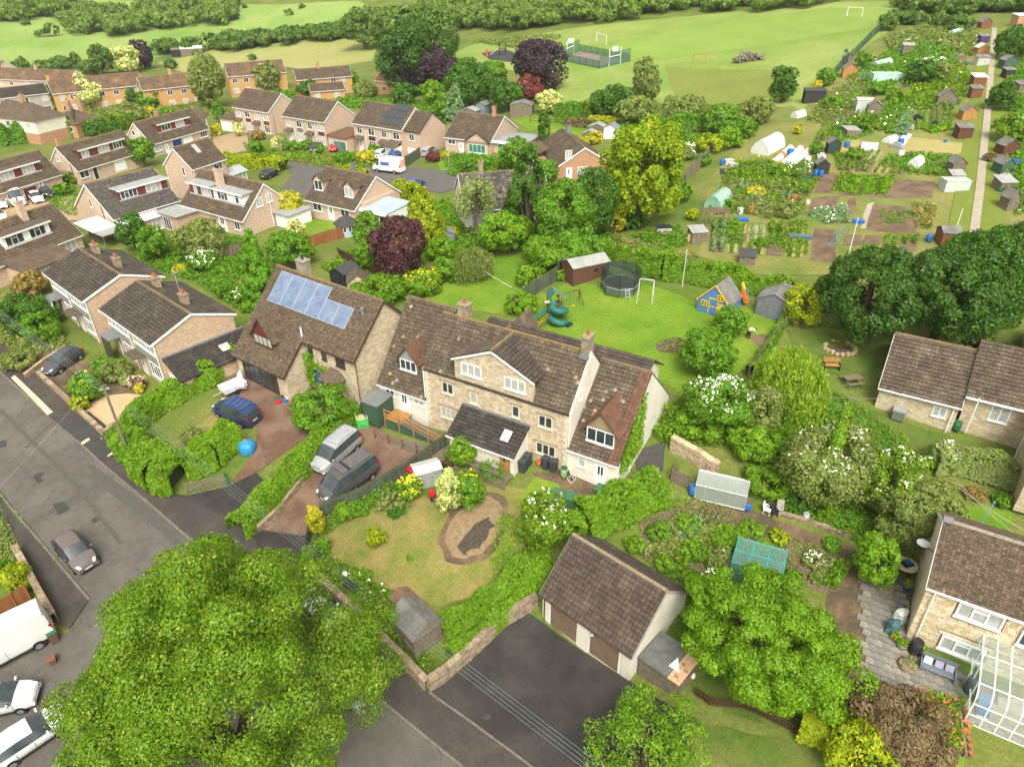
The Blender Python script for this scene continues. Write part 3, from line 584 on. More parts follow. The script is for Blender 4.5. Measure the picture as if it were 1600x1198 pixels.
        MB().tube([(xm,yd-.22,zr+.08),(xm,yr,zr+.08)],.09,6).build('dormer_ridge',roofm,d)
        if win: window(d,(x0+.08,yd,zs+.1),(1,0),x1-x0-.16,hz-.12,nwin,frame=frame,top=False)
        return d
def pipe(H,pts,m=None,r=.045): return MB().tube(pts,r,6).build('drainpipe',m or white,H.root)
# ---------- the stone house with its two cottage wings ----------
MW=(np.array(W(669.6,656.5,.1)))
M=House('stone_house','large rubble stone house with middle gable, brown tiled roof and white cottage wings',None,None,5.3,3.25,3.75,rubble,tile_brown,xy=MW[:2]+np.array([.0,0]),th=math.radians(-31.),L=13.5,z=.1,oe=.02,ov=0.02,tg=.34,tw=.3,detail=2,ridge=orangelichen,barge=False,base=1.8,gut=mat('dark_gutter',(.05,.045,.04)))
def wing(x0,x1,he,w,h,wallm,label,tm=tile_brown,wb=None):
    """a lower wing in line with the main block, as parts of the same house"""
    R=M.root; wb=wb or w; sl=h/w
    MB().prism([(x0,0,-1.8),(x0,0,he),(x0,w,he+h-.06),(x0,w+wb,he),(x0,w+wb,-1.8)],(x1-x0,0,0)).build('wing_wall',wallm,R)['label']=label
    nf=Vector((0,-h,w)).normalized(); e=.22
    rf=MB().obox((x0-.02,-e,he-e*sl),(x1-x0+.04,0,0),(0,w+e,h+e*sl),-nf*.1).build('roof',under,R)
    tiles(rf,(x0-.02,-e,he-e*sl),(1,0,0),(0,w+e,h+e*sl),x1-x0+.04,math.hypot(w+e,h+e*sl),tm,.3,.34,2)
    nb=Vector((0,h,w)).normalized(); MB().obox((x0-.02,w+wb+e,he-e*sl),(0,-wb-e,h+e*sl),(x1-x0+.04,0,0),-nb*.1).build('roof',tm,R)
    b=MB(); n=int((x1-x0)/.45)
    for i in range(n): b.tube([(x0+(x1-x0)*i/n,w,he+h),(x0+(x1-x0)*(i+1)/n-.02,w,he+h)],[.12,.13],7)
    b.build('ridge_tiles',ridgem,R); MB().box(x0,x1,-e-.1,-e,he-e*sl-.12,he-e*sl).build('gutter',white,R)
wing(-5.3,-.02,2.45,5.2,6.05,whitewall,'cream rendered left wing with white door')
wing(13.52,17.75,2.4,5.35,5.1,whitewall,'white rendered right wing')
# red verge tiles on the right wing
_sl=5.1/5.35; tiles(M.root,(16.9,-.22,2.4-.22*_sl+.06),(1,0,0),(0,5.57,5.1+.22*_sl),.86,math.hypot(5.57,5.1+.22*_sl),tile_red,.29,.34,2,name='red_verge_tiles')
pale=tilemat('replaced_tile',(.42,.33,.21),(.33,.25,.15)); rk=random.Random(5)
for x0_,he_,w_,h_,L_,f_ in ((-5.32,2.45,5.2,6.05,6.2,.035),(13.5,2.4,5.35,5.1,4.3,.05),(0,5.3,3.25,3.75,13.5,.012)): tiles(M.root,(x0_,-.2,he_-.2*h_/w_+.02),(1,0,0),(0,w_,h_),L_,math.hypot(w_,h_),pale,.3,.34,2,lambda u,q,f_=f_:rk.random()<f_*(2.5 if .35<q/7<.75 else .5),'replaced_tiles')
# rendered right gable of the main block, rising above the wing
MB().prism([(13.49,-.02,-1),(13.49,-.02,5.36),(13.49,3.25,9.12),(13.49,6.52,5.36),(13.49,6.52,-1)],(.12,0,0)).build('gable_wall',whitewall,M.root)
# quoins
for xq,yy in ((0,-.02),(13.2,-.02)):
    for i in range(18):
        wq=.42 if i%2 else .26
        MB().box(xq if xq<5 else 13.5-wq,(xq+wq) if xq<5 else 13.5,-.03,.05,.02+i*.292,.02+i*.292+.26).build('quoin',dressed,M.root)
# middle gable
gl=M.on('f',(708,560),0.)[0]; gr=M.on('f',(834.5,596),0.)[0]; zl=M.on('f',(708,560),0.)[2]; zr_=M.on('f',(834.5,596),0.)[2]; ap=M.on('f',(768,548),0.)
gxm=(gl+gr)/2; gz=(zl+zr_)/2; gtop=ap[2]
MB().prism([(gl+.1,-.01,5.0),(gr-.1,-.01,5.0),(gr-.1,-.01,gz),(gxm,-.01,gtop-.12),(gl+.1,-.01,gz)],(0,.4,0)).build('gable_front',rubble,M.root)
gyr=(gtop-5.3)/M.sl
for sg in (-1,1):
    xe=gl-.1 if sg<0 else gr+.1; ze=gz-.05
    ye=max(.05,(ze-5.3)/M.sl); pe=[(xe,-.15,ze),(gxm,-.15,gtop),(gxm,gyr,gtop),(xe,ye,ze)]
    up=(Vector(pe[1])-Vector(pe[0])).cross(Vector(pe[2])-Vector(pe[1])).normalized(); up=up if up.z>0 else -up
    g=MB().prism(pe,up*.08).build('roof',under,M.root); wid=abs(gxm-xe); Lu=gyr+.15; Ls=math.hypot(wid,gtop-ze)
    base=(Vector((xe,-.15+Lu,ze)) if sg<0 else Vector((xe,-.15,ze)))+up*.08
    def kp(u,q,sg=sg,ye=ye,Ls=Ls,Lu=Lu):
        y=(-.15+Lu-u) if sg<0 else -.15+u
        return y<ye+(gyr-ye)*q/Ls+.1
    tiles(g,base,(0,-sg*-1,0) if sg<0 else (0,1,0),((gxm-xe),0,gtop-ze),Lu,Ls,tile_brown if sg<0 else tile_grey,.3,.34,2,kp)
    MB().prism([(xe,-.2,ze-.12),(gxm,-.2,gtop-.12),(gxm,-.2,gtop+.06),(xe,-.2,ze+.06)],(0,.06,0)).build('bargeboard',white,M.root)
MB().tube([(gxm,-.2,gtop+.1),(gxm,gyr+.2,gtop+.1)],.12,7).build('ridge_tiles',ridgem,M.root)
for p,w,h,n,fr in [((736.3,578.3),1.9,1.05,3,white),((804.4,601),1.9,1.05,3,white),((699.8,606),1.15,1.1,2,dressed),((740.5,621.3),.72,1.1,1,dressed),((806,642.5),.7,1.1,1,dressed),((852.5,658.7),1.25,1.1,2,dressed),((700.6,644.8),1.5,1.1,3,dressed),((852.8,701.8),1.75,1.1,3,dressed)]:
    M.win('f',p,w,h,n,y=-.01,frame=fr,pane=curtain if h==1.05 else glass,fw=.1 if fr is dressed else .08,dep=.06)
    if fr is dressed:
        q=M.on('f',p,0.); MB().box(q[0]-w/2-.2,q[0]+w/2+.2,-.09,.0,q[2]+h/2+.05,q[2]+h/2+.15).build('drip_mould',rock,M.root)
M.win('f',(609.5,610),.95,.95,2,y=0.); M.win('f',(654.4,625.5),1.15,.95,2,y=0.,pane=curtain); M.door('f',(632.4,628),1.05,2.05,y=0.,lights=2)
M.win('f',(909.4,721),.62,.95,1,y=0.,top=True); M.door('f',(937.6,741),.98,2.05,y=0.,lights=2)
M.win('r',(907,617),.4,.75,1,y=13.62)
MB().tube([(17.76,2.4,-.5),(17.82,2.4,3.2)],.05,6).build('drainpipe',white,M.root); MB().tube([(-.06,-.08,-.3),(-.06,-.08,5.1)],.045,6).build('drainpipe',white,M.root); MB().tube([(13.58,-.1,-.3),(13.58,-.1,5.1)],.045,6).build('drainpipe',white,M.root)
# wing dormers
class _D: pass
def wing_dormer(he,w,h,x0,x1,yd,hz,rise,nwin,m,frame=white):
    d=_D(); d.he,d.sl,d.w,d.root=he,h/w,w,M.root; return House.gable_dormer(d,x0,x1,yd,hz,rise,m,tile_red,nwin,frame,over=.22)
def slope_pt(p,he,w,h):
    d=ray(*p); ll=M.loc(CAM); dl=np.array([d@M.u,d@M.v,d[2]]); n=np.array([0,-h,w]); t=((np.array([0,0,he])-ll)@n)/(dl@n); return ll+dl*t
q=slope_pt((638,583),2.45,5.2,6.05); wing_dormer(2.45,5.2,6.05,q[0]-.95,q[0]+.95,q[1]+.1,1.15,1.25,3,mat('grey_render',(.3,.3,.29)))
q=slope_pt((938,693),2.4,5.35,5.1); wing_dormer(2.4,5.35,5.1,q[0]-1.2,q[0]+1.2,q[1]-.05,1.35,1.5,3,mat('brown_render',(.3,.23,.14)))
# chimneys
M.chimney(1.9,3.6,8.4,10.1,.95,.75,rock,1); M.chimney(13.2,3.3,8.6,10.3,.6,1.0,mat('mossy_render',(.33,.28,.19),(.2,.17,.11),2),1)
# entrance lean-to across the middle of the front
pl=M.on('f',(724.5,629),0.); pr=M.on('f',(826.4,667),0.); xa,xb=pl[0]-.1,pr[0]+.1; zp=(pl[2]+pr[2])/2; ze=zp-1.35; dp=2.3
MB().prism([(xa+.15,-dp,-1.8),(xa+.15,-dp,ze),(xa+.15,0,zp-.05),(xa+.15,0,-1.8)],(xb-xa-.3,0,0)).build('porch_wall',whitewall,M.root)
nf=Vector((0,-(zp-ze),dp)).normalized(); po=.3; sp=(zp-ze)/dp
pr_=MB().obox((xa,-dp-po,ze-po*sp),(xb-xa,0,0),(0,dp+po,zp-ze+po*sp),-nf*.1).build('porch_roof',under,M.root)
tiles(pr_,(xa,-dp-po,ze-po*sp),(1,0,0),(0,dp+po,zp-ze+po*sp),xb-xa,math.hypot(dp+po,zp-ze+po*sp),tile_dark,.3,.33,2)
MB().box(xa,xb,-.12,.02,zp-.02,zp+.14).build('flashing',lead,M.root); MB().box(xa,xb,-dp-po-.09,-dp-po,ze-po*sp-.12,ze-po*sp).build('gutter',white,M.root)
q=M.on('f',(720.4,679),-dp)[0]; window(M.root,(q-.42,-dp,ze-1.25),(1,0),.85,.9,2); q=M.on('f',(788.8,712),-dp)[0]; door(M.root,(q-.47,-dp,-.24),(1,0),.95,min(2.,ze+.1),m=timber_or,frame=timber_or,lights=1)
es=Vector((0,dp,zp-ze)).normalized(); b0=Vector((xb-1.75,-dp*.72,ze+(zp-ze)*.28))+nf*.1; sky_=MB().obox(b0,(.7,0,0),es*.95,nf*.09).build('skylight',white,pr_); MB().obox(b0+Vector((.07,0,0))+es*.07+nf*.092,(.56,0,0),es*.81,nf*.01).build('pane',curtain,sky_)
# decked walkway in front of the lean-to
dk=thing('timber_deck','slatted timber deck with rail in front of the brown oak entrance door','deck',tuple(M.o),M.th)
for i in range(26): MB().box(xa+1.6+i*.18,xa+1.6+i*.18+.14,-dp-1.5,-dp-.05,-.3,-.24).build('board',timber,dk)
MB().box(xa+1.5,xa+6.3,-dp-1.55,-dp-1.5,-.75,-.22).build('fascia_board',timber,dk)
for i in range(5): MB().box(xa+1.55+i*1.15,xa+1.63+i*1.15,-dp-1.53,-dp-1.45,-1.2,.7).build('post',timber,dk)
MB().box(xa+1.5,xa+6.3,-dp-1.55,-dp-1.5,.55,.65).build('rail',timber,dk)
# rear range
rq=9.3
RB=MB().box(1.2,16.4,6.4,11.2,-1,4.4).build('rear_wall',whitewall,M.root)
MB().obox((.9,6.3,4.9),(15.8,0,0),(0,2.7,1.5),(0,0,-.12)).build('roof',tile_grey,M.root); MB().obox((.9,11.6,4.6),(0,-2.6,1.8),(15.8,0,0),(0,0,-.12)).build('roof',tile_grey,M.root)
tiles(M.root,(.9,6.3,4.92),(1,0,0),(0,2.7,1.5),15.8,3.09,tile_grey,.3,.33,1)
MB().prism([(16.4,6.4,4.2),(16.4,11.2,4.2),(16.4,9,6.35)],(-.2,0,0)).build('rear_gable',whitewall,M.root)
for xg,wg in ((3.2,1.9),):
    MB().prism([(xg-wg,7.6,3.4),(xg+wg,7.6,3.4),(xg,7.6,4.7 if xg>5 else 6.4)],(0,4.5,0)).build('rear_cross_roof',tile_brown,M.root)
# ivy on the right gable comes with the plants
# ---------- solar panel house ----------
S=House('solar_house','tan stone house with brown plain tile roof carrying pale blue solar panels',None,None,4.95,4.3,4.1,block,tile_fleck,xy=W(470,533,4.85)[:2],th=math.radians(-35.5),L=6.75,z=-.1,tw=.2,tg=.16,oe=.3,ov=.2,gut=brown,barge=brown,base=1.2,hb=4.1)
R=S.root; sl=S.sl; xf=-7.35; yf=-2.65; hf=4.95+yf*sl   # left part comes forward under a long low roof
MB().prism([(xf+.2,yf+.3,-1.2),(xf+.2,yf+.3,hf+.2),(xf+.2,4.3,8.95),(xf+.2,8.3,5.2),(xf+.2,8.3,-1.2)],(7.2,0,0)).build('wing_wall',block,R)
nf=Vector((0,-sl,1)).normalized()
rr_=MB().obox((xf,yf,hf),(7.5,0,0),(0,4.3-yf,(4.3-yf)*sl),-nf*.1).build('roof',under,R); tiles(rr_,(xf,yf,hf),(1,0,0),(0,1,sl),7.5,(4.3-yf)*math.hypot(1,sl),tile_fleck,.2,.16,1)
MB().obox((xf,8.6,4.95),(0,-4.3,4.1),(7.5,0,0),Vector((0,sl,1)).normalized()*-.1).build('roof',tile_fleck,R)
b=MB()
for i in range(16): b.tube([(xf+7.4*i/16,4.3,9.05),(xf+7.4*(i+1)/16-.02,4.3,9.05)],.13,7)
b.build('ridge_tiles',orangelichen,R); MB().box(xf,xf+7.5,yf-.1,yf,hf-.14,hf).build('gutter',brown,R)
for xx in (xf-.02,xf+7.48): MB().prism([(xx,yf,hf-.22),(xx,4.3,8.85),(xx,4.3,9.08),(xx,yf,hf+.03)],(.05,0,0)).build('bargeboard',brown,R)
for p,w,h,n in [((485,547),.62,.95,1),((506.4,555),.62,.95,1),((531.8,566.5),1.15,.95,2)]: S.win('f',p,w,h,n,frame=brown)
S.door('f',(496.5,584),1.35,2.05,m=mat('blue_door',(.05,.12,.26)),frame=white)
q=S.on('f',(408,590),yf+.3); window(R,(q[0]-2.5,yf+.3,-.15),(1,0),5.0,2.2,6,frame=brown,sill=False,fw=.09)
q=S.on('f',(526,592)); xw=q[0]
MB().prism([(xw-1.3,.3,2.5),(xw-1.0,-.9,2.3),(xw+1.0,-.9,2.3),(xw+1.3,.3,2.5)],(0,0,-.12)).build('bay_roof',tile_fleck,R)
MB().add([(xw-1.35,.3,2.45),(xw-1.05,-1.0,2.35),(xw+1.05,-1.0,2.35),(xw+1.35,.3,2.45),(xw-.6,.3,3.2),(xw+.6,.3,3.2)],[(0,1,4),(1,2,5,4),(2,3,5),(3,2,1,0)]).build('bay_roof',tile_fleck,R)
MB().prism([(xw-1.0,.3,-.8),(xw-.8,-.7,-.8),(xw+.8,-.7,-.8),(xw+1.0,.3,-.8)],(0,0,1.5)).build('bay_wall',block,R); window(R,(xw-.8,-.7,.75),(1,0),1.6,1.45,3,frame=brown)
pipe(S,[(6.75,.15,4.8),(6.75,.12,-.6)],brown); S.chimney(-4.3,5.0,7.8,10.0,1.1,.85,mat('grey_stack',(.33,.29,.22),(.22,.19,.15),2),1,dark)
MB().lathe([(.14,0),(.14,.55),(.2,.6),(.12,.75)],9,(5.3,3.0,8.0-.15)).build('roof_vent',lead,R); MB().lathe([(.08,0),(.07,1.0)],8,(-.1,.3,5.2)).build('flue',white,R)
_d=_D(); _d.he,_d.sl,_d.w,_d.root=4.95,sl,4.3,R
q=S.sl_at((413,541)); House.gable_dormer(_d,q[0]-1.35,q[0]+1.35,q[1]+.0,1.1,1.75,mat('maroon_board',(.13,.035,.03),(.1,.03,.025),3),tile_fleck,4,brown,over=.3,tw=.16)
# solar array, panel by panel, on the roof slope
c0=S.sl_at((418.7,470)); c1=S.sl_at((539.7,515.7)); c2=S.sl_at((441.5,423.7)); c3=S.sl_at((555.5,483.3))
sv=thing('solar_array','array of pale blue solar panels on the brown plain tile roof','solar panels',tuple(S.o),S.th)
pvm=mat('solar_cell',(.115,.165,.26),(.17,.22,.31),.9,.3,spec=.3,c3=(.09,.13,.24),s3=1.4,f3=.6); pe_=Vector((0,1,sl)).normalized(); nn=Vector((0,-sl,1)).normalized()
cw=(c1[0]-c0[0])/6; hh_=(c2[1]-c0[1])*math.hypot(1,sl); h2=(c3[1]-c1[1])*math.hypot(1,sl)
for i in range(6):
    H_=hh_ if i<4 else h2; o=Vector((c0[0]+cw*i+.02,c0[1],c0[2]))+nn*.12
    p_=MB().obox(o,(cw-.04,0,0),pe_*H_,nn*.05).build('solar_panel',mat('panel_frame',(.36,.38,.41),None,2,.4),sv)
    nr=int(H_/.17); b=MB()
    for r_ in range(nr):
        for k in range(6): b.obox(o+Vector((.05+(cw-.14)*k/6,0,0))+pe_*(.05+(H_-.1)*r_/nr)+nn*.05,((cw-.14)/6-.012,0,0),pe_*((H_-.1)/nr-.012),nn*.006)
    b.build('solar_cells',pvm,p_,kind='stuff')
# ---------- brick terrace blocks on the left ----------
greyp=mat('grey_panel',(.25,.26,.23),(.2,.21,.185),1.5,.8)
def terrace(label,a,b,nose):
    H=House('terrace_house',label,a,b,5.0,4.3,1.62,buff,tile_grey,tw=.3,tg=.36,detail=2,oe=.35,ov=.1,zoff=-.1,hb=1.62,base=1.5)
    R=H.root; L=H.L; y=H.y0
    for k in range(2):
        xa,xb=H.x0+.15+k*L/2,H.x0-.25+(k+1)*L/2-.1
        MB().box(xa+.5,xb,y-.05,y+.02,2.45,3.55).build('cladding_panel',greyp,R)
        window(R,(xa+.5,y-.02,3.6),(1,0),xb-xa-.6,1.2,5,top=True); window(R,(xb-2.3,y-.02,.9),(1,0),2.2,1.45,4,top=True)
        pipe(H,[(xb+.25,y-.1,-.4),(xb+.25,y-.1,4.9)])
        door(R,(xa+.6,y,.05),(1,0),1.0,2.1,lights=1)
        cz=2.55; c=MB().box(xa+.2,xa+2.3,y-1.2,y,cz,cz+.12).build('porch_canopy',lead if k==0 else tile_brown,R)
        if k==0:
            for xx in (xa+.3,xa+2.1): MB().box(xx,xx+.09,y-1.15,y-1.05,-.6,cz).build('porch_post',brown if nose else white,c)
            window(R,(xa+.3,y-1.12,.3),(1,0),1.8,2.2,3,frame=brown if nose else white,sill=False)
    for xx in (L*.2,L*.72):
        H.chimney(xx,H.w+1.0,H.he+.6,H.he+2.25,.85,.6,rock,2)
    return H
T=terrace('buff brick terrace block with grey ridge aerial, nearest the solar panel house',(153.7,482.8),(234.6,540.3),True)
U=terrace('buff brick terrace block with white glazed porch, set back to the left',(66.4,426.4),(128,472),False)
MB().tube([(T.L*.62,T.w+1.2,6.5),(T.L*.62,T.w+1.2,9.3)],.03,5).tube([(T.L*.62-.6,T.w+1.2,9.2),(T.L*.62+.6,T.w+1.2,9.2)],.02,4).tube([(T.L*.62,T.w+.8,9.05),(T.L*.62,T.w+1.7,9.05)],.02,4).build('aerial',metal,T.root)
# side lean-to of the nearer block, with dark tiles and rooflight
Lx=T.L; ln=8.0; wd_=2.7
MB().prism([(Lx-.1,.8,-1.5),(Lx+wd_,.8,-1.5),(Lx+wd_,.8,2.1),(Lx-.1,.8,3.2)],(0,ln,0)).build('side_extension',buff,T.root)
rs=MB().obox((Lx+wd_+.3,.6,2.05),(0,ln+.4,0),(-wd_-.3,0,1.25),(0,0,-.1)).build('lean_to_roof',under,T.root)
tiles(rs,(Lx+wd_+.3,.6,2.05),(0,1,0),(-wd_-.3,0,1.25),ln+.4,math.hypot(wd_+.3,1.25),tile_dark,.3,.33,2); MB().box(Lx-.12,Lx+.06,.6,ln+1,3.2,3.45).build('flashing',lead,T.root)
k=MB().obox((Lx+1.1,5.6,2.98),(.75,0,-.3),(0,.9,0),(0,0,.08)).build('skylight',white,rs); MB().obox((Lx+1.17,5.68,3.045),(.6,0,-.24),(0,.74,0),(0,0,.012)).build('pane',curtain,k)
garage_door(T.root,(Lx+.25,.8,-.3),(1,0),2.1,2.1,white); pipe(T,[(Lx+wd_+.1,.7,2.0),(Lx+wd_+.1,.7,-.6)])
window(T.root,(Lx-.1,3.2,4.3),(0,1),.6,.6,1) if False else None
# glass lean-to behind it
cv=thing('conservatory','small white conservatory with striped glass roof behind the brick terrace','conservatory',tuple(T.o),T.th)
MB().box(Lx-.6,Lx+2.2,9.0,11.2,-.5,2.0).build('glazing',curtain,cv); 
for i in range(7): MB().obox((Lx-.7+i*.44,8.9,2.75),(.38,0,0),(0,2.5,-.7),(0,0,.04)).build('roof_pane',mat('poly_roof',(.5,.66,.7),(.62,.74,.76),2,.25),cv)
for i in range(8): MB().obox((Lx-.76+i*.44,8.85,2.79),(.06,0,0),(0,2.6,-.72),(0,0,.06)).build('roof_bar',white,cv)
# ---------- double garage ----------
Gg=House('garage','double garage with brown interlocking tiles and two brown ribbed doors',None,None,2.65,3.42,3.0,whitewall,tile_gar,cat='garage',xy=W(843,927,-1.6)[:2],th=math.radians(-42.6),L=7.45,z=-4.25,tw=.3,tg=.34,detail=2,oe=.25,ov=.12,gut=mat('brown_fascia',(.1,.07,.05)),barge=mat('grey_barge',(.35,.33,.28)),base=1.,hb=3.0,ridge=mat('mossy_ridge',(.3,.24,.15),(.2,.155,.1),4,.9,.4,12))
gd=mat('brown_steel_door',(.215,.15,.105),(.175,.12,.085),2,.5)
for xx in (.82,4.15): garage_door(Gg.root,(xx,Gg.y0,-.02),(1,0),2.25,2.35,gd,16,frame=white)
for xx in (.2,3.2,6.75): MB().box(xx-.08,xx+.55 if xx!=3.2 else xx+.8,Gg.y0-.05,Gg.y0,-.4,2.55).build('door_pillar',whitewall,Gg.root)
MB().lathe([(.07,-.07),(.1,0),(.07,.07)],8,(4.35,.1,2.0)).build('lamp',white,Gg.root); pipe(Gg,[(.35,.12,2.2),(.35,.12,-.3)],brown)
# ---------- cream stone bungalow on the right ----------
B=House('stone_bungalow','cream stone bungalow with ribbed brown tile roof beside the sycamores',(1372.6,605.4),(1503.6,638.8),2.4,4.5,3.1,block,tile_brown,th=math.radians(-31),tw=.3,tg=.36,detail=2,oe=.3,ov=.15,base=1.2)
B.win('f',(1468,643),1.0,.95,2); pipe(B,[(B.L-.5,.15,2.3),(B.L-.5,.1,-.5)]); pipe(B,[(B.L+.9,.5,3.4),(B.L+.9,.45,0)])
B2r=thing('stone_bungalow','taller cream stone range joined to the bungalow at the right edge','house',tuple(B.o),B.th); Lb=B.L
MB().prism([(Lb+.15,.9,-1.2),(Lb+.15,.9,3.3),(Lb+.15,5.0,6.1),(Lb+.15,9.2,3.2),(Lb+.15,9.2,-1.2)],(9,0,0)).build('wall',block,B2r)
r2=MB().obox((Lb,.55,3.3),(9.2,0,0),(0,4.45,3.05),(0,0,-.12)).build('roof',under,B2r); tiles(r2,(Lb,.55,3.3),(1,0,0),(0,4.45,3.05),9.2,5.4,tile_brown,.3,.36,2); MB().obox((Lb,9.45,3.3),(0,-4.45,3.05),(9.2,0,0),(0,0,-.12)).build('roof',tile_brown,B2r)
MB().box(Lb,Lb+9,.43,.55,3.12,3.28).build('gutter',white,B2r); window(B2r,(Lb+2.0,.9,1.5),(1,0),1.3,1.4,2)
MB().prism([(Lb+4.6,-6.5,-1.2),(Lb+4.6,.9,-1.2),(Lb+4.6,.9,3.6),(Lb+4.6,-6.5,3.6)],(5,0,0)).build('side_wing',block,B2r)
r3=MB().obox((Lb+4.3,3.5,3.5),(0,-10.2,0),(3.6,0,2.6),(0,0,-.12)).build('roof',under,B2r); tiles(r3,(Lb+4.3,3.5,3.5),(0,-1,0),(3.6,0,2.6),10.2,4.44,tile_brown,.3,.36,2)
MB().box(Lb+4.18,Lb+4.3,-6.7,.6,3.32,3.48).build('gutter',white,B2r); MB().tube([(Lb+4.5,-.5,3.3),(Lb+4.5,-.5,-.5)],.05,6).build('drainpipe',white,B2r)
MB().prism([(Lb+4.6,-6.5,3.5),(Lb+8.2,-6.5,3.5),(Lb+8.2,-6.5,6.1)],(0,.3,0)).build('gable_wall',block,B2r)
B3=thing('stone_bungalow','brown tiled roof end with white bargeboard beyond the bungalow','house',tuple(B.o),B.th)
MB().box(Lb+4.2,Lb+12,9.5,16,-1,4.0).build('wall',block,B3); r4=MB().obox((Lb+3.9,9.2,4.0),(8,0,0),(0,3.5,2.6),(0,0,-.12)).build('roof',under,B3); tiles(r4,(Lb+3.9,9.2,4.0),(1,0,0),(0,3.5,2.6),8,4.36,tile_brown,.3,.36,1); MB().prism([(Lb+3.85,9.2,3.8),(Lb+3.85,12.7,6.4),(Lb+3.85,12.7,6.65),(Lb+3.85,9.2,4.05)],(.08,0,0)).build('bargeboard',white,B3)
# ---------- bottom right stone house ----------
Hz=-2.05
H=House('stone_cottage','cream coursed stone house with flecked brown roof at the bottom right corner',None,None,4.95,3.85,2.3,mat('stone_mortar',(.3,.23,.14),(.24,.18,.11),3),tile_fleck,xy=W(1447.5,916.8,Hz+4.95)[:2],th=math.radians(-31.3),L=10.5,z=Hz,tw=.2,tg=.17,oe=.22,ov=.1,base=1.2,ridge=mat('grey_ridge',(.3,.27,.22),(.22,.19,.15),3))
hw=[((1531,962),2.35,1.12,3,True),((1502.5,1013),2.35,1.12,3,False)]
wr=[]
for p,w,h,n,cu in hw:
    q=H.on('f',p,H.y0-.03); wr.append((q[0]-w/2-.1,q[0]+w/2+.1,q[2]-h/2-.12,q[2]+h/2+.06))
    window(H.root,(q[0]-w/2,H.y0-.03,q[2]-h/2),(1,0),w,h,n,pane=curtain if cu else glass,top=True,fw=.11,dep=.08)
    if not cu: MB().box(q[0]-w/2-.25,q[0]+w/2+.25,H.y0-.05,H.y0,q[2]+h/2+.06,q[2]+h/2+.26).build('lintel',dressed,H.root); wr.append((q[0]-w/2-.27,q[0]+w/2+.27,q[2]+h/2,q[2]+h/2+.28))
q=H.on('f',(1597,1000),H.y0-.03); window(H.root,(q[0]-.2,H.y0-.03,q[2]-.4),(1,0),1.2,1.1,2,fw=.11); wr.append((q[0]-.3,q[0]+1.1,q[2]-.5,q[2]+.8))
stn=[mat('wall_stone_%d'%k,*c,1.5,.9,.4,8) for k,c in enumerate((((.64,.54,.37),(.56,.46,.3)),((.58,.47,.3),(.5,.4,.24)),((.68,.6,.44),(.6,.51,.36)),((.54,.43,.27),(.46,.36,.21))))]
nst=0; z=-.35; row=0; _me={}
while z<4.72:
    hr=rnd.choice([.17,.2,.22]); x=H.x0+(.0 if row%2 else -.2)
    while x<7.6:
        w=rnd.uniform(.3,.58); a,b2=max(x,H.x0),min(x+w,H.x1)
        for r in wr:
            if z<r[3] and z+hr>r[2] and a<r[1] and b2>r[0]: a,b2=(a,r[0]) if a<r[0] else (max(a,r[1]),b2)
        if b2-a>.06:
            MB().box(a+.012,b2-.012,H.y0-.022-rnd.random()*.014,H.y0+.01,z+.012,min(z+hr-.012,4.75)).build('stone',rnd.choice(stn),H.root); nst+=1
        x+=w
    z+=hr; row+=1
pipe(H,[(.55,.02,4.8),(.55,.1,.2)]); MB().box(-.02,.5,H.w-.3,H.w+.3,H.he+H.h+.02,H.he+H.h+.12).build('ridge_cap',lead,H.root)
gw=MB().prism([(H.x0-.02,H.y0,-1),(H.x0-.02,H.y0,4.95),(H.x0-.02,H.w,7.0),(H.x0-.02,H.y1,4.95),(H.x0-.02,H.y1,-1)],(.03,0,0)).build('gable_wall',mat('cream_gable',(.66,.58,.44),(.58,.5,.36),1),H.root)
# its curved conservatory
cq=H.loc(W(1532,1090,Hz))
cs=thing('conservatory','white framed glass conservatory with curved eaves against the stone house','conservatory',tuple(H.o),H.th)
x0=H.loc(W(1530,1068,Hz+2.3))[0]; n=7; dpt=4.2; cg=glassmat('conservatory_glass',(.86,.93,.92),.8)
prof=[(H.y0,2.75),(H.y0-dpt+.8,2.35),(H.y0-dpt+.35,2.2),(H.y0-dpt+.1,1.9),(H.y0-dpt,1.5),(H.y0-dpt,-.2)]
for i in range(n+1):
    xx=x0+i*.72; MB().tube([(xx,y_,z_) for y_,z_ in prof],.04,5).build('glazing_bar',white,cs)
    if i<n: 
        b=MB()
        for (y0_,z0_),(y1_,z1_) in zip(prof[:-1],prof[1:]): b.add([(xx+.03,y0_,z0_),(xx+.69,y0_,z0_),(xx+.69,y1_,z1_),(xx+.03,y1_,z1_)],[(0,1,2,3)])
        b.build('roof_glass',cg,cs)
for (y_,z_) in ((H.y0-1.4,2.63),(H.y0-dpt+.8,2.37),(H.y0-dpt,1.5),(H.y0-dpt,.6),(H.y0-dpt,-.15)): MB().tube([(x0,y_,z_),(x0+n*.72,y_,z_)],.035,5).build('rail',white,cs)
b=MB(); 
for k in range(4): b.tube([(x0,H.y0-dpt*k/4,-.2),(x0,H.y0-dpt*k/4,2.7-.1*k)],.035,5)
b.tube([(x0,H.y0,.7),(x0,H.y0-dpt,.7)],.035,5); b.build('side_frame',white,cs)
MB().add([(x0+.01,H.y0,-.2),(x0+.01,H.y0-dpt,-.2)]+[(x0+.01,y_,z_) for y_,z_ in prof[::-1][1:]],[tuple(range(7))]).build('side_glass',cg,cs)
MB().box(x0,x0+5,H.y0-dpt,H.y0,-.6,-.02).build('floor',mat('pale_tile',(.4,.35,.27),(.33,.28,.21),2),cs)
tb=thing('sun_lounger','blue cushioned chair seen through the conservatory glass','chair',tuple(H.o),H.th)
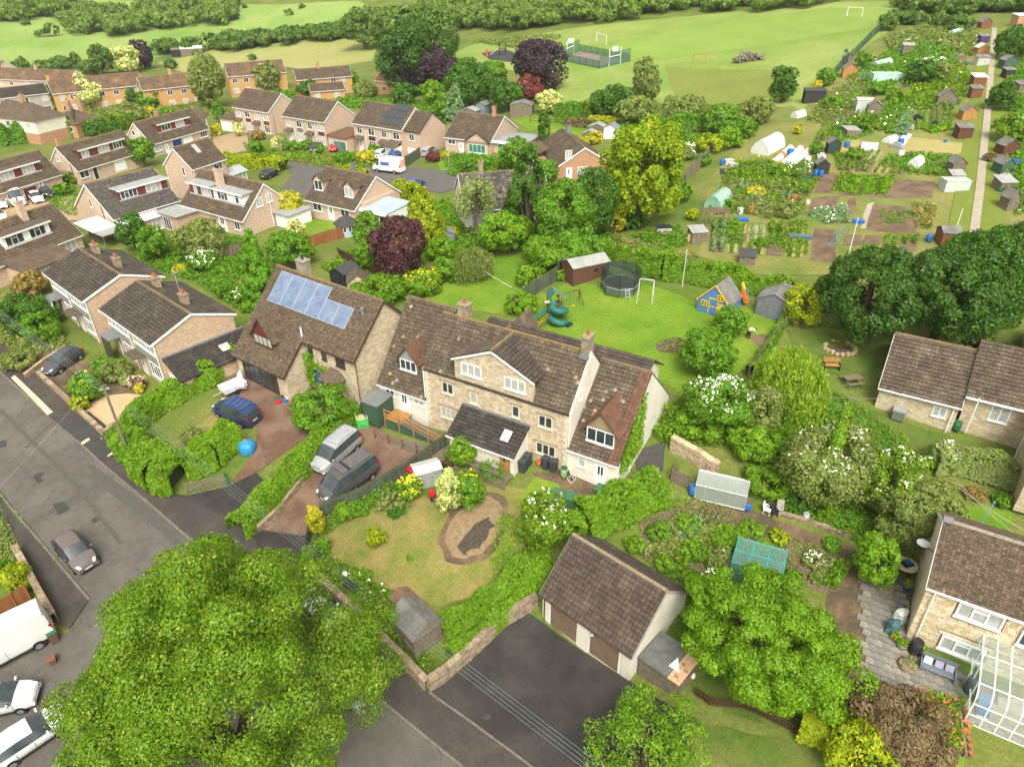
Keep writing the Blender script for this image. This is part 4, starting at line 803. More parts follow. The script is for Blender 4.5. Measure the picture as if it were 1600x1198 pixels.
MB().box(x0+.5,x0+1.1,H.y0-dpt+.5,H.y0-dpt+1.2,.28,.42).build('seat',mat('blue_cushion',(.1,.2,.36)),tb); MB().obox((x0+.5,H.y0-dpt+1.2,.4),(.6,0,0),(0,.25,.6),(0,.08,0)).build('backrest',mat('blue_cushion',(.1,.2,.36)),tb); MB().box(x0+.52,x0+1.08,H.y0-dpt+.52,H.y0-dpt+1.18,0,.28).build('frame',white,tb)
# ---------- the estate ----------
mar=mat('maroon_panel',(.16,.045,.035),(.12,.035,.03),2,.8); bluedoor=mat('blue_steel',(.03,.07,.22))
def est(label,a,b,he,w,h,wm=pinkbrick,tm=tile_est,**k): return House('brick_house',label,a,b,he,w,h,wm,tm,tw=k.pop('tw',.33),tg=k.pop('tg',.36),**k)
E1=est('brick chalet house with maroon dormer at the left edge, behind the white camper',(-60,321),(87.7,271.3),2.5,3.9,3.7,th=math.radians(67))
E1.box_dormer(E1.L-11,E1.L-2.6,1.3,1.5,mar,[(E1.L-4.6,2.2,3),(E1.L-8.4,2.4,3)],tile_est)
E1.gar('f',(49,302),2.3,2.0,m=mar); E1.gar('f',(23,306),2.3,2.0); E1.door('f',(65,292),lights=1)
E2=est('brick chalet house with long maroon and white dormer beside the round green tree',(121.5,268.2),(222,238),2.5,3.8,3.7,th=math.radians(65.5))
E2.box_dormer(2.2,11.5,1.4,1.5,mar,[(3.4,1.5,2),(7.2,2.3,3),(10.2,1.9,3)],tile_est); E2.win('f',(132,272),1.8,1.2,2); E2.door('f',(149.5,270),m=dark); E2.gar('f',(188,258),2.3,2.0); E2.win('l',(90.5,248),.8,1.0,1); E2.win('l',(108,269),.6,.8,1)
MB().tube([(E2.x0-.1,1.5,4.8),(E2.x0-.12,1.5,-.4)],.05,5).build('drainpipe',dark,E2.root); E2.chimney(1.0,4.0,5.6,7.3,.7,.6)
E3=est('brick chalet house with red panelled dormer and blue garage door',(237.6,226.4),(326.5,201.3),2.5,3.9,3.8,th=math.radians(63.5))
E3.box_dormer(3.3,11.2,1.45,1.5,mat('red_panel',(.2,.04,.03)),[(5.4,2.3,3),(8.9,2.2,3)],tile_est); E3.win('f',(247,231),1.9,1.3,3); E3.door('f',(261.5,233),lights=1); E3.gar('f',(277.5,226),2.3,1.9,m=bluedoor); E3.gar('f',(294.5,221.5),2.3,1.9); E3.win('f',(318,209),1.9,1.3,3); E3.win('l',(208.5,208),.8,1.0,1); E3.win('l',(216,211),.8,1.0,1)
MB().tube([(E3.x0-.1,3.3,5.5),(E3.x0-.1,2.4,-.4)],.06,5).build('drainpipe',white,E3.root); E3.chimney(6,4.1,5.6,7.2,.7,.6)
MB().box(E3.L-.1,E3.L+2.2,2.5,7,-1,4.4).build('side_block',pinkbrick,E3.root); MB().obox((E3.L-.3,2.2,4.45),(2.7,0,0),(0,1.7,1.75),(0,0,-.12)).build('side_roof',tile_est,E3.root); window(E3.root,(E3.L+.5,2.5,2.9),(1,0),1.2,1.1,2)
E4=est('two storey brick house with a pale rooflight, in front of the blue garage door',(300.2,265.8),(354.7,248.3),4.9,3.3,3.0,th=math.radians(62.5))
E4.win('f',(340.5,260.5),1.7,1.25,3,top=True); E4.win('l',(287,268),.55,1.4,1); pipe(E4,[(.2,-.05,4.8),(.2,.1,-.4)]); pipe(E4,[(-.05,6.0,4.8),(-.02,6.0,-.4)])
k=E4.sl_at((307,233.5)); MB().obox((k[0]-.4,k[1]-.6,k[2]-.6*E4.sl+.08),(.8,0,0),(0,1.2,1.2*E4.sl),(0,0,.1)).build('skylight',curtain,E4.root)
ct=thing('conservatory','white conservatory with grey roof beside the two storey brick house','conservatory',tuple(E4.o),E4.th); MB().box(E4.L+.1,E4.L+3.6,.2,3.6,-.6,1.9).build('glazing',curtain,ct); MB().obox((E4.L,-.1,2.0),(3.9,0,0),(0,2,.8),(0,0,.08)).build('roof',mat('poly_grey',(.4,.44,.44),None,2,.3),ct); MB().obox((E4.L,3.9,2.0),(0,-2,.8),(3.9,0,0),(0,0,.08)).build('roof',mat('poly_grey',(.4,.44,.44)),ct)
for i in range(5): MB().box(E4.L+.1+i*.85,E4.L+.2+i*.85,.14,.2,-.5,1.9).build('mullion',white,ct)
E5=est('dark roofed brick chalet house with maroon dormer and white flat extension',(177,344),(285.3,314.5),2.5,5.4,4.1,wm=redbrick if False else pinkbrick,tm=mat('greyblack_tile',(.1,.088,.075),(.072,.064,.055),3.5,.9,.2,20,isl=.22,c3=(.2,.18,.14),s3=2.4,f3=.66),th=math.radians(54))
E5.box_dormer(2.7,10.2,2.1,1.45,mar,[(4.2,2.5,4),(8.0,2.4,3)],felt_pale); E5.win('l',(141.5,317),.6,1.3,1); MB().tube([(E5.x0-.1,2.7,4.8),(E5.x0-.1,2.3,-.4)],.05,5).build('drainpipe',brown,E5.root)
MB().box(.6,6.2,-2.6,.3,-1,2.05).build('extension',buff,E5.root); MB().box(.3,6.4,-2.9,.3,2.05,2.2).build('extension_roof',white,E5.root); window(E5.root,(1.4,-2.6,.5),(1,0),1.3,1.3,2); window(E5.root,(3.9,-2.6,.3),(1,0),2.1,1.5,3)
E5.win('f',(262,330),1.7,.9,2)
cp=thing('carport','corrugated white and grey carport roof beside the dark chalet house','carport',tuple(E5.o),E5.th); MB().obox((-3.6,-1.0,1.9),(3.5,0,0),(0,5.2,.35),(0,0,.08)).build('roof',white,cp); MB().obox((-3.6,-3.4,1.86),(3.5,0,0),(0,2.35,.06),(0,0,.08)).build('roof',felt_pale,cp)
for xx,yy in ((-3.5,-3.2),(-.3,-3.2),(-3.5,4)): MB().box(xx,xx+.1,yy,yy+.1,-.8,1.9).build('post',timber,cp)
E6=est('brick house with long white dormer and stout brick chimney, golden cypress beside it',(281.3,320),(380.2,346.4),2.5,4.6,4.1,th=math.radians(-33.5))
E6.box_dormer(.8,6.0,1.7,1.5,mar,[(2.1,.7,1),(4.6,2.2,3)],felt_pale); E6.box_dormer(6.2,12.6,1.7,1.5,white,[(8.2,2.2,3),(11.3,.8,1)],felt_pale)
E6.chimney(6.6,2.9,4.8,7.9,.9,.8,pinkbrick,2,dark); E6.win('r',(405,316),1.1,1.2,2); E6.win('r',(420,309),1.0,1.2,2); MB().tube([(E6.x1+.08,5.1,5.5),(E6.x1+.08,5.1,-.4)],.05,5).build('drainpipe',white,E6.root)
MB().box(-.8,3.6,-3.2,.3,-1.2,2.2).build('extension',buff,E6.root); MB().box(-1.1,3.9,-3.5,.3,2.2,2.36).build('extension_roof',felt_pale,E6.root); window(E6.root,(.2,-3.2,-.1),(1,0),1.7,1.9,3,sill=False); E6.door('f',(348.5,350),1.6,2.1,lights=2,m=white); E6.win('f',(371,353),1.1,1.1,2)
MB().box(E6.L+.1,E6.L+3,5.5,9.5,-1,2.2).build('rear_block',white,E6.root); MB().box(E6.L-.1,E6.L+3.2,5.2,9.7,2.2,2.35).build('rear_roof',felt_pale,E6.root)
E7=est('brick house with white clad dormer and brick chimney at the left edge',(-40,432),(127.5,366.5),2.5,3.95,3.8,th=math.radians(66))
E7.box_dormer(E7.L-9.5,E7.L-3.2,1.3,1.5,white,[(E7.L-4.9,2.2,3),(E7.L-8,2.4,3)],tile_est); E7.chimney(E7.L-4.6,3.5,5.0,8.0,.8,.8,pinkbrick,1); E7.win('f',(111.5,384),1.5,1.5,2); E7.win('f',(80,395),1.9,1.3,2)
MB().box(E7.L-11,E7.L-4.4,-3.2,.4,-1,2.0).build('extension',buff,E7.root); MB().obox((E7.L-11.2,-3.5,1.95),(7,0,0),(0,3.9,.9),(0,0,-.12)).build('extension_roof',tile_est,E7.root); window(E7.root,(E7.L-9.5,-3.2,.6),(1,0),1.6,1.2,3); window(E7.root,(E7.L-6.8,-3.2,.6),(1,0),1.8,1.2,3)
E8=est('chalet bungalow with two small gabled dormers and a glass roofed carport',(474.4,312),(553.3,330.2),2.5,5.1,3.6,th=math.radians(-32.5))
q=E8.sl_at((499,298)); E8.gable_dormer(q[0]-.85,q[0]+.85,q[1],1.55,.8,pinkbrick,tile_est,2,tw=.33); q=E8.sl_at((546,309)); E8.gable_dormer(q[0]-.85,q[0]+.85,q[1],1.55,.8,pinkbrick,tile_est,2,tw=.33)
E8.win('f',(496,323.5),1.7,1.15,2); E8.door('f',(517.5,332.5),1.1,2.1,lights=2); E8.win('f',(539,332.5),1.7,1.15,2); E8.chimney(E8.L*.55,5.3,5.6,7.2,.5,.5,lead,1,dark)
MB().box(E8.L-.1,E8.L+.6,1.5,8,-1,3.3).build('side_wall',pinkbrick,E8.root)
cp=thing('carport','pale blue sheet roofed carport against the chalet bungalow','carport',tuple(E8.o),E8.th); MB().obox((E8.L,1.0,2.6),(5.0,0,-.1),(0,5.6,.25),(0,0,.1)).build('roof',mat('pale_blue_sheet',(.4,.47,.52),(.33,.4,.45),.8,.4),cp); MB().box(E8.L-.05,E8.L+5.1,.86,1.0,2.25,2.65).build('fascia',white,cp); MB().box(E8.L+4.8,E8.L+4.95,1,6.4,-1,2.45).build('side_wall',white,cp)
for xx in (1.0,3.4): MB().box(E8.L+xx,E8.L+xx+.1,1.1,1.2,-.8,2.5).build('post',white,cp)
def semi(label,a,b,panels,ext=0):
    Hh=est(label,a,b,5.0,4.4,3.25,th=math.radians(-33)); L=Hh.L
    for k in range(2):
        xs=(L*.13+k*L*.5,L*.36+k*L*.5)
        for j,x in enumerate(xs):
            window(Hh.root,(x-.6,Hh.y0,3.2),(1,0),1.2+.3*j,1.3,2,top=True)
        x=xs[1]; MB().box(x-.65,x+1.0,Hh.y0-.04,Hh.y0+.02,2.25,3.05).build('hung_panel',panels[k],Hh.root); window(Hh.root,(x-.65,Hh.y0,.6),(1,0),1.65,1.55,3,top=True)
        door(Hh.root,(xs[0]-.5,Hh.y0,-.1),(1,0),1.0,2.1,lights=1); MB().obox((xs[0]-1.0,Hh.y0-1.1,2.2),(2.0,0,0),(0,1.1,.5),(0,0,.1)).build('porch_canopy',tile_est,Hh.root)
        pipe(Hh,[(L*.5*k+L*.25,Hh.y0-.08,4.9),(L*.5*k+L*.25,Hh.y0-.08,-.5)])
    return Hh
E9a=semi('left semi detached brick pair with maroon panels, behind the telegraph pole',(362.5,167.6),(419.5,176.4),(mar,mar))
E9b=semi('middle semi detached brick pair with one grey and one maroon panel',(440.2,181.4),(506,192),(mat('grey_hung',(.2,.2,.19)),mar))
E9c=semi('right semi detached brick pair with dark solar panels on its roof',(549.4,192.6),(627.7,204.5),(brown,brown)); L=E9c.L
MB().prism([(L-.2,1.1,-1.2),(L-.2,1.1,4.9),(L-.2,4.9,7.6),(L-.2,8.6,4.9),(L-.2,8.6,-1.2)],(3.6,0,0)).build('side_extension',pinkbrick,E9c.root); r_=MB().obox((L-.2,.8,4.9),(3.8,0,0),(0,4.1,2.85),(0,0,-.1)).build('roof',under,E9c.root); tiles(r_,(L-.2,.8,4.9),(1,0,0),(0,4.1,2.85),3.8,5,tile_est,.33,.36,1); MB().obox((L-.2,8.9,4.9),(0,-4.0,2.85),(3.8,0,0),(0,0,-.1)).build('roof',tile_est,E9c.root)
garage_door(E9c.root,(L+.4,1.1,-.3),(1,0),2.4,2.1,white); window(E9c.root,(L+.8,1.1,3.2),(1,0),1.2,1.2,2); MB().box(L-2.9,L-.5,-1.6,.3,-.8,2.2).build('porch',white,E9c.root); MB().obox((L-3.1,-1.9,2.2),(2.8,0,0),(0,2.2,.8),(0,0,.1)).build('porch_roof',tile_est,E9c.root)
for i in range(2): window(E9c.root,(L-2.8+i*1.1,-1.6,-.2),(1,0),1.0,2.2,2,sill=False)
pv=thing('solar_array','dark solar panels on the far brick semi','solar panels',tuple(E9c.o),E9c.th); q=E9c.sl_at((593,196)); sl=E9c.sl; up=Vector((0,1,sl)).normalized(); nn=Vector((0,-sl,1)).normalized()
for i in range(4):
    for j in range(3):
        if j<2 or i>0: MB().obox(Vector((L-5.9+i*1.25+ (0.0),.7+j*1.35,5+sl*(.7+j*1.35)))+nn*.1,(1.2,0,0),up*1.6,nn*.05).build('solar_panel',mat('black_cell',(.045,.048,.055),(.06,.062,.07),2,.25,spec=.5),pv)
def fgar(H,x0,x1,y0,y1,hh,m,rm,lb,dm=None):
    g=thing('garage',lb,'garage',tuple(H.o),H.th); MB().box(x0,x1,y0,y1,-1.2,hh).build('wall',m,g); MB().obox((x0-.2,y0-.3,hh),(x1-x0+.4,0,0),(0,y1-y0+.5,.35),(0,0,.12)).build('roof',rm,g)
    garage_door(g,(x0+.35,y0,-.4),(1,0),x1-x0-.7,2.05,dm or white); return g
fgar(E9a,-4.6,-.4,-.5,5,2.5,pinkbrick,tile_est,'white doored garage left of the semi detached pairs'); fgar(E9c,-4.2,-.3,-1.6,4,2.4,pinkbrick,tile_red,'green doored garage with red tile roof between the semis',mat('green_steel',(.1,.2,.16))); fgar(E9b,E9b.L+.2,E9b.L+3.6,.3,6,2.6,pinkbrick,tile_est,'brick garage with window beside the middle semi',mat('pale_door',(.5,.45,.38)))
E10=est('brick bungalow with white front gable and green curtained window',(693,214.5),(767.7,222),2.5,6.0,3.3,th=math.radians(-25)); L=E10.L
E10.gable_dormer(5.0,9.4,-.6,.4,1.45,pinkbrick,tile_est,1,win=False,over=.25,tw=.33) ; MB().box(5.0,9.4,-.6,.5,-1.2,2.5).build('bay_wall',pinkbrick,E10.root); window(E10.root,(5.5,-.6,.5),(1,0),3.4,1.5,4,pane=mat('green_curtain',(.05,.22,.14),None,2,.3)); E10.win('f',(706,222),1.5,.8,2); E10.door('f',(721,232),1.0,2.1,lights=1); E10.chimney(L*.78,6.0,5.4,7.2,.6,.6)
MB().box(L-.1,L+6.2,1.2,7.5,-1.2,2.5).build('flat_extension',pinkbrick,E10.root); MB().box(L-.2,L+6.5,.8,7.8,2.5,2.68).build('flat_roof',mat('grey_flat',(.32,.34,.36),(.22,.22,.22),.35,.6),E10.root); MB().box(L-.2,L+6.5,.72,.8,2.2,2.7).build('fascia',white,E10.root); window(E10.root,(L+.8,1.2,.6),(1,0),2.0,1.4,2,pane=mat('green_curtain',(.05,.22,.14)))
E11=est('brick house showing its gable window behind the golden maple',(835.7,230),(866.4,263.3),2.5,4.7,2.85,wm=redbrick,th=math.radians(-78)); E11.win('r',(888.5,241.5),1.1,1.3,2); E11.door('r',(889,272),1.0,2.0,lights=1); E11.win('r',(910,266),1.6,1.1,2); E11.chimney(3,4.9,5.0,6.4,.6,.6,lead,1,dark)
MB().box(2,7,-2.3,.3,-1.2,2.6).build('side_wing',redbrick,E11.root); MB().obox((1.7,.5,3.9),(5.6,0,0),(0,-3.1,-1.2),(0,0,.12)).build('side_roof',tile_est,E11.root)
for i in range(4): window(E11.root,(2.3+i*1.15,-2.3,.4),(1,0),1.1,1.6,1,sill=False)
E12=est('lichen covered tile roofed bungalow behind the conifer and silver leaved tree',(726,331),(803,320),2.7,4.9,3.6,wm=whitewall,tm=tilemat('lichen_tile',(.12,.11,.09),(.085,.075,.06),(.3,.29,.22),.6,.35,1.6),th=math.radians(12),L=12); E12.win('f',(747,345),1.6,1.6,2); E12.chimney(3.2,5.0,5.9,7.7,.6,.6,rock,1)
# ---------- houses behind ----------
def rowh(name,label,a,b,he,w,h,wm,tm,wins=(),th=None,rows=2,**k):
    Hh=House(name,label,a,b,he,w,h,wm,tm,tw=.5,tg=.4,th=th,**k)
    for x in wins:
        for r in range(rows): window(Hh.root,(x,Hh.y0,.7+2.55*r),(1,0),1.4,1.3,2,frame=white,sill=False,fw=.1)
    return Hh
bt=mat('mossy_row_tile',(.15,.1,.07),(.11,.075,.055),2,.9,.2,9,isl=.2,c3=(.25,.15,.06),s3=.4,f3=.56)
F1=rowh('terraced_house','long orange brick row with mossy roof behind the pale flowering tree',(81,147.5),(220,130.5),5.1,3.9,2.9,orange,bt,[1.5,4,11,14.5,17.5,20],th=math.radians(33)); F1.chimney(.4,3.9,7.4,9,.7,.6,orange)
F3=rowh('terraced_house','orange brick row partly hidden by the tall birch',(222,142),(300,131),5.1,3.7,2.7,orange,bt,[6,9.5,12.5],th=math.radians(33)); F3.chimney(F3.L*.62,3.9,7.2,9.0,.8,.7,orange)
F4=rowh('terraced_house','orange brick row with pale roof hatch on the far right of the rows',(355.8,120.5),(446,112),5.1,3.9,2.8,orange,bt,[1,4,7.5,11],th=math.radians(26)); MB().obox((9.3,1.2,5.1+1.2*F4.sl+.1),(1.6,0,0),(0,1.9,1.9*F4.sl),(0,0,.08)).build('roof_hatch',mat('pale_hatch',(.4,.45,.46)),F4.root)
F5=rowh('terraced_house','small orange brick house behind the middle semi',(463,126),(549,118),4.6,3.0,2.2,orange,tile_est,[2,9,11.5],th=math.radians(24)); F5.chimney(6.6,3.0,6.2,7.8,.7,.6,redbrick)
F5b=rowh('bungalow','low orange brick bungalow with dark roof in front of the small orange house',(485,144),(540,141.5),2.6,2.6,1.5,orange,tile_est,[1,6],th=math.radians(20),rows=1)
F6=rowh('brick_house','red tiled brick house at the edge of the hay meadow',(585,126),(622,132),3.2,4.2,2.6,orange,tile_red,[2,6],th=math.radians(-30),rows=1); F6.chimney(3,4.2,5.2,7.2,.6,.6,redbrick)
L1=rowh('grey_house','grey rendered house with dark roof and white bargeboard at the far left',(-30,158),(72,143.5),5.0,3.6,1.9,mat('grey_roughcast',(.4,.37,.31)),tile_dark,[4,9,13.5],th=math.radians(40)); MB().box(5.6,8,-1.5,.4,-1,3.4).build('front_porch',mat('grey_roughcast',(.4,.37,.31)),L1.root); MB().box(5.4,8.2,-1.8,.4,3.4,3.6).build('porch_roof',white,L1.root)
L2=rowh('terraced_house','long pink walled row with mossy roof behind the grey house',(-40,122.5),(104,129.5),5.0,3.6,2.6,pinkbrick,bt,[8,12,18,22],th=math.radians(-14)); L2.chimney(20,3.6,7,8.6,.7,.6,pinkbrick)
L0=rowh('barn','brown roofed building with stone gable at the top left edge',(-40,108),(13,107),3.5,3.4,2.4,dressed,bt,[],th=math.radians(-20))
def hip(name,label,a,b,he,w,h,wm,tm,low=None,ch=()):
    zz=Gd(a[0],a[1]+10)[2]
    for _ in range(5):
        A=W(*a,zz+he); Bp=W(*b,zz+he); zz=.5*(zg(A[0],A[1])+zg(Bp[0],Bp[1]))
    th=math.atan2(Bp[1]-A[1],Bp[0]-A[0]); L=math.dist(A[:2],Bp[:2]); R=thing(name,label,'house',(A[0],A[1],zz),th)
    MB().box(.3,L-.3,.3,2*w-.3,-1,he).build('wall',wm,R)
    if low: MB().box(.25,L-.25,.25,2*w-.25,-1,2.4).build('lower_wall',low,R)
    MB().add([(0,0,he),(L,0,he),(L,2*w,he),(0,2*w,he),(w,w,he+h),(L-w,w,he+h)],[(0,1,5,4),(1,2,5),(2,3,4,5),(3,0,4),(3,2,1,0)]).build('roof',tm,R)
    for i in range(int(h*math.hypot(1,w/h)/.45)):
        f=i*.45/math.hypot(w,h); MB().obox((w*f,w*f,he+h*f+.02),(L-2*w*f,0,0),(0,.07,.05),(0,0,.06)).build('tile_course',tm,R)
    MB().tube([(w,w,he+h),(L-w,w,he+h)],.14,6).build('ridge_tiles',tm,R)
    for x,y in ch: c=MB().box(x-.5,x+.5,y-.4,y+.4,he+h*.4,he+h+1.5).build('chimney',redbrick,R); MB().lathe([(.15,0),(.12,.5)],8,(x,y,he+h+1.5)).build('chimney_pot',terracotta,c)
    for i in range(int(L/3.2)): window(R,(1+i*3.2,.3,he-1.6),(1,0),1.3,1.1,2)
    return R
hip('hipped_house','hipped house with white upper floor and red brick chimney at the left edge',(-30,181),(53,191),5.0,4,2.8,whitewall,tile_est,redbrick,[(9.5,4.2)]); hip('hipped_house','dark hipped house with two red chimneys below the orange row',(76,194),(118,195.5),3.0,4,2.9,redbrick,tile_est,None,[(3.5,3.4),(4.0,6.5)])
# ================= PLANTS =================
LV={}
def _lf(n,*a,**k): LV[n]=leaf('leaf_'+n,*a,**k)
_lf('mid',(0.0632,0.149,0.00886),(0.105,0.204,0.0138)); _lf('dark',(0.0338,0.0867,0.00886),(0.0591,0.128,0.0123)); _lf('deep',(0.0295,0.0714,0.00986),(0.0464,0.101,0.0128),(0.0843,0.153,0.0148),f3=.9)
_lf('lime',(0.0735,0.144,0.0072),(0.113,0.191,0.0101),(0.225,0.242,0.036),f3=.9); _lf('vivid',(0.0665,0.164,0.00828),(0.105,0.229,0.0116)); _lf('maple',(0.137,0.205,0.0072),(0.245,0.279,0.00864),(0.0784,0.14,0.0072),f3=.75); _lf('bright',(0.0818,0.171,0.0068),(0.135,0.233,0.0113)); _lf('yellow',(0.178,0.238,0.00547),(0.318,0.298,0.012),(0.0894,0.171,0.00657),f3=.72)
_lf('gold',(0.3,0.28,0.02),(0.4,0.35,0.03),(0.127,0.204,0.00986),f3=.8); _lf('purple',(0.05,0.02,0.024),(0.095,0.038,0.038),(0.0472,0.0468,0.018),f3=.9); _lf('copper',(0.03,0.02,0.026),(0.055,0.034,0.04)); _lf('plum',(0.11,0.028,0.026),(0.16,0.05,0.035))
_lf('variegated',(0.378,0.374,0.14),(0.543,0.499,0.24),(0.135,0.246,0.0295),f3=.7); _lf('blue',(0.102,0.173,0.0742),(0.169,0.255,0.108)); _lf('olive',(0.0843,0.143,0.0172),(0.189,0.198,0.06)); _lf('silver',(0.118,0.173,0.0394),(0.26,0.25,0.13),(0.169,0.246,0.0148),f3=.75)
_lf('willow',(0.134,0.228,0.0137),(0.214,0.295,0.0274)); _lf('heather',(0.11,0.075,0.04),(0.17,0.12,0.06),(0.142,0.135,0.03),f3=.85); _lf('hedge',(0.0735,0.152,0.00793),(0.123,0.216,0.0113)); _lf('rust',(0.2,0.11,0.04),(0.28,0.17,0.06),(0.0843,0.163,0.0148),f3=.7); _lf('far',(0.0894,0.143,0.0219),(0.124,0.185,0.0301)); _lf('fardark',(0.0581,0.104,0.0164),(0.0894,0.147,0.023))
petal=leaf('petal_white',(.68,.68,.58),(.8,.8,.74),tl=.2); petal_y=leaf('petal_yellow',(.65,.5,.02),(.75,.6,.05)); petal_p=leaf('petal_pink',(.6,.3,.32),(.72,.55,.52)); petal_r=leaf('petal_red',(.6,.08,.04),(.7,.2,.06))
def _unit(r,n):
    v=r.normal(size=(n,3)); return v/np.linalg.norm(v,axis=1,keepdims=True)
def leafquads(C,Nn,size,r,asp=.55,droop=0.,tri=False):
    n=len(C); Nn=Nn+r.normal(0,.4,(n,3)); Nn/=np.linalg.norm(Nn,axis=1,keepdims=True)+1e-9
    t=_unit(r,n)
    if droop: t=t*(1-droop)+np.array([0,0,-1])*droop
    t-=Nn*(t*Nn).sum(1,keepdims=True); t/=np.linalg.norm(t,axis=1,keepdims=True)+1e-9
    if droop>.6:
        t=np.array([0,0,-1.])+r.normal(0,.25,(n,3)); t/=np.linalg.norm(t,axis=1,keepdims=True); Nn=np.cross(t,_unit(r,n)); Nn/=np.linalg.norm(Nn,axis=1,keepdims=True)+1e-9
    b=np.cross(Nn,t); s=(size*r.uniform(.5,1.6,n))[:,None]
    if tri: return np.stack([C-t*s,C+t*s*.6+b*s*asp*1.3,C+t*s*.6-b*s*asp*1.3],1).reshape(-1,3)
    return np.stack([C-t*s,C+b*s*asp,C+t*s,C-b*s*asp],1).reshape(-1,3)
def crown_pts(r,n,rx,ry,rz,kind='round',clump=.34,nc=None,inner=.55):
    """leaf positions and outward directions, gathered in clumps over the crown"""
    nc=nc or max(14,int(44*(.34/clump)**2)); rm=(rx+ry+rz)/3
    d=_unit(r,nc*3); d=d[d[:,2]>-.8][:nc]; nc=len(d)
    lob=_unit(r,6); rad=r.uniform(inner,.93,nc)**.7*(.92+.3*np.clip(d@lob.T,0,1).__pow__(3).max(1)-.12)
    if kind in('cone','column'):
        nc=110; rad=None
        tz=r.uniform(-1,.98,nc); a=r.uniform(0,2*np.pi,nc)
        wv=np.clip((1-(tz+1)/2)**.75,.04,1) if kind=='cone' else np.clip(1-np.abs(tz)**4,.25,1)
        cc=np.stack([np.cos(a)*wv*rx*.85,np.sin(a)*wv*ry*.85,tz*rz],1); cr=clump*rm*(.25+.75*wv)*r.uniform(.7,1.2,nc)*(.55 if kind=='cone' else .45)
        d=np.stack([np.cos(a),np.sin(a),np.full(nc,.35)],1)
    else:
        cc=d*rad[:,None]*np.array([rx,ry,rz])*(1-clump*.55); cr=clump*rm*r.uniform(.65,1.3,nc)
        if kind=='dome': cc[:,:2]*=(1-.44*cc[:,2:]/rz)*1.02
        if kind=='bush': cc[:,2]=np.where(cc[:,2]<0,cc[:,2]*.9,cc[:,2])
    k=r.choice(nc,n,p=cr**2/np.sum(cr**2)); e=_unit(r,n)+d[k]*.55+np.array([0,0,.25]); e/=np.linalg.norm(e,axis=1,keepdims=True)
    P=cc[k]+e*(cr[k]*r.uniform(.72,1.06,n))[:,None]*np.array([1,1,min(1.15,max(.7,rz/max(rx,ry)))])
    return P,e
def spot(pxx,pyy,w,h,clear,amin=.3):
    """where a crown of this apparent size stands: ground point, half width, half height, centre height"""
    zc=2.; 
    for _ in range(5):
        P=Gd(pxx,pyy,zc); s=ppm(P); a=w/2/s; dep=math.asin(max(-.99,min(.99,(CZ-P[2])/np.linalg.norm(P-CAM))))
        c=math.sqrt(max((h/2/s)**2-(a*math.sin(dep))**2,(.32*a)**2))/math.cos(dep); c=min(c,3.2*a); zc=c*(1+clear)
    return np.array([P[0],P[1],z1(P[0],P[1])]),a,c,zc,s
_seed=[11]; NLEAF=[0]
def tree(name,label,pxx,pyy,w,h,m='mid',kind='round',clear=.45,cat='tree',group=None,clump=.27,flower=None,nf=0,cov=3.6,lpx=2.05,trunk=True,rr=None,droop=.15,asp=.55,inner=.55,bark_m=None,fsize=1.):
    _seed[0]+=1; r=np.random.RandomState(_seed[0]); G0,a,c,zc,s=spot(pxx,pyy,w,h,clear)
    root=thing(name,label,cat,tuple(G0),r.uniform(0,6.28) if rr is None else rr,group)
    ls=max(lpx/s,.05); n=int(cov*math.pi/4*w*h/(1.1*lpx*lpx)); n=max(160,min(int(n*1.5),250000)); NLEAF[0]+=n
    P,e=crown_pts(r,n,a,a*r.uniform(.9,1.05) if rr is None else a,c,kind,clump,inner=inner)
    P=P+np.array([0,0,zc]); lowz=.05 if clear<.2 else None
    if lowz is not None: P[:,2]=np.maximum(P[:,2],r.uniform(.03,.3,n))
    if kind=='weep':
        k=r.rand(n)<.8; P[k,2]-=r.uniform(0,1.1*c,k.sum())*np.clip(np.hypot(P[k,0],P[k,1])/a,.2,1); P[:,2]=np.maximum(P[:,2],.15)
    tri=lpx<2.9; quads('crown' if trunk else 'foliage',leafquads(P,e,ls,r,asp,.85 if kind=='weep' else droop,tri),LV[m],root,per=3 if tri else 4)
    if flower is not None:
        k=np.argsort(-(e[:,2]+r.uniform(0,.9,n)))[:max(nf*3,1)]; k=r.choice(k,min(nf,len(k)),replace=False)
        C=np.repeat(P[k]+e[k]*ls*.8,4,0)+r.normal(0,ls*.55,(len(k)*4,3)); E=np.repeat(e[k],4,0)*.6+np.array([0,0,.7])
        quads('blossom',leafquads(C,E,ls*.6*fsize,r,.8),flower,root)
    b=MB(); bm_=bark_m or bark; tr=max(.05,.075*a+.02)
    if trunk:
        top=Vector((r.uniform(-.1,.1)*a,r.uniform(-.1,.1)*a,zc+.25*c)); b.tube([(0,0,-.4),(0,0,zc*.35),tuple(top*.7),tuple(top)],[tr*1.25,tr,tr*.65,tr*.25],7)
        for i in range(6):
            ang=i*1.05+r.uniform(0,.5); st=Vector((0,0,max(.3,zc-c*.75)))+Vector((top.x,top.y,0))*.4; en=Vector((math.cos(ang)*a*.6,math.sin(ang)*a*.6,zc+c*r.uniform(-.1,.45))); mid=(st+en)/2+Vector((0,0,.12*c)); b.tube([st,mid,en],[tr*.5,tr*.33,tr*.1],5)
        b.build('trunk',bm_,root,True)
    else:
        for i in range(5):
            ang=i*1.26; b.tube([(0,0,-.2),(math.cos(ang)*a*.3,math.sin(ang)*a*.3,zc*.8),(math.cos(ang)*a*.55,math.sin(ang)*a*.55,zc+c*.35)],[.04,.03,.012],5)
        b.build('stems',bm_,root,True)
    return root
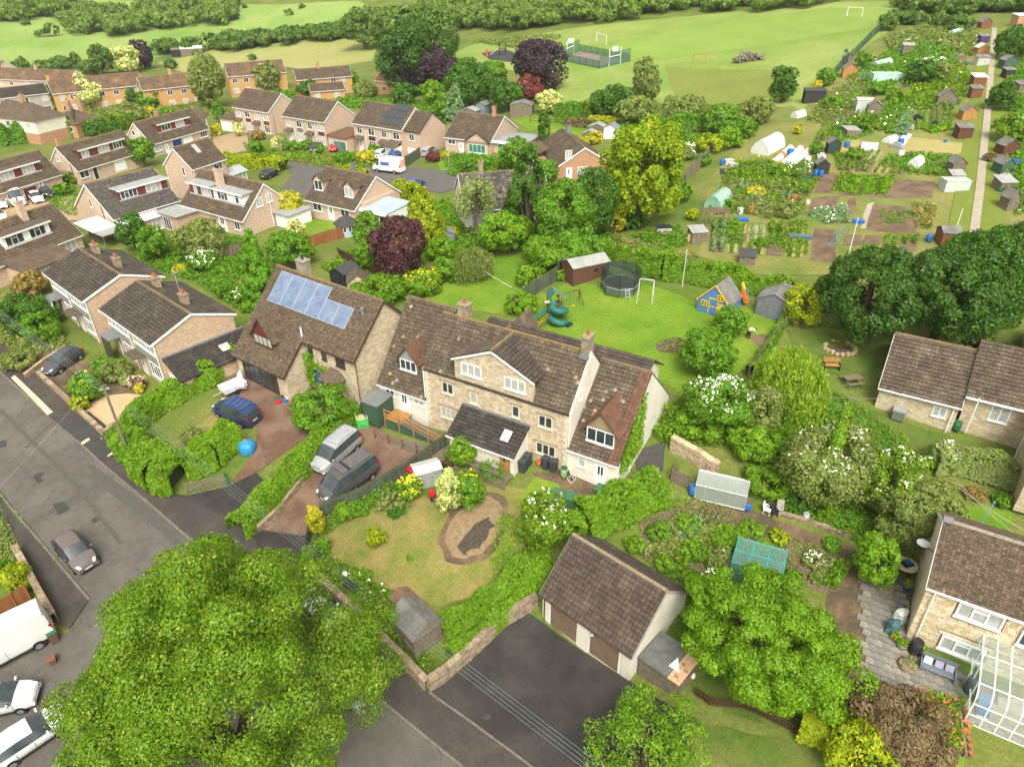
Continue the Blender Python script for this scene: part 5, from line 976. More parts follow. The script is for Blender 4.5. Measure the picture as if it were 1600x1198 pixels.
def bush(label,pxx,pyy,w,h,m='mid',name='shrub',cat='shrub',**k):
    k.setdefault('clear',-.12); k.setdefault('kind','bush'); return tree(name,label,pxx,pyy,w,h,m,cat=cat,trunk=False,**k)
def hedge(label,pts,wd,ht,m='hedge',cov=3.2,lpx=2.1,wob=.18,name='hedge',cat='hedge',flower=None,nf=0,flat=False,pxpts=True,group=None):
    """leafy wall along a line of ground places; pts in the photograph"""
    _seed[0]+=1; r=np.random.RandomState(_seed[0]); P=[gp(*p) if pxpts else Vector(p) for p in pts]; Q=[Vector((x,y,z1(x,y))) for x,y in resample([tuple(p) for p in P],.8)]
    c0=Q[0]; root=thing(name,label,cat,tuple(c0),0,group); s=ppm(np.array(Q[len(Q)//2])); ls=max(lpx/s,.045)
    seg=[(Q[i],Q[i+1]) for i in range(len(Q)-1)]; ln=np.array([(b-a).length for a,b in seg]); tot=ln.sum()
    area=tot*(wd+2*ht)*s*s*.55; n=int(max(200,min(60000,1.7*cov*area/(1.1*lpx*lpx)))); NLEAF[0]+=n
    k=r.choice(len(seg),n,p=ln/tot); A=np.array([tuple(a) for a,b in seg]); B=np.array([tuple(b) for a,b in seg]); t=r.rand(n)[:,None]; base=A[k]*(1-t)+B[k]*t
    d=(B-A)[k]; d[:,2]=0; d/=np.linalg.norm(d,axis=1,keepdims=True)+1e-9; nn=np.stack([-d[:,1],d[:,0],np.zeros(n)],1)
    f=r.rand(n)*(wd+2*ht); top=f<wd*1.15; side=np.where(r.rand(n)<.5,-1.,1.)
    bul=1+wob*np.sin(base[:,0]*1.7+base[:,1]*1.1)+wob*.6*np.sin(base[:,0]*.6-base[:,1]*2.3+1)
    off=np.where(top,r.uniform(-.5,.5,n)*wd,side*wd*.5*r.uniform(.86,1.03,n)); hz=np.where(top,ht*(1 if flat else r.uniform(.9,1.06,n)),ht*r.uniform(.02,1,n)**.8)
    rnd_=np.clip(1-((np.abs(off)/(wd*.5+1e-6))**4)*(.0 if flat else .28),.5,1)
    C=base+nn*(off*bul)[:,None]; C[:,2]+=hz*bul*rnd_
    N_=np.where(top[:,None],np.array([0,0,1.]),nn*side[:,None]+np.array([0,0,.35]))
    quads('foliage',leafquads(C-np.array(c0),N_,ls,r,tri=True),LV[m],root,per=3)
    if flower is not None:
        j=r.choice(n,min(nf,n),replace=False); quads('blossom',leafquads(C[j]-np.array(c0)+N_[j]*ls,N_[j],ls*.8,r,.8),flower,root)
    b=MB()
    for a_,b_ in (seg[1:-1] if len(seg)>3 else seg):
        dd=(b_-a_); dd.z=0; dd.normalize(); q=Vector((-dd.y,dd.x,0))*wd*.3
        b.add([a_-q-c0-Vector((0,0,.3)),b_-q-c0-Vector((0,0,.3)),b_+q-c0-Vector((0,0,.3)),a_+q-c0-Vector((0,0,.3))]+[v-c0+Vector((0,0,ht*.42)) for v in (a_-q,b_-q,b_+q,a_+q)],[(3,2,1,0),(4,5,6,7),(0,1,5,4),(1,2,6,5),(2,3,7,6),(3,0,4,7)])
    b.build('branches',twig,root); return root
def inside(P,A):
    x,y=P[:,0],P[:,1]; ins=np.zeros(len(P),bool); j=len(A)-1
    for k in range(len(A)):
        ins^=((A[k,1]>y)!=(A[j,1]>y))&(x<(A[j,0]-A[k,0])*(y-A[k,1])/(A[j,1]-A[k,1]+1e-12)+A[k,0]); j=k
    return ins
def cover(name,label,poly,ht,m='mid',dens=1.,lpx=2.2,patchy=.5,flower=None,nf=0,asp=.4,world=False,up=.6):
    """uncountable low growth inside a plan polygon"""
    _seed[0]+=1; r=np.random.RandomState(_seed[0]); A=np.array(poly if world else px(poly)); mn,mx=A.min(0),A.max(0); s=ppm(np.array([*A.mean(0),0])); ls=max(lpx/s,.04)
    ar=.5*abs(np.dot(A[:,0],np.roll(A[:,1],1))-np.dot(A[:,1],np.roll(A[:,0],1))); n=int(min(60000,1.7*dens*ar*s*s*.6/(1.1*lpx*lpx)*2.2)); 
    P=r.uniform(mn,mx,(int(n*(mx-mn).prod()/max(ar,1e-6)),2)); P=P[inside(P,A)]
    k=.5+.5*np.sin(P[:,0]*1.3+np.sin(P[:,1]*.9)*2)*np.sin(P[:,1]*1.1+np.sin(P[:,0]*.7)*2); keep=r.rand(len(P))>patchy*(1-k); P,k=P[keep],k[keep]; n=len(P); NLEAF[0]+=n
    C=np.c_[P,zb(P[:,0],P[:,1])+.05+ht*r.rand(n)**1.3*(.35+.65*k)]; N_=_unit(r,n)*.7+np.array([0,0,up])
    o=quads(name,leafquads(C,N_,ls,r,asp,tri=True),LV[m],None,per=3); tag(o,label,kind='stuff')
    if flower is not None:
        j=r.choice(n,min(nf,n),replace=False); f=C[j]+np.array([0,0,ls]); tag(quads('flowers',leafquads(f,np.tile([0,0,1.],(len(j),1)),ls*.75,r,.8),flower),'flower heads over the '+label,kind='stuff')
    return o
def wood(name,label,spots,m='far',lpx=2.4,cov=3.2,mats=None):
    """a far mass of trees read as one wood"""
    _seed[0]+=1; r=np.random.RandomState(_seed[0]); out=[]
    for (x,y,w,h) in spots:
        G0,a,c,zc,s=spot(x,y,w,h,.0); n=int(max(60,cov*math.pi/4*w*h/(1.1*lpx*lpx))); NLEAF[0]+=n
        P,e=crown_pts(r,n,a,a,c,'bush',.4,nc=12); out.append(leafquads(P+G0+np.array([0,0,zc]),e,lpx/s,r,tri=True))
    return tag(quads(name,np.concatenate(out),LV[m],per=3),label,kind='stuff')
# ---- foreground
tree('lime_tree','huge lime tree with pale bracts filling the bottom left foreground',340,1078,560,545,'lime','dome',clear=.35,clump=.12,cov=4.6,lpx=1.95,inner=.3,asp=.62)
tree('plum_tree','wide green fruit tree beside the garage',1203,1004,318,212,'bright',clear=.2,clump=.16,cov=5.2,lpx=2.05,inner=.25)
tree('walnut_sapling','loose leaved young tree at the bottom edge by the forecourt',1012,1170,225,165,'bright',clear=.2,clump=.16,cov=2.2,lpx=2.9,asp=.34,droop=.35,inner=.3)
bush('yellow green shrub at the bottom edge beside the clipped golden block',1345,1172,118,112,'yellow',clump=.26,lpx=3.2)
bush('low brown heathery shrub mound in front of the patio',1400,1140,185,150,'heather',clump=.3,lpx=2.3,cov=4)
hedge('clipped golden privet block beside the picket fence',[(1247,1140),(1302,1160)],1.7,2.0,'yellow',flat=True,cov=4,lpx=2.6)
# ---- right hand gardens
tree('sycamore','big round sycamore with bare forked stems showing below',1365,452,172,166,'deep',clear=.12,clump=.17,cov=4.4,lpx=2.4)
tree('sycamore','darker sycamore crowding the bungalow roof',1482,462,185,176,'deep',clear=.12,clump=.17,cov=4.4,lpx=2.4)
tree('ash_tree','paler leafy tree at the right edge above the bungalow',1565,425,140,180,'dark',clear=.1,clump=.2,cov=3.8)
tree('elder','dark leaved tree by the allotment path end',1510,385,70,55,'dark',clear=.2); bush('dusky shrub at the right edge beside the grey shed',1588,375,60,60,'olive')
bush('golden green shrub beside the grey garden shed',1258,478,64,72,'yellow')
tree('willow','yellow green weeping willow above the elder bank',1240,592,128,116,'willow','weep',clear=.1,cov=7,clump=.2,lpx=2.6,asp=.34)
bush('large round green bush at the bottom of the play lawn',1106,552,98,88,'mid',clump=.2); bush('smaller green bush beside the kneeling gardener',1142,502,56,52,'mid')
tree('elder','elder covered in cream flower heads above the white cottage',1128,628,124,100,'mid',clear=.1,flower=petal,nf=230,clump=.3)
tree('eucalyptus','blue green bushy tree behind the elder bank',1192,642,66,84,'olive',clear=.05)
tree('rose_tree','rambling white rose over the ivy clad pole',1292,722,158,140,'olive',clear=.0,flower=petal,nf=150,clump=.26)
tree('elder','second flowering elder right of the ivy clad pole',1398,752,116,112,'lime',clear=.0,flower=petal,nf=90,clump=.26)
tree('apple_tree','dense grey green apple tree above the bottom right house',1432,800,140,122,'olive',clear=.05,clump=.22)
hedge('variegated pale hedge against the cream bungalow wing',[(1452,735),(1500,735),(1560,752),(1610,775)],1.6,2.0,'silver',cov=3); bush('pale flowering shrub at the head of the variegated hedge',1475,712,60,55,'silver',flower=petal,nf=25)
bush('bright lime shrub beside the patio table',1372,878,72,98,'bright',clump=.22); bush('red flowered shrub by the square lawn',1523,772,40,26,'rust'); bush('green shrub by the square lawn corner',1568,782,40,26,'mid')
cover('undergrowth','deep green bank of brambles above the greenhouse',[(985,655),(1040,640),(1100,600),(1180,650),(1230,640),(1300,680),(1360,720),(1400,800),(1330,800),(1240,780),(1180,740),(1130,700),(1040,700)],1.5,'hedge',1.5,2.6)
cover('undergrowth','weedy strip below the elder bank',[(1230,770),(1330,790),(1420,830),(1350,855),(1260,815),(1200,795)],.7,'mid',1.3,2.4)
bush('leafy bush behind the white flowering roses',1200,750,90,60,'hedge'); bush('dark bush above the plastic chairs',1255,772,70,50,'dark'); bush('fresh green bush beside the earth path',1290,790,45,40,'bright'); bush('apple green bush under the first elder',1090,660,90,60,'hedge'); bush('bright bush below the willow',1180,690,95,70,'bright'); bush('mid green bush behind the greenhouse roof',1240,700,80,70,'mid')
for k,(x,y,w,h,m,lb) in enumerate([(1028,828,60,40,'mid','currant bush nearest the privet hedge'),(1075,815,54,40,'bright','tall currant bush by the timber compost bay'),(1092,862,60,38,'mid','fruit bush with broad leaves behind the garage ridge'),(1128,838,44,34,'bright','fruit bush beside the black hoops'),(1040,880,56,32,'hedge','low fruit bush against the garage roof'),(1075,900,50,30,'mid','leafy vegetable clump right of the garage ridge'),(1175,825,60,26,'bright','climbing beans over the black hoops by the path'),(1218,838,50,32,'yellow','yellow green bush behind the turquoise fruit cage'),(1110,905,44,44,'olive','pale flowering clump left of the fruit cage'),(1270,875,56,36,'olive','tall wild flower clump in the soil bed'),(1300,850,50,36,'mid','dull green clump by the red bucket'),(1240,900,46,38,'mid','weed clump right of the fruit cage'),(990,850,56,40,'bright','nettle clump in the corner of the kitchen garden')]):
    bush(lb,x,y,w*.72,h*.72,m,flower=petal if k in (8,9) else None,nf=26)
# ---- gardens of the stone house
hedge('huge shaggy privet hedge between white cottage and garage',[(908,828),(945,812),(985,792),(1028,772)],2.9,1.9,'hedge',cov=3.4,lpx=3,wob=.12)
bush('white flowering rose at the corner of the dry lawn',852,820,88,112,'lime',flower=petal,nf=70); bush('leafy shrub behind the garage roof ridge',895,820,50,60,'bright')
hedge('inner leafy hedge along the lower side of the dry lawn',[(690,1000),(745,960),(800,915),(850,878)],1.3,1.5,'hedge'); hedge('outer ivy hedge above the forecourt stone wall',[(705,1032),(760,990),(815,940),(862,895)],1.0,1.2,'hedge'); bush('overgrown hedge top near the garage corner',838,880,60,50,'bright')
bush('slender green shrub in front of the cream lean-to',722,706,44,58,'bright',clump=.28); bush('round shrub of yellow flowers by the metal shed',640,763,50,46,'mid',flower=petal_y,nf=140); bush('variegated shrub beside the sandy oval',700,770,40,80,'variegated'); bush('green shrub behind the variegated one',728,765,55,70,'mid',flower=petal_y,nf=30); bush('rounded shrub by the timber fence on the dry lawn',537,800,36,34,'bright')
bush('iris clump below the timber deck',770,735,60,24,'mid',asp=.2) ; bush('tiny green tuft in the dry lawn',640,872,12,10,'bright'); bush('yellow green weed patch in the dry lawn',588,838,34,38,'yellow')
bush('leafy clump by the fence near the grey van',560,795,40,30,'mid'); bush('spreading weeds below the metal shed',610,782,50,26,'olive'); bush('dark clump by the rockery',618,800,30,20,'dark'); bush('rampant clump by the lower fence',505,850,26,34,'hedge'); bush('pale clump by the lower fence barrels',560,900,44,30,'bright'); cover('weeds','tall grass and weeds along the timber fence',[(495,825),(530,795),(600,765),(640,752),(650,770),(600,785),(545,812),(510,840)],.7,'mid',1.3); cover('weeds','ground elder under the fence at the shed end',[(490,850),(520,870),(570,905),(640,940),(620,955),(560,920),(500,885)],.6,'bright',1.4,flower=petal,nf=40); cover('rockery_plants','rockery plants beside the variegated shrub',[(580,790),(620,775),(650,790),(625,812)],.3,'olive',.9); cover('weeds','grassy edge beside the sandy oval',[(780,800),(850,830),(800,880),(770,900),(765,870)],.4,'bright',.8)
cover('ground_ivy','ivy spilling over the front stone wall',[(560,960),(600,960),(660,1010),(680,1040),(650,1055),(610,1010)],.5,'hedge',1.6,flower=petal,nf=40); cover('ground_ivy','ivy at the foot of the front stone wall',[(590,1010),(600,1005),(668,1070),(660,1082)],.4,'hedge',1.6)
hedge('overgrown hedge on the bank between the two drives',[(372,838),(420,790),(470,735),(510,690),(550,650)],2.0,1.6,'hedge',cov=3); bush('large shrub beside the stone gable of the solar house',505,640,108,84,'mid',clump=.22); bush('golden shrub trained on the fence corner',492,815,26,60,'gold'); bush('ivy clump at the bottom of the drive fence',482,870,20,60,'hedge')
hedge('thick privet hedge along the footway below the blue van',[(196,690),(222,722),(262,752),(290,758)],3.2,2.3,'hedge',cov=3.4); hedge('thick privet hedge turning up from the gate to the drive',[(288,748),(330,722),(366,692)],2.8,2.2,'bright',cov=3.4); hedge('curving privet hedge from the pole to the boat trailer',[(248,640),(290,618),(340,590),(370,570)],2.0,1.9,'bright',cov=3.4); hedge('hedge corner beside the telegraph pole',[(200,690),(225,660),(248,642)],1.9,2.0,'hedge',cov=3.2)
bush('dull green shrub on the small dry lawn',302,682,44,34,'olive'); bush('yellow flowering gorse clump at the pole foot',196,700,18,26,'yellow')
bush('big dark laurel at the left edge by the terrace',40,490,100,66,'dark'); bush('rounded green shrub near the brown drive',62,512,60,54,'mid'); bush('rusty leaved shrub under the back eaves',48,442,64,48,'rust'); bush('green shrub beside the lamp post foot',135,605,56,52,'mid',flower=petal_y,nf=16); bush('yellow tipped shrub at the gravel edge',125,628,34,30,'yellow'); bush('spreading shrub at the left edge of the drive',28,560,60,40,'olive'); bush('low dome of grey green leaves in the gravel garden',198,594,26,20,'silver'); bush('pink flowered heather dome in the gravel garden',214,597,30,24,'heather',flower=petal_p,nf=40); bush('bright yellow dome in the gravel garden',217,607,20,17,'gold'); bush('straggly shrub below the terrace window',180,580,56,34,'olive'); bush('clump of shrubs below the porch posts',165,570,44,26,'mid')
bush('golden green bush at the left edge beside the stone wall',27,903,48,56,'yellow'); bush('dark bush at the left edge above the stone wall',8,890,30,40,'mid')
# ---- middle gardens
tree('purple_tree','round deep purple leaved tree in the middle gardens',623,386,92,104,'purple',clear=.1,clump=.2,cov=4.4,lpx=2.6)
tree('golden_cypress','broad golden cypress behind the purple tree',660,338,82,96,'yellow','cone',clear=.05,cov=4.5,clump=.5)
tree('golden_maple','big golden leaved maple on the allotment edge',1006,270,148,168,'maple',clear=.0,clump=.18,cov=4.6,lpx=2.7)
tree('conifer','tall dark green cypress right of the lichen roofed bungalow',826,300,98,142,'dark','cone',clear=.02,cov=4.4,clump=.5); tree('silver_pear','sparse silver leaved tree in front of the lichen roof',742,312,76,78,'silver',clear=.6,cov=1.5,inner=.3); tree('conifer','bright green cypress behind the solar panel house',399,418,60,120,'vivid','cone',clear=.0,cov=5.5,clump=.5)
tree('weeping_birch','small weeping birch on the middle lawn',738,408,66,50,'olive','weep',clear=.4,cov=6,asp=.34,bark_m=mat('birch_bark',(.6,.58,.52),(.3,.28,.25),6))
for a in [('bright leafy tree left of the golden maple',880,332,112,112,'mid'),('spreading apple tree behind the play lawn hedge',900,388,110,60,'mid'),('lime green tree above the middle lawn',795,360,100,70,'bright'),('dark tree between the cypress and the maple',925,315,84,112,'dark'),('round tree below the tall cypress',850,395,90,60,'hedge'),('golden flowered shrub tree beside the brown shed',960,345,40,36,'gold'),('apple tree behind the dark chalet house',235,378,50,54,'mid'),('leafy apple tree behind the solar panel chimney',452,388,84,60,'mid'),('feathery apple tree behind the brick terrace',318,372,92,66,'olive'),('dark green tree beside the carport roof',204,360,48,60,'dark'),('small tree beside the orange fence',575,360,54,62,'mid'),('round tree beside the far bungalow extension',810,240,60,50,'mid'),('tree at the corner of the gable window house',850,270,50,44,'mid'),('small tree against the brick gable wall',885,305,70,50,'olive'),('bright tree by the white camper street',220,236,44,44,'mid')]:
    tree('garden_tree',*a,clear=.12,group='garden trees between the houses')
bush('golden round cypress by the chalet bungalow lawn',453,322,50,50,'gold',name='golden_bush'); bush('pink variegated bush beside the small lawn',463,360,32,36,'variegated'); bush('mounded ivy beside the solar house back wall',590,455,110,60,'hedge'); bush('conical clipped shrub row below the golden cypress',575,400,40,60,'mid'); bush('yellow flowered shrub below the purple tree',660,440,80,44,'hedge',flower=petal_y,nf=60); bush('bright bush left of the middle lawn',700,420,60,44,'mid'); bush('rounded bush between the sheds and lawn',690,390,50,40,'bright'); bush('golden flowered bush by the grey tarpaulin shed',705,362,26,18,'gold'); bush('small bright bush beside the brown shed',878,430,18,20,'bright'); bush('leafy bush under the play tower fence',830,430,60,40,'bright'); bush('fern clump beside the green fence',815,475,60,40,'bright')
bush('white rose bush behind the terrace conservatory',315,408,50,36,'mid',flower=petal,nf=60); bush('golden flowered bush behind the terrace roof',280,420,28,14,'gold'); bush('rust coloured bush behind the carport',240,388,22,22,'rust'); bush('green bush by the terrace garden fence',380,460,40,30,'mid',flower=petal,nf=25); bush('dark leafy bush behind the conservatory roof',350,452,36,30,'mid')
cover('undergrowth','tangled gardens behind the chalet houses',[(225,385),(300,360),(380,375),(420,410),(370,440),(290,410),(250,410)],.9,'mid',1.2); cover('undergrowth','leafy ground between solar house and middle lawn',[(500,420),(560,390),(640,430),(700,440),(650,475),(600,470),(540,440)],.9,'hedge',1.3); cover('undergrowth','shady ground under the middle garden trees',[(690,350),(850,350),(960,360),(940,400),(860,400),(780,390),(700,420)],.9,'mid',1.3)
hedge('long leafy hedge between play lawn and allotments',[(935,398),(985,418),(1040,432),(1090,440),(1160,452),(1230,472)],2.2,2.2,'hedge',cov=3.6); hedge('hedge continuing behind the brown shed',[(850,412),(890,400),(935,398)],1.8,2.2,'mid',cov=3)
hedge('low leafy hedge along the lower right lawn fence',[(1225,505),(1195,555),(1170,590)],.8,1.0,'mid')
# ---- estate planting
hedge('clipped hedge with golden top in front of the semis',[(352,258),(400,262),(445,268)],2.4,1.9,'yellow',flat=True,cov=3.4); hedge('golden hedge behind the chalet bungalow roof',[(535,272),(575,276)],1.6,1.4,'yellow'); hedge('golden clipped hedge by the white works van',[(620,300),(650,312)],2.0,2.0,'yellow',cov=3.4)
for lb,x,y,w,h,m in [('golden round bush beside the red hatchback',573,244,36,20,'gold'),('green bush behind the golden one',588,236,28,20,'mid'),('small maroon acer by the brick bungalow',677,244,24,20,'plum'),('yellow round bush beside the maroon acer',696,242,11,12,'gold'),('white flowering bush by the telegraph pole',434,225,22,24,'variegated'),('white flowering bush by the white garage',374,203,20,22,'variegated'),('golden bush beside the two storey side block',338,203,16,20,'gold'),('slim tree between chalet house and semis',341,175,16,36,'mid'),('red leaved photinia by the semi',402,212,26,16,'rust'),('dark hedge bush under the left semi',400,230,24,22,'mid'),('hedge bush in front of the middle semi',455,227,26,18,'mid'),('low clipped bush right of that one',480,226,28,16,'mid'),('bush screening the dark parked car',500,232,12,22,'mid'),('big bush along the red car drive',540,245,40,18,'mid'),('yellow green bush left of the brick gable',112,276,40,24,'lime'),('bushes beside the black car',96,296,30,24,'mid'),('dark bush before the bungalow chimney',730,262,30,16,'dark'),('shrub group left of the far bungalow gable',760,255,24,20,'mid'),('bright shrub right of the shrub group',778,258,14,14,'bright'),('golden hedge bush behind the far maple',910,222,30,20,'gold'),('rounded golden bush on the far back lawn',930,215,26,22,'gold'),('dark red shrub by the far fence end',1050,215,14,8,'plum')]:
    bush(lb,x,y,w,h,m,lpx=2.2)
# ---- trees behind the estate
for nm,lb,x,y,w,h,m,kd in [('oak','tall dark oak left of the copper beech',636,92,92,122,'deep','round'),('ash_tree','tall rounded green tree right behind the oak',682,58,92,96,'fardark','round'),('sycamore','dark sycamore left of the tall oak',568,46,78,62,'fardark','round'),('copper_beech','wide drooping copper beech behind the semis',676,108,98,74,'copper','round'),('beech','big dark green tree beside the blue spruce',734,132,88,78,'dark','round'),('blue_spruce','pale blue spruce in front of the dark trees',711,160,38,56,'blue','cone'),('cherry_tree','rounded mid green tree left of the blue spruce',677,146,42,42,'bright','round'),('copper_beech','pointed copper beech by the ball court',842,102,92,84,'copper','round'),('plum_tree','reddish purple tree below the pointed copper beech',826,140,46,48,'plum','round'),('dappled_willow','creamy white topped willow standard',858,160,44,38,'variegated','round'),('irish_yew','dark columnar yew behind the far bungalow',850,200,17,52,'dark','column'),('field_maple','dark hawthorn clump on the field edge',957,157,72,54,'dark','round'),('silver_birch','pale upright birch on the field edge',1010,128,48,76,'olive','round'),('hawthorn','olive hawthorn below the birch',990,172,66,46,'olive','round'),('hawthorn','broad hawthorn right of the birch',1070,172,88,46,'olive','round'),('hawthorn','hawthorn behind the yellow green bushes',1130,185,70,46,'mid','round'),('hawthorn','blossoming hawthorn on the allotment corner',1185,172,60,46,'olive','round'),('thorn_tree','upright dark thorn at the allotment corner',1225,132,46,58,'dark','round'),('birch','tall feathery green birch before the orange row',326,128,62,88,'olive','round'),('chestnut','pale flowering chestnut before the orange row',136,146,58,52,'variegated','round'),('chestnut','pale flowering chestnut far behind the row',196,92,52,44,'variegated','round'),('copper_beech','dark purple tree behind the far chestnut',222,86,36,44,'copper','round'),('lime_tree','tall green tree left of the far chestnut',156,94,36,48,'fardark','round'),('poplar','narrow tree on the meadow edge',118,94,16,26,'fardark','round'),('garden_tree','small tree against the pink walled row',15,128,26,28,'mid','round'),('garden_tree','tree between grey house and orange row',72,148,24,32,'mid','round'),('garden_tree','tree over the hipped white house',14,160,32,22,'mid','round'),('garden_tree','tree between the two hipped houses',66,182,26,28,'dark','round'),('garden_tree','dark evergreen group before the orange row',208,150,40,30,'dark','round'),('garden_tree','mid green group before the orange row',232,156,44,34,'mid','round'),('garden_tree','dark tree right of the mid green group',262,150,40,34,'dark','round'),('garden_tree','olive tree before the right orange row',415,122,46,46,'olive','round'),('garden_tree','small bright tree by the right orange gable',432,128,22,24,'yellow','round'),('garden_tree','dark round tree behind the middle semi',484,140,44,30,'dark','round'),('garden_tree','dark tree behind the left semi',395,126,36,30,'olive','round'),('garden_tree','tree beside the small red roofed house',545,125,36,32,'mid','round'),('garden_tree','flowering tree behind the right semi',568,140,44,28,'olive','round'),('garden_tree','large leafy tree behind the right semi ridge',632,148,50,36,'dark','round'),('garden_tree','rounded tree with white bloom beside the far bungalow',692,168,36,34,'mid','round'),('garden_tree','dark red small tree by the far bungalow',716,166,20,18,'plum','round'),('hawthorn','lone bush on the hay meadow edge',266,100,20,16,'fardark','round'),('hawthorn','lone bush on the far meadow right of the row',394,90,16,9,'fardark','round'),('garden_tree','dark tree behind the plum coloured tree',790,150,60,50,'dark','round'),('garden_tree','green tree behind the blue spruce',770,120,60,50,'mid','round')]:
    tree(nm,lb,x,y,w,h,m,kd,clear=-.08,lpx=2.2,cov=4,clump=.3,group='trees behind the estate')
hedge('tall mixed hedge in front of the hipped houses',[(-10,228),(40,222),(90,216),(118,212)],5,4.0,'mid',cov=3); hedge('golden hedge between hipped house and chalet house',[(140,212),(175,206),(205,198)],4,3.0,'lime',cov=3); bush('dark conifer mass behind the chalet ridge',160,205,60,34,'dark'); bush('flower dotted shrub behind the red dormer house',200,180,60,36,'olive'); bush('yellowish shrub behind the red dormer chimney',232,175,24,16,'gold'); bush('shrub behind the red dormer ridge',258,175,34,20,'bright')
hedge('garden hedge behind the far back lawn',[(872,180),(900,183),(930,186)],2.5,2.2,'mid',cov=3.4); hedge('low dark hedge along the far fence',[(885,195),(920,199)],1.5,1.1,'heather'); hedge('yellow topped low hedge beside the dark one',[(925,190),(965,196)],1.5,1.0,'gold'); hedge('scrubby hedge below the field',[(1000,210),(1060,205),(1110,200)],4,2.5,'mid',cov=3)
bush('lime green shrub on the allotment fence corner',1110,225,56,30,'yellow'); bush('second lime green shrub right of the first',1140,215,44,36,'bright'); bush('flowering grey shrub by the timber fence',1075,238,26,26,'silver',flower=petal,nf=20); bush('green scrub beside the lime green shrubs',1165,200,40,34,'mid')
# ---- far woods
r_=random.Random(3)
def scat(poly_b,depth,n,w,h): 
    out=[]
    for i in range(n):
        t=r_.random()*(len(poly_b)-1); k=int(t); f=t-k; x=poly_b[k][0]*(1-f)+poly_b[k+1][0]*f; y=poly_b[k][1]*(1-f)+poly_b[k+1][1]*f
        out.append((x,y-r_.random()*depth,w*r_.uniform(.7,1.4),h*r_.uniform(.7,1.3)))
    return out
wood('woodland','bushy wood climbing the opposite hillside',scat([(95,46),(150,44),(220,44),(270,32),(340,26),(365,24)],34,130,30,22),'far'); wood('woodland','woodland at the top left corner',scat([(0,26),(40,24),(65,12),(110,2)],26,46,30,24),'far'); wood('woodland','scrub bushes on the pasture slope',[(80,46,22,22),(40,34,18,10),(65,52,20,12),(345,27,40,14),(360,24,34,12),(450,20,18,8),(470,10,12,6),(382,10,8,5)],'fardark')
wood('hedgerow','dark hedgerow below the hillside pasture',scat([(330,72),(400,62),(470,56),(560,46)],8,76,30,20),'fardark'); wood('hedgerow','bushy trees around the meadow shed',scat([(236,82),(262,78),(320,74)],8,14,24,20),'fardark'); wood('hedgerow','hedgerow between meadow and orange rows',scat([(20,106),(70,106),(110,104),(150,112)],8,20,26,18),'fardark')
wood('woodland','long belt of woodland above the playing field',scat([(560,44),(640,40),(720,30),(800,32),(850,28),(1000,13),(1150,4),(1300,-6)],22,170,40,28),'far'); wood('woodland','lighter trees in the belt above the field',scat([(620,34),(740,22),(880,14),(1000,4),(1140,-2)],16,60,36,28),'far'); wood('woodland','trees at the top right corner beyond the allotments',scat([(1400,5),(1480,12),(1560,8),(1640,4)],10,56,44,22),'fardark'); wood('hedgerow','scrub hedge along the top end of the allotments',scat([(1380,38),(1420,30),(1470,36),(1520,36)],8,22,24,18),'fardark')
cover('weeds','rough tussocks on the field edge',[(740,66),(800,62),(860,56),(880,60),(800,76)],1.2,'olive',1,2.2)

# ---- planting between the houses, too mixed to count
for lb,pl,h,m,d in [('mixed garden planting between the left chalet houses',[(0,300),(90,270),(125,300),(120,340),(90,330),(60,300)],.5,'mid',.5),('garden planting below the left brick house',[(0,470),(60,420),(75,500),(110,540),(60,560),(0,540)],.8,'olive',1.0),('garden planting behind the terrace roofs',[(200,400),(260,385),(330,410),(400,470),(380,490),(300,440),(240,420)],.6,'mid',1.0),('front garden planting of the semis',[(380,225),(440,235),(500,240),(540,250),(600,255),(590,262),(500,262),(440,250),(390,245)],.6,'lime',.7),('planting around the far bungalow',[(690,240),(760,245),(800,250),(830,235),(850,255),(800,275),(740,280),(700,275)],.7,'mid',1.0),('back garden planting of the semis',[(380,140),(450,145),(560,155),(650,160),(700,180),(690,190),(560,170),(450,160)],1.0,'mid',1.2),('planting below the orange rows',[(60,180),(140,165),(240,165),(330,160),(360,175),(300,185),(200,195),(120,205),(70,205)],1.0,'olive',1.2),('scrub behind the far back lawn',[(860,190),(930,178),(1020,195),(1100,215),(1080,240),(1010,225),(930,205)],1.0,'mid',1.2),('planting beside the lichen roofed bungalow',[(640,330),(700,310),(720,350),(700,400),(650,420)],.8,'hedge',1.2),('weedy bank at the left edge of the street',[(-30,760),(0,790),(40,870),(30,900),(-40,900)],.6,'olive',1.2),('shady growth under the sycamores',[(1270,510),(1330,520),(1420,505),(1540,520),(1600,500),(1600,440),(1540,470),(1400,500)],1.0,'dark',1.0),('garden growth right of the willow',[(1280,600),(1350,640),(1420,690),(1400,720),(1330,700),(1270,660)],.5,'mid',.6),('weeds around the kitchen garden',[(1000,800),(1090,770),(1180,820),(1340,880),(1290,920),(1130,900),(1000,900)],.4,'bright',.35),('rough grass beside the garage wall',[(990,900),(1060,880),(1110,920),(1080,1010),(1050,990)],.5,'mid',1.0),('shrubby growth between the drives',[(395,830),(440,800),(540,660),(560,640),(540,690),(480,750),(420,810)],.7,'hedge',1.2),('low weeds on the kerb line of the street',[(0,768),(60,842),(110,900),(106,903),(55,848),(-5,775)],.12,'lime',.9)]:
    cover('garden_planting',lb,pl,h,m,d,2.3,.55)
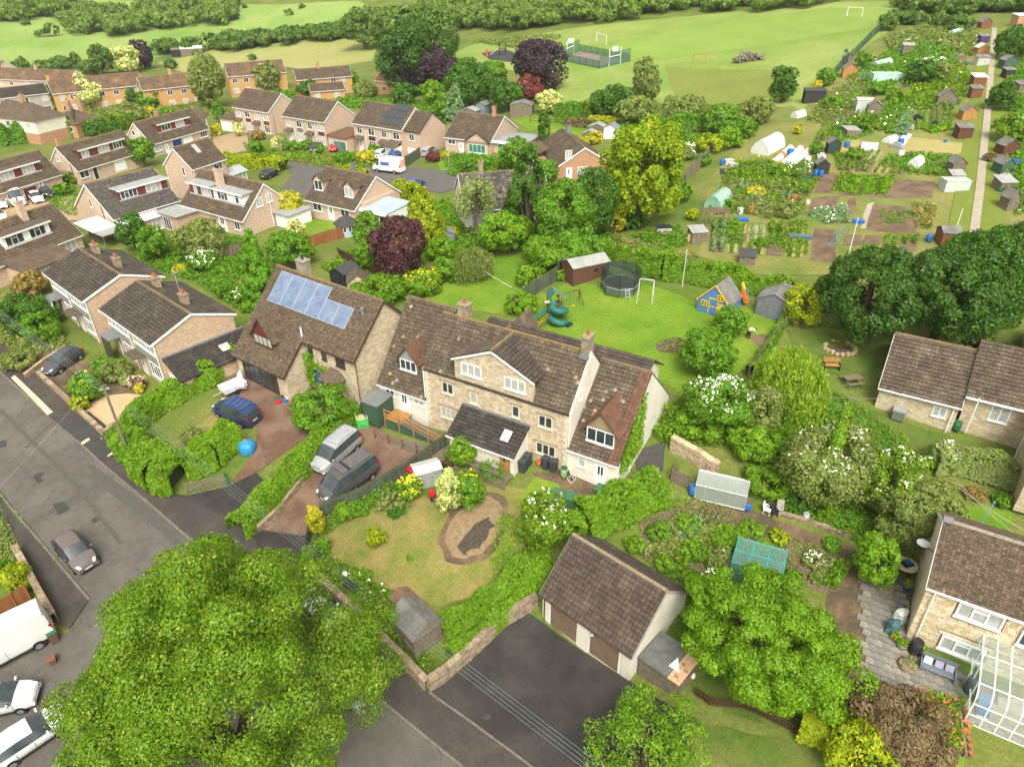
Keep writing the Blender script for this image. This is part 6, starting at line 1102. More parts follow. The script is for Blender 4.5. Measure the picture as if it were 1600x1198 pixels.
# ================= VEHICLES =================
def heading(a,b):
    A,B_=gp(*a),gp(*b); return math.atan2(B_.y-A.y,B_.x-A.x)
tyre=mat('tyre_rubber',(.02,.02,.021),(.03,.03,.03),4,.85); alloy=mat('alloy_rim',(.42,.43,.44),(.3,.31,.32),4,.3,metal=.6,spec=.5); carglass=mat('car_glass',(.03,.04,.045),(.06,.075,.08),1.2,.05,spec=.8)
plate_y=mat('yellow_plate',(.75,.58,.03)); plate_w=mat('white_plate',(.75,.75,.7)); redlamp=mat('tail_lamp',(.35,.015,.015),None,2,.2); headl=mat('head_lamp',(.6,.63,.65),(.45,.48,.5),3,.1,spec=.6)
def paint(n,c): return mat('paint_'+n,c,tuple(x*.93 for x in c),.8,.28,spec=.5)
CARS={ # stations: x, belt height, top height, half width at belt, half width at top ; W body half width
 'hatch':dict(L=4.1,W=.88,zb=.2,st=[(-2.05,.62,.7,.72,.5),(-1.98,.86,.95,.8,.62),(-1.72,.93,1.2,.83,.6),(-1.35,.94,1.44,.85,.6),(-.6,.94,1.5,.86,.62),(.25,.93,1.45,.86,.61),(1.02,.9,1.0,.85,.66),(1.55,.78,.87,.82,.6),(1.95,.64,.73,.72,.5),(2.05,.5,.58,.64,.42)],ws=5,rw=(1,2),sd=(2,5)),
 'mpv':dict(L=4.7,W=.93,zb=.22,st=[(-2.35,.8,.95,.84,.7),(-2.3,1.05,1.5,.87,.72),(-2.1,1.08,1.8,.9,.76),(-1.2,1.08,1.86,.91,.78),(-.2,1.07,1.86,.91,.78),(.65,1.05,1.78,.9,.74),(1.5,1.0,1.12,.88,.7),(1.95,.9,1.0,.84,.62),(2.28,.72,.8,.76,.5),(2.35,.5,.58,.7,.44)],ws=5,rw=(0,1),sd=(1,5)),
 'van':dict(L=5.1,W=.98,zb=.25,st=[(-2.55,.9,1.0,.9,.75),(-2.52,1.15,1.7,.94,.78),(-2.4,1.18,1.93,.95,.82),(-1.2,1.18,1.97,.96,.84),(.2,1.16,1.97,.96,.83),(1.1,1.14,1.88,.95,.78),(1.95,1.08,1.2,.92,.72),(2.3,.95,1.03,.87,.62),(2.5,.72,.8,.8,.5),(2.55,.5,.58,.74,.46)],ws=5,rw=(0,1),sd=(1,5)),
 'bigvan':dict(L=5.9,W=1.02,zb=.28,st=[(-2.95,1.1,1.3,.97,.9),(-2.93,1.3,2.35,.99,.9),(-2.85,1.32,2.52,1.0,.92),(-1.2,1.32,2.55,1.0,.93),(.6,1.3,2.55,1.0,.92),(1.3,1.26,2.4,.99,.84),(2.1,1.2,1.4,.96,.76),(2.6,1.05,1.18,.9,.66),(2.9,.75,.86,.82,.55),(2.95,.5,.6,.76,.5)],ws=5,rw=(0,1),sd=None)}
def vehicle(name,label,kind,a,b,col,cat='car',group=None,stripe=None,sc=1.,rack=None,glassback=True,pos=None):
    """a, b: places of the photograph under the rear and the front"""
    D=CARS[kind]; A,B_=gp(*a),gp(*b); c=(A+B_)/2; th=math.atan2(B_.y-A.y,B_.x-A.x); zz=z1(c.x,c.y)
    for q in (Vector((c.x,c.y)),): zz=max(zz,z1(q.x,q.y))
    root=thing(name,label,cat,(c.x,c.y,zz+.1),th,group); root.scale=(sc,)*3
    # follow the slope of the ground
    u=Vector((math.cos(th),math.sin(th))); v=Vector((-u.y,u.x)); h=D['L']*.32
    zf,zr=z1(c.x+u.x*h,c.y+u.y*h),z1(c.x-u.x*h,c.y-u.y*h); root.rotation_euler=(math.atan2(z1(c.x+v.x*.8,c.y+v.y*.8)-z1(c.x-v.x*.8,c.y-v.y*.8),1.6),-math.atan2(zf-zr,2*h),th); root.location.z=(zf+zr)/2+.1
    W_=D['W']; zb=D['zb']; st=D['st']; rings=[]
    for x,be,to,wb,wt in st:
        e=.9 if abs(x)>D['L']*.47 else 1.; rings.append([(x,W_*.86*e,zb),(x,W_*.98*e,zb+.18),(x,min(W_,wb+.06)*e,max(zb+.22,be-.22)),(x,wb*e,be),(x,wt*e,max(be+.02,to-.05)),(x,wt*.72*e,to),(x,0,to+.035)])
    V=[];n=7; m=2*n-1
    for rg in rings: V+=[(x,y,z) for x,y,z in rg]+[(x,-y,z) for x,y,z in rg[-2::-1]]
    F={'body':[],'windscreen':[],'rear_window':[],'side_window':[]}
    for i in range(len(rings)-1):
        for j in range(m-1):
            f=(i*m+j,(i+1)*m+j,(i+1)*m+j+1,i*m+j+1); k=j if j<n-1 else m-2-j; key='body'
            if i==D['ws'] and k in(4,5): key='windscreen'
            elif D['rw'][0]<=i<D['rw'][1] and k in(4,5) and glassback: key='rear_window'
            elif k==3 and D['sd'] and D['sd'][0]<=i<D['sd'][1]: key='side_window'
            elif k==3 and i==D['ws']: key='side_window'
            F[key].append(f)
    F['body']+=[tuple(range(m))[::-1],tuple((len(rings)-1)*m+j for j in range(m))]+[(i*m,i*m+m-1,(i+1)*m+m-1,(i+1)*m) for i in range(len(rings)-1)]
    P=paint(*col)
    for key,fs in F.items():
        if not fs: continue
        me=bpy.data.meshes.new(key); bm=bmesh.new(); vv=[bm.verts.new(q) for q in V]
        for f in fs:
            try: bm.faces.new([vv[i] for i in f])
            except ValueError: pass
        bmesh.ops.delete(bm,geom=[q for q in bm.verts if not q.link_faces],context='VERTS'); bmesh.ops.recalc_face_normals(bm,faces=bm.faces)
        if key!='body':
            bmesh.ops.inset_region(bm,faces=bm.faces[:],thickness=.035,depth=-.005)
        for f in bm.faces: f.smooth=True
        for e_ in bm.edges:
            if len(e_.link_faces)==2 and e_.calc_face_angle(0)>.5: e_.smooth=False
        bm.to_mesh(me); bm.free(); me.materials.append(P if key=='body' else carglass); link(key,me,root)
    wr=.32 if kind!='bigvan' else .36; bx_=D['L']*.31
    for sx in (-1,1):
        for sy in (-1,1):
            y=sy*(W_-.06); w=MB().tube([(sx*bx_,y-.1,wr-.08),(sx*bx_,y+.1,wr-.08)],wr,14).build('wheel',tyre,root,True); MB().tube([(sx*bx_,y+sy*.06,wr-.08),(sx*bx_,y+sy*.115,wr-.08)],wr*.62,10).build('rim',alloy,w)
    x1=st[-2][0]; hz=st[-3][1]-.12; xr=st[0][0]
    for sy in (-1,1):
        MB().obox((x1-.22,sy*W_*.82,hz-.02),(.3,-sy*.12,-.06),(0,-sy*.22,0),(0,0,.12)).build('headlight',headl,root); MB().box(xr-.02,xr+.12,sy*W_*.8-.09,sy*W_*.8+.09,st[1][1]-.22,st[1][1]+(.2 if kind!='hatch' else .02)).build('tail_light',redlamp,root)
        xm=st[D['ws']+1][0]-.25; MB().obox((xm,sy*(W_-.03),st[D['ws']][1]+.03),(.1,0,0),(0,sy*.2,.02),(0,0,.13)).build('wing_mirror',P,root)
    MB().box(st[-1][0]-.005,st[-1][0]+.02,-.26,.26,.36,.47).build('number_plate',plate_w,root); MB().box(xr-.03,xr,-.26,.26,.55,.66).build('number_plate',plate_y,root)
    MB().box(st[-1][0]-.03,st[-1][0]+.012,-.5,.5,.2,.33).build('grille',dark,root)
    for sy in (-1,1):
        for xs in ((-.9,.05,1.0) if kind!='bigvan' else (-.2,1.15)): MB().box(xs-.008,xs+.008,sy*W_-.012,sy*W_+.004,zb+.2,st[4][1]-.06).build('door_seam',dark,root)
        MB().box(st[1][0]+.3,st[-3][0]-.2,sy*W_*.985-.01,sy*W_*.985+.012,zb-.02,zb+.1).build('sill',dark,root)
    if rack:
        for sy in (-1,1): MB().tube([(-1.7,sy*.68,1.93),(.3,sy*.68,1.93)],.025,5).build('roof_rail',rack,root)
        for k in range(4): MB().box(-1.75+k*.55,-1.72+k*.55+.35,-.6,.6,1.885,1.905).build('roof_rib',rack,root)
    return root
vehicle('van','silver people carrier parked on the red block drive','mpv',(556,690),(497,742),('silver',(.33,.34,.35)),'van',rack=mat('rail_grey',(.35,.36,.37)))
vg=vehicle('camper_van','grey camper van with raised pop top beside the timber fence','van',(592,728),(500,792),('darkgrey',(.085,.083,.08)),'van'); MB().box(-2.1,.6,-.68,.68,1.97,2.08).build('pop_top',mat('poptop_grey',(.1,.097,.093),(.12,.116,.11),2,.5),vg); MB().box(-.15,.05,-.68,.68,2.08,2.13).build('roof_bar',dark,vg)
vehicle('van','dark blue people carrier on the brown drive behind the privet hedge','mpv',(408,668),(338,638),('navy',(.022,.045,.12)),'van',rack=mat('navy_rib',(.05,.085,.19),None,2,.3))
vehicle('hatchback','taupe hatchback parked against the left kerb','hatch',(100,845),(147,898),('taupe',(.13,.11,.1)),'car')
vehicle('panel_van','white panel van at the left edge of the car park','bigvan',(78,988),(-60,1062),('white',(.66,.66,.63)),'van',glassback=False)
vehicle('hatchback','pale silver hatchback at the bottom left edge','hatch',(-60,1118),(72,1088),('palesilver',(.6,.61,.6)),'car'); vehicle('hatchback','white hatchback under the lime tree edge','hatch',(-10,1200),(112,1118),('purewhite',(.8,.8,.79)),'car')
vehicle('hatchback','grey roofed hatchback under the lime tree at the bottom edge','hatch',(60,1260),(150,1190),('midgrey',(.3,.3,.29)),'car')
vehicle('hatchback','silver hatchback half hidden under the right side of the lime tree','hatch',(500,1035),(580,1108),('silver',(.33,.34,.35)),'car'); vehicle('hatchback','white hatchback glimpsed through the lime tree','hatch',(470,930),(545,1000),('purewhite',(.8,.8,.79)),'car')
vehicle('hatchback','dark grey hatchback on the terrace drive','hatch',(124,556),(78,588),('graphite',(.07,.07,.075)),'car')
for a in [('hatchback','red hatchback outside the semis','hatch',(541,228),(513,242),('red',(.55,.02,.025))),('hatchback','black hatchback facing the street beside the red one','hatch',(500,228),(487,246),('black',(.03,.032,.035))),('hatchback','dark car tucked behind the street bush','hatch',(522,220),(505,230),('black',(.03,.032,.035))),('hatchback','white car backed towards the semi porch','hatch',(588,252),(606,240),('purewhite',(.8,.8,.79))),('hatchback','blue car next to the white one','hatch',(610,253),(628,241),('blue',(.03,.08,.32))),('hatchback','silver car half hidden by the maroon acer','hatch',(661,248),(683,236),('silver',(.33,.34,.35))),('hatchback','black car under the lamp post by the maroon garage','hatch',(62,302),(84,311),('black',(.03,.032,.035))),('hatchback','dark car beside the garage walls','hatch',(412,282),(432,272),('black',(.03,.032,.035))),('hatchback','white car squeezed beside the camper','hatch',(48,304),(70,326),('purewhite',(.8,.8,.79))),('hatchback','dark blue car behind the golden cypress','hatch',(640,298),(657,290),('blue',(.03,.08,.32))),('van','white van at the left edge behind the camper','mpv',(-10,310),(12,338),('purewhite',(.8,.8,.79))),('van','grey windowed white car nearest the brick house','hatch',(-15,335),(14,352),('purewhite',(.8,.8,.79)))]:
    vehicle(*a,cat='car',group='cars parked on the estate')
vehicle('camper_van','tall white camper van in the pale yard','bigvan',(8,306),(44,332),('purewhite',(.8,.8,.79)),'van')
vw=vehicle('works_van','white works van with orange chevrons on its back doors','bigvan',(634,272),(583,266),('purewhite',(.8,.8,.79)),'van',glassback=False)
for k in range(5): MB().obox((-2.96,-.85+k*.36,1.0),(-.012,0,0),(0,.17,0),(0,.18 if k<2 else -.18,1.35)).build('chevron',mat('orange_chevron',(.75,.16,.01),None,2,.5),vw)
MB().box(-.9,.9,1.005,1.012,1.3,1.9).build('side_sign',mat('blue_sign',(.08,.14,.4)),vw); MB().box(-.9,.9,-1.012,-1.005,1.3,1.9).build('side_sign',mat('blue_sign',(.08,.14,.4)),vw)
# boat trailer and covered things on the drive
t=thing('trailer','white camping trailer with folded cover behind the blue van','trailer',tuple(gp(366,612)),heading((350,618),(385,600)))
MB().box(-1.1,1.1,-.65,.65,.45,.95).build('body',mat('grey_white',(.6,.62,.62)),t); MB().add([(-1.15,-.7,.95),(1.15,-.7,.95),(1.15,.7,.95),(-1.15,.7,.95),(-.6,0,1.35),(.8,0,1.25)],[(0,1,5,4),(1,2,5),(2,3,4,5),(3,0,4)]).build('cover',white,t); MB().tube([(-1.1,0,.5),(-2.0,0,.45)],.04,6).build('drawbar',metal,t)
for s_ in (-1,1): MB().tube([(0,s_*.68,.28),(0,s_*.8,.28)],.28,12).build('wheel',tyre,t)
t=thing('dinghy','white dinghy on its side beside the camping trailer','boat',tuple(gp(378,602)),heading((360,610),(395,595))+1.2); MB().add([(-1.3,-.5,.2),(1.3,-.35,.2),(1.5,0,.5),(-1.4,0,.45),(-1.25,.35,.9),(1.2,.3,.9),(-1.3,-.1,1.2),(1.3,-.1,1.2)],[(0,1,2,3),(3,2,5,4),(4,5,7,6),(0,6,7,1),(1,7,5,2),(0,3,4,6)]).build('hull',white,t,True); MB().tube([(-1.2,-.45,.25),(1.2,-.35,.25)],.05,6).build('gunwale',metal,t)
t=thing('covered_barbecue','barbecue under a bright blue tarpaulin by the drive gate','tarpaulin',tuple(gp(387,704)),.4); bl=MB(); r=np.random.RandomState(5)
bl.lathe([(.75,0),(.8,.35),(.72,.7),(.5,.95),(.18,1.1)],11); bl.v=[(x*(1+.12*math.sin(5*math.atan2(y,x))),y*(1+.12*math.sin(4*math.atan2(y,x)+1)),z) for x,y,z in bl.v]; bl.build('tarpaulin_cover',mat('blue_tarp',(.04,.26,.5),(.03,.2,.42),3,.4),t); MB().lathe([(.16,1.08),(.12,1.2)],8).build('lid_knob',timber_or,t)
# ================= WALLS AND FENCES =================
def path_pts(pts,step): return [Vector((x,y,z1(x,y))) for x,y in resample([tuple(gp(*p)) for p in pts],step)]
def fence(label,pts,ht=1.5,m=None,board=.15,panel=1.8,name='timber_fence',gap=.012,posts=True,group=None,post_m=None,rails=True):
    """panels of separate boards between posts"""
    m=m or timber; P=path_pts(pts,panel); root=thing(name,label,'fence',tuple(P[0]),0,group); o=P[0]
    for i in range(len(P)-1):
        a,b=P[i]-o,P[i+1]-o; d=b-a; L=d.length; d2=Vector((d.x,d.y,0)).normalized(); n=Vector((-d2.y,d2.x,0)); k=max(1,int(L/board)); bd=MB()
        for j in range(k):
            q=a+d*(j/k)+n*(.012 if j%2 else 0); bd.obox(q-Vector((0,0,.15)),d*(1/k)-d2*gap,n*.02,Vector((0,0,ht+.15+rnd.uniform(-.012,.012))))
        bd.build('fence_panel',m,root)
        if rails:
            rl=MB()
            for hh in (.25,ht*.85): rl.obox(a+n*.034+Vector((0,0,hh*ht/1.5)),d,n*.035,Vector((0,0,.08)))
            rl.build('rail',m,root)
    if posts:
        for p in P: q=p-o; MB().box(q.x-.05,q.x+.05,q.y-.05,q.y+.05,q.z-.4,q.z+ht+.1).build('post',post_m or m,root)
    return root
fence('green tinged timber fence between the van drive and the dry lawn',[(698,696),(640,738),(600,762),(560,784),(520,800),(494,814),(486,832),(480,868),(480,888)],1.35,timber_grn); fence('timber board fence along the lower side of the dry lawn',[(488,884),(530,912),(575,945),(618,985)],1.35,timber_grn)
fence('red brown fence in front of the octagonal summerhouse',[(482,388),(515,378),(552,368)],1.6,timber_red); fence('green stained fence behind the play tower',[(797,492),(825,468),(868,440),(880,425)],1.7,timber_grn); fence('weathered fence on the right side of the play lawn',[(1168,590),(1190,562),(1212,530),(1238,502)],1.4,timber); fence('grey timber fence where the allotments meet the estate',[(1072,282),(1090,268),(1106,250)],1.8,timber); fence('long dark fence beside the right semi',[(634,262),(660,244),(692,222)],1.8,timber_grn)
fence('old fence along the back of the terrace gardens',[(330,415),(365,402),(390,392)],1.6,timber); fence('brown fence behind the solar panel house',[(530,405),(580,430),(625,450)],1.5,brown,board=.2); fence('timber fence between the drive hedge and solar house gable',[(557,640),(580,622),(592,612)],1.6,timber); fence('dark brown fence beside the outbuilding of the garage',[(998,1048),(1030,1068),(1058,1088)],1.1,brown)
fence('low fence beside the oil tank yard of the white cottage',[(868,782),(905,790),(935,802)],.8,timber); fence('dark fence below the far conservatory',[(455,215),(478,213)],1.4,brown); fence('brown fence at the left edge by the stone wall',[(-20,985),(30,952),(50,938)],1.6,timber_red,board=.12)
rl=thing('rail_fence','dark post and rail fence across the far back lawn','fence',tuple(gp(830,198)),0); P=path_pts([(828,192),(860,195),(885,197)],2.2); o=P[0]; rl.location=o
for p in P: q=p-o; MB().box(q.x-.06,q.x+.06,q.y-.06,q.y+.06,q.z-.3,q.z+1.3).build('post',brown,rl)
for a,b in zip(P[:-1],P[1:]):
    for hh in (.5,1.05): MB().tube([a-o+Vector((0,0,hh)),b-o+Vector((0,0,hh))],.05,5).build('rail',brown,rl)
# picket fence
pk=thing('picket_fence','dark brown picket fence across the lower lawn','fence',(0,0,0),0); P=path_pts([(1085,1085),(1110,1102),(1165,1108),(1240,1145),(1310,1170),(1350,1200)],.16); o=P[0]; pk.location=o
for i,p in enumerate(P):
    q=p-o
    if i<250: MB().add([(q.x-.045,q.y-.01,q.z-.1),(q.x+.045,q.y-.01,q.z-.1),(q.x+.045,q.y-.01,q.z+.72),(q.x,q.y-.01,q.z+.8),(q.x-.045,q.y-.01,q.z+.72)]+[(q.x-.045,q.y+.01,q.z-.1),(q.x+.045,q.y+.01,q.z-.1),(q.x+.045,q.y+.01,q.z+.72),(q.x,q.y+.01,q.z+.8),(q.x-.045,q.y+.01,q.z+.72)],[(4,3,2,1,0),(5,6,7,8,9),(0,1,6,5),(1,2,7,6),(2,3,8,7),(3,4,9,8),(4,0,5,9)]).build('picket',brown,pk)
for a,b in zip(P[:-1:8],P[8::8]):
    for hh in (.2,.6): MB().tube([a-o+Vector((0,.03,hh)),b-o+Vector((0,.03,hh))],.03,4).build('rail',brown,pk)
def stonewall(label,pts,ht,thick=.4,m=None,cap=True,name='stone_wall'):
    """rubble wall: courses of separate stones on both faces"""
    m=m or rock; P=path_pts(pts,.5); o=P[0]; root=thing(name,label,'wall',tuple(o),0); core=MB(); st=MB(); cp=MB()
    for a,b in zip(P[:-1],P[1:]):
        a=a-o;b=b-o; d=(b-a); d2=Vector((d.x,d.y,0)).normalized(); n=Vector((-d2.y,d2.x,0))*thick/2
        core.add([a-n*.85-Vector((0,0,.5)),b-n*.85-Vector((0,0,.5)),b+n*.85-Vector((0,0,.5)),a+n*.85-Vector((0,0,.5))]+[v+Vector((0,0,ht-.05)) for v in (a-n*.85,b-n*.85,b+n*.85,a+n*.85)],[(4,5,6,7),(0,1,5,4),(2,3,7,6)])
        z=-.3
        while z<ht-.05:
            h_=rnd.uniform(.11,.2); k=rnd.choice([1,2])
            for j in range(k):
                for sgn in (-1,1):
                    q=a+d*(j/k)+n*sgn*rnd.uniform(.86,1.05); st.obox(q+Vector((0,0,z)),d*(1/k)*rnd.uniform(.86,.97),-n*sgn*.35,Vector((0,0,h_-.015)))
            z+=h_
        if cap: cp.obox(a-n*1.1+Vector((0,0,ht-.04)),d*.97,n*2.2,Vector((0,0,rnd.uniform(.06,.13))))
    core.build('wall_core',mat('wall_mortar',(.2,.16,.11),(.14,.11,.08),3),root); st.build('stones',m,root,kind='stuff')
    if cap: cp.build('coping',m,root,kind='stuff')
    return root
stonewall('rubble stone wall along the footway below the dry lawn',[(498,912),(540,950),(600,1008),(640,1048),(668,1078)],1.0); stonewall('rubble stone wall around the garage forecourt',[(670,1078),(700,1058),(740,1022),(790,975),(838,945)],1.15); stonewall('old stone wall at the left edge by the white van',[(30,868),(48,900),(68,938),(90,976)],1.1)
stonewall('low stone edging wall on the bank of the van drive',[(404,832),(440,795),(475,752)],.55,.3); stonewall('stone front wall of the terrace garden',[(62,588),(122,643),(166,683)],.6,.35); stonewall('low stone wall between gravel garden and hedge',[(168,682),(195,658),(235,636)],.7,.35); stonewall('broken cream stone wall below the elder bank',[(1048,702),(1085,722),(1120,745)],1.3,.5,mat('cream_rubble',(.5,.4,.26),(.38,.29,.18),3,.9,.5,9,isl=.3)); stonewall('overgrown stone wall behind the earth path',[(1318,770),(1345,780),(1380,800)],1.0,.5,mat('cream_rubble',(.5,.4,.26))); stonewall('brick planter wall by the terrace drive',[(42,592),(70,570),(105,548)],.6,.3,mat('tan_rubble',(.42,.3,.19),(.32,.22,.14),3,.9,.4,9,isl=.2)); stonewall('curved kerb of stones beside the earth path',[(1215,805),(1260,815),(1330,842)],.3,.3)
# field gate at the drive
gt=thing('field_gate','weathered five bar gate swung open at the hedge gap','gate',tuple(gp(292,772)),heading((292,772),(357,758)))
Lg=(gp(357,758)-gp(292,772)).length
for k in range(5): MB().box(0,Lg,-.025,.025,.25+k*.2,.33+k*.2).build('bar',timber,gt)
for x in (0,Lg-.08,Lg/2): MB().box(x,x+.08,-.04,.04,.15,1.25).build('stile',timber,gt)
MB().tube([(.1,0,.25),(Lg*.6,0,1.1)],.035,5).build('brace',timber,gt)
MB().box(Lg-.1,Lg+.12,-.1,.1,-.3,1.5).build('gate_post',green_pl,gt)
# ================= SHEDS =================
def shed(label,at_,w,d,h,rz,wm,rm,kind='gable',rise=.45,name='shed',cat='shed',dr=True,winm=None,group=None,over=.12,boards=True,lift=0.):
    """front faces local -y"""
    P=gp(*at_); root=thing(name,label,cat,(P.x,P.y,P.z+lift),rz,group); a,b=-w/2,w/2; c,e=-d/2,d/2
    if kind=='gable': # ridge runs front to back
        MB().prism([(a,c,-.5),(b,c,-.5),(b,c,h),(0,c,h+rise),(a,c,h)],(0,d,0)).build('wall',wm,root)
        for s_ in (-1,1):
            k=over*rise/(w/2); q=MB().prism([(s_*(w/2+over),c-over,h-k),(0,c-over,h+rise),(0,c-over,h+rise+.06),(s_*(w/2+over),c-over,h-k+.06)],(0,d+2*over,0)).build('roof',rm,root)
    elif kind=='side': # ridge runs along the width
        MB().prism([(a,c,-.5),(a,e,-.5),(a,e,h),(a,0,h+rise),(a,c,h)],(w,0,0)).build('wall',wm,root)
        for s_ in (-1,1):
            k=over*rise/(d/2); MB().prism([(a-over,s_*(d/2+over),h-k),(a-over,0,h+rise),(a-over,0,h+rise+.06),(a-over,s_*(d/2+over),h-k+.06)],(w+2*over,0,0)).build('roof',rm,root)
    else:
        MB().prism([(a,c,-.5),(a,e,-.5),(a,e,h+rise),(a,c,h)],(w,0,0)).build('wall',wm,root); MB().obox((a-over,c-over,h),(w+2*over,0,0),(0,d+2*over,rise*(d+2*over)/d),(0,0,.07)).build('roof',rm,root)
    if boards:
        bd=MB(); n=max(3,int(h/.2))
        for i in range(n): bd.box(a-.012,b+.012,c-.012,c,i*h/n,(i+.86)*h/n).box(b,b+.012,c,e,i*h/n,(i+.86)*h/n).box(a-.012,a,c,e,i*h/n,(i+.86)*h/n)
        bd.build('cladding',wm,root)
    if dr: q=MB().box(-.35,.35,c-.045,c-.012,0,min(h-.05,1.75)).build('door',wm,root); MB().box(.22,.27,c-.07,c-.045,.8,.95).build('handle',dark,q)
    if winm: window(root,(b+.012,-.4,h*.5),(0,1),.8,.5,2,frame=winm,sill=False); window(root,(.4 if w>1.7 else -.25,c-.02,h*.52),(1,0),.5,.4,1,frame=winm,sill=False)
    return root
rM=M.th
ms=shed('pale grey metal shed by the timber fence',(668,752),2.0,1.35,1.5,rM+.95,metal,mat('white_metal_roof',(.5,.5,.48),(.44,.44,.42),2,.4),'side',.22,boards=False)
b=MB()
for i in range(20): b.box(-1.0+i*.1,-1.0+i*.1+.04,-.695,-.675,0,1.5).box(1.0,1.012,-.67+i*.067,-.67+i*.067+.03,0,1.5)
b.build('corrugation',metal,ms)
shed('small black board shed below the lower stone wall corner',(652,990),2.6,2.2,1.55,math.radians(-48),timber,felt,'side',.75); shed('rusty roofed hutch behind the black board shed',(634,950),1.3,1.3,1.0,math.radians(-48),timber,mat('rusty_sheet',(.22,.13,.085),(.16,.09,.06),2),'side',.35,dr=False)
shed('long dark brown shed with curved felt roof beside the trampoline',(914,432),4.6,2.6,1.9,math.radians(25),mat('shed_brown',(.13,.062,.035),(.1,.048,.028),3,.9,.2,12),felt_pale,'side',.55,winm=dark); gs=shed('grey garden shed beside the blue playhouse',(1212,486),3.1,3.4,1.8,math.radians(-35),mat('grey_board',(.16,.17,.18),(.13,.14,.15),3),felt,'gable',.75)
shed('dark shed with black roof behind the solar panel house',(540,440),2.2,2.6,1.6,math.radians(-30),dark,mat('black_felt',(.05,.05,.05),(.07,.07,.068),2),'gable',.6); shed('small tiled garden room behind the solar house ridge',(562,458),2.4,2.4,1.8,.2,block,tile_brown,'gable',.9,boards=False); shed('tiled outhouse behind the stone house left wing',(548,452),2.0,2.0,1.4,.4,block,tile_brown,'gable',.8,boards=False) if False else None
shed('black felt shed in the garden behind the carport',(162,372),2.6,2.2,1.5,math.radians(54),timber,felt,'side',.6); shed('grey tarpaulin covered shed by the golden bush',(690,378),3.0,2.4,1.4,.3,mat('grey_sheet',(.2,.24,.27)),mat('grey_tarp',(.22,.26,.3),(.17,.21,.24),1.5,.5),'gable',.7,boards=False); shed('dark shed in the garden behind the solar house chimney',(470,402),2.0,1.6,1.3,.3,timber,felt,'side',.4)
for a in [('low grey roofed hen house on the far back lawn',(934,208),3,2,1.2,-.3,timber,felt_pale),('second grey roofed shed beside the hen house',(922,218),2.6,2,1.1,-.3,timber,felt_pale),('blue grey roofed shed behind the maple',(955,214),2.2,2.4,1.7,-.4,white,mat('slate_sheet',(.2,.25,.28))),('open fronted summerhouse on the far lawn',(816,180),4.5,3,2.2,-.2,timber,felt),('grey shed behind the far bungalow',(755,178),2.2,2.6,2.0,-.5,mat('grey_sheet',(.2,.24,.27)),felt),('long low shed behind the far bungalow',(735,184),3.6,2.2,1.6,-.4,timber,felt_pale)]: shed(*a,kind='gable',rise=.6,boards=False,group='sheds behind the far bungalows')
ms=shed('dark barn with white roof in the hay meadow',(301,86),8.5,4.5,2.6,.35,timber,white,'pent',.5,name='field_shed',boards=False,dr=False); shed('open dark field shelter beside the white roofed barn',(279,88),5,4,2.6,.35,dark,timber,'pent',.3,name='field_shed',boards=False,dr=False)
# octagonal summerhouse
t=thing('summerhouse','octagonal summerhouse with black pointed roof and blue windows','summerhouse',tuple(gp(543,366)),.3); MB().lathe([(1.5,0),(1.5,1.7)],8).build('wall',mat('pale_blue_wall',(.28,.42,.5),(.4,.5,.55),2),t); MB().lathe([(1.8,1.65),(1.0,2.25),(.05,2.75)],8).build('roof',mat('black_shingle',(.05,.048,.045),(.07,.066,.06),3),t)
for k in range(8): a=k*math.pi/4+math.pi/8; rr2=Vector((-math.sin(a),math.cos(a))); c_=Vector((math.cos(a),math.sin(a)))*1.39; window(t,(c_.x-rr2.x*.45,c_.y-rr2.y*.45,.7),tuple(rr2),.9,.85,2,sill=False)
# outbuilding beside the garage
t=thing('outbuilding','flat felt roofed lean-to with tiled end beside the garage','outbuilding',tuple(Gg.o),Gg.th); Lq=Gg.L
MB().box(Lq+.05,Lq+2.9,.9,3.3,-.4,1.75).build('wall',timber,t); MB().box(Lq+.0,Lq+2.05,.75,3.45,1.75,1.88).build('roof',mat('wet_felt',(.1,.1,.095),(.15,.15,.14),2,.5),t)
for i in range(3):
    for j in range(9): MB().box(Lq+2.08+i*.29,Lq+2.35+i*.29,.78+j*.29,1.05+j*.29,1.76,1.82).build('roof_tile',mat('peach_tile',(.62,.4,.24),(.52,.32,.18),5),t)
MB().add([(Lq+1.75,1.5,1.93),(Lq+2.5,1.5,1.9),(Lq+1.9,2.3,2.05)],[(0,1,2)]).prism([(Lq+1.75,1.5,1.9),(Lq+2.5,1.5,1.88),(Lq+1.9,2.3,1.95)],(0,0,.05)).build('folded_sheet',white,t)
for x,y in ((Lq+2.4,2.2),(Lq+2.75,1.9),(Lq+2.5,1.2)): MB().box(x-.1,x+.1,y-.08,y+.08,1.82,1.95).build('weight_stone',rock,t)
MB().box(Lq+.1,Lq+2.6,-.3,.75,-.5,-.02).build('step_slab',kerbm,t)
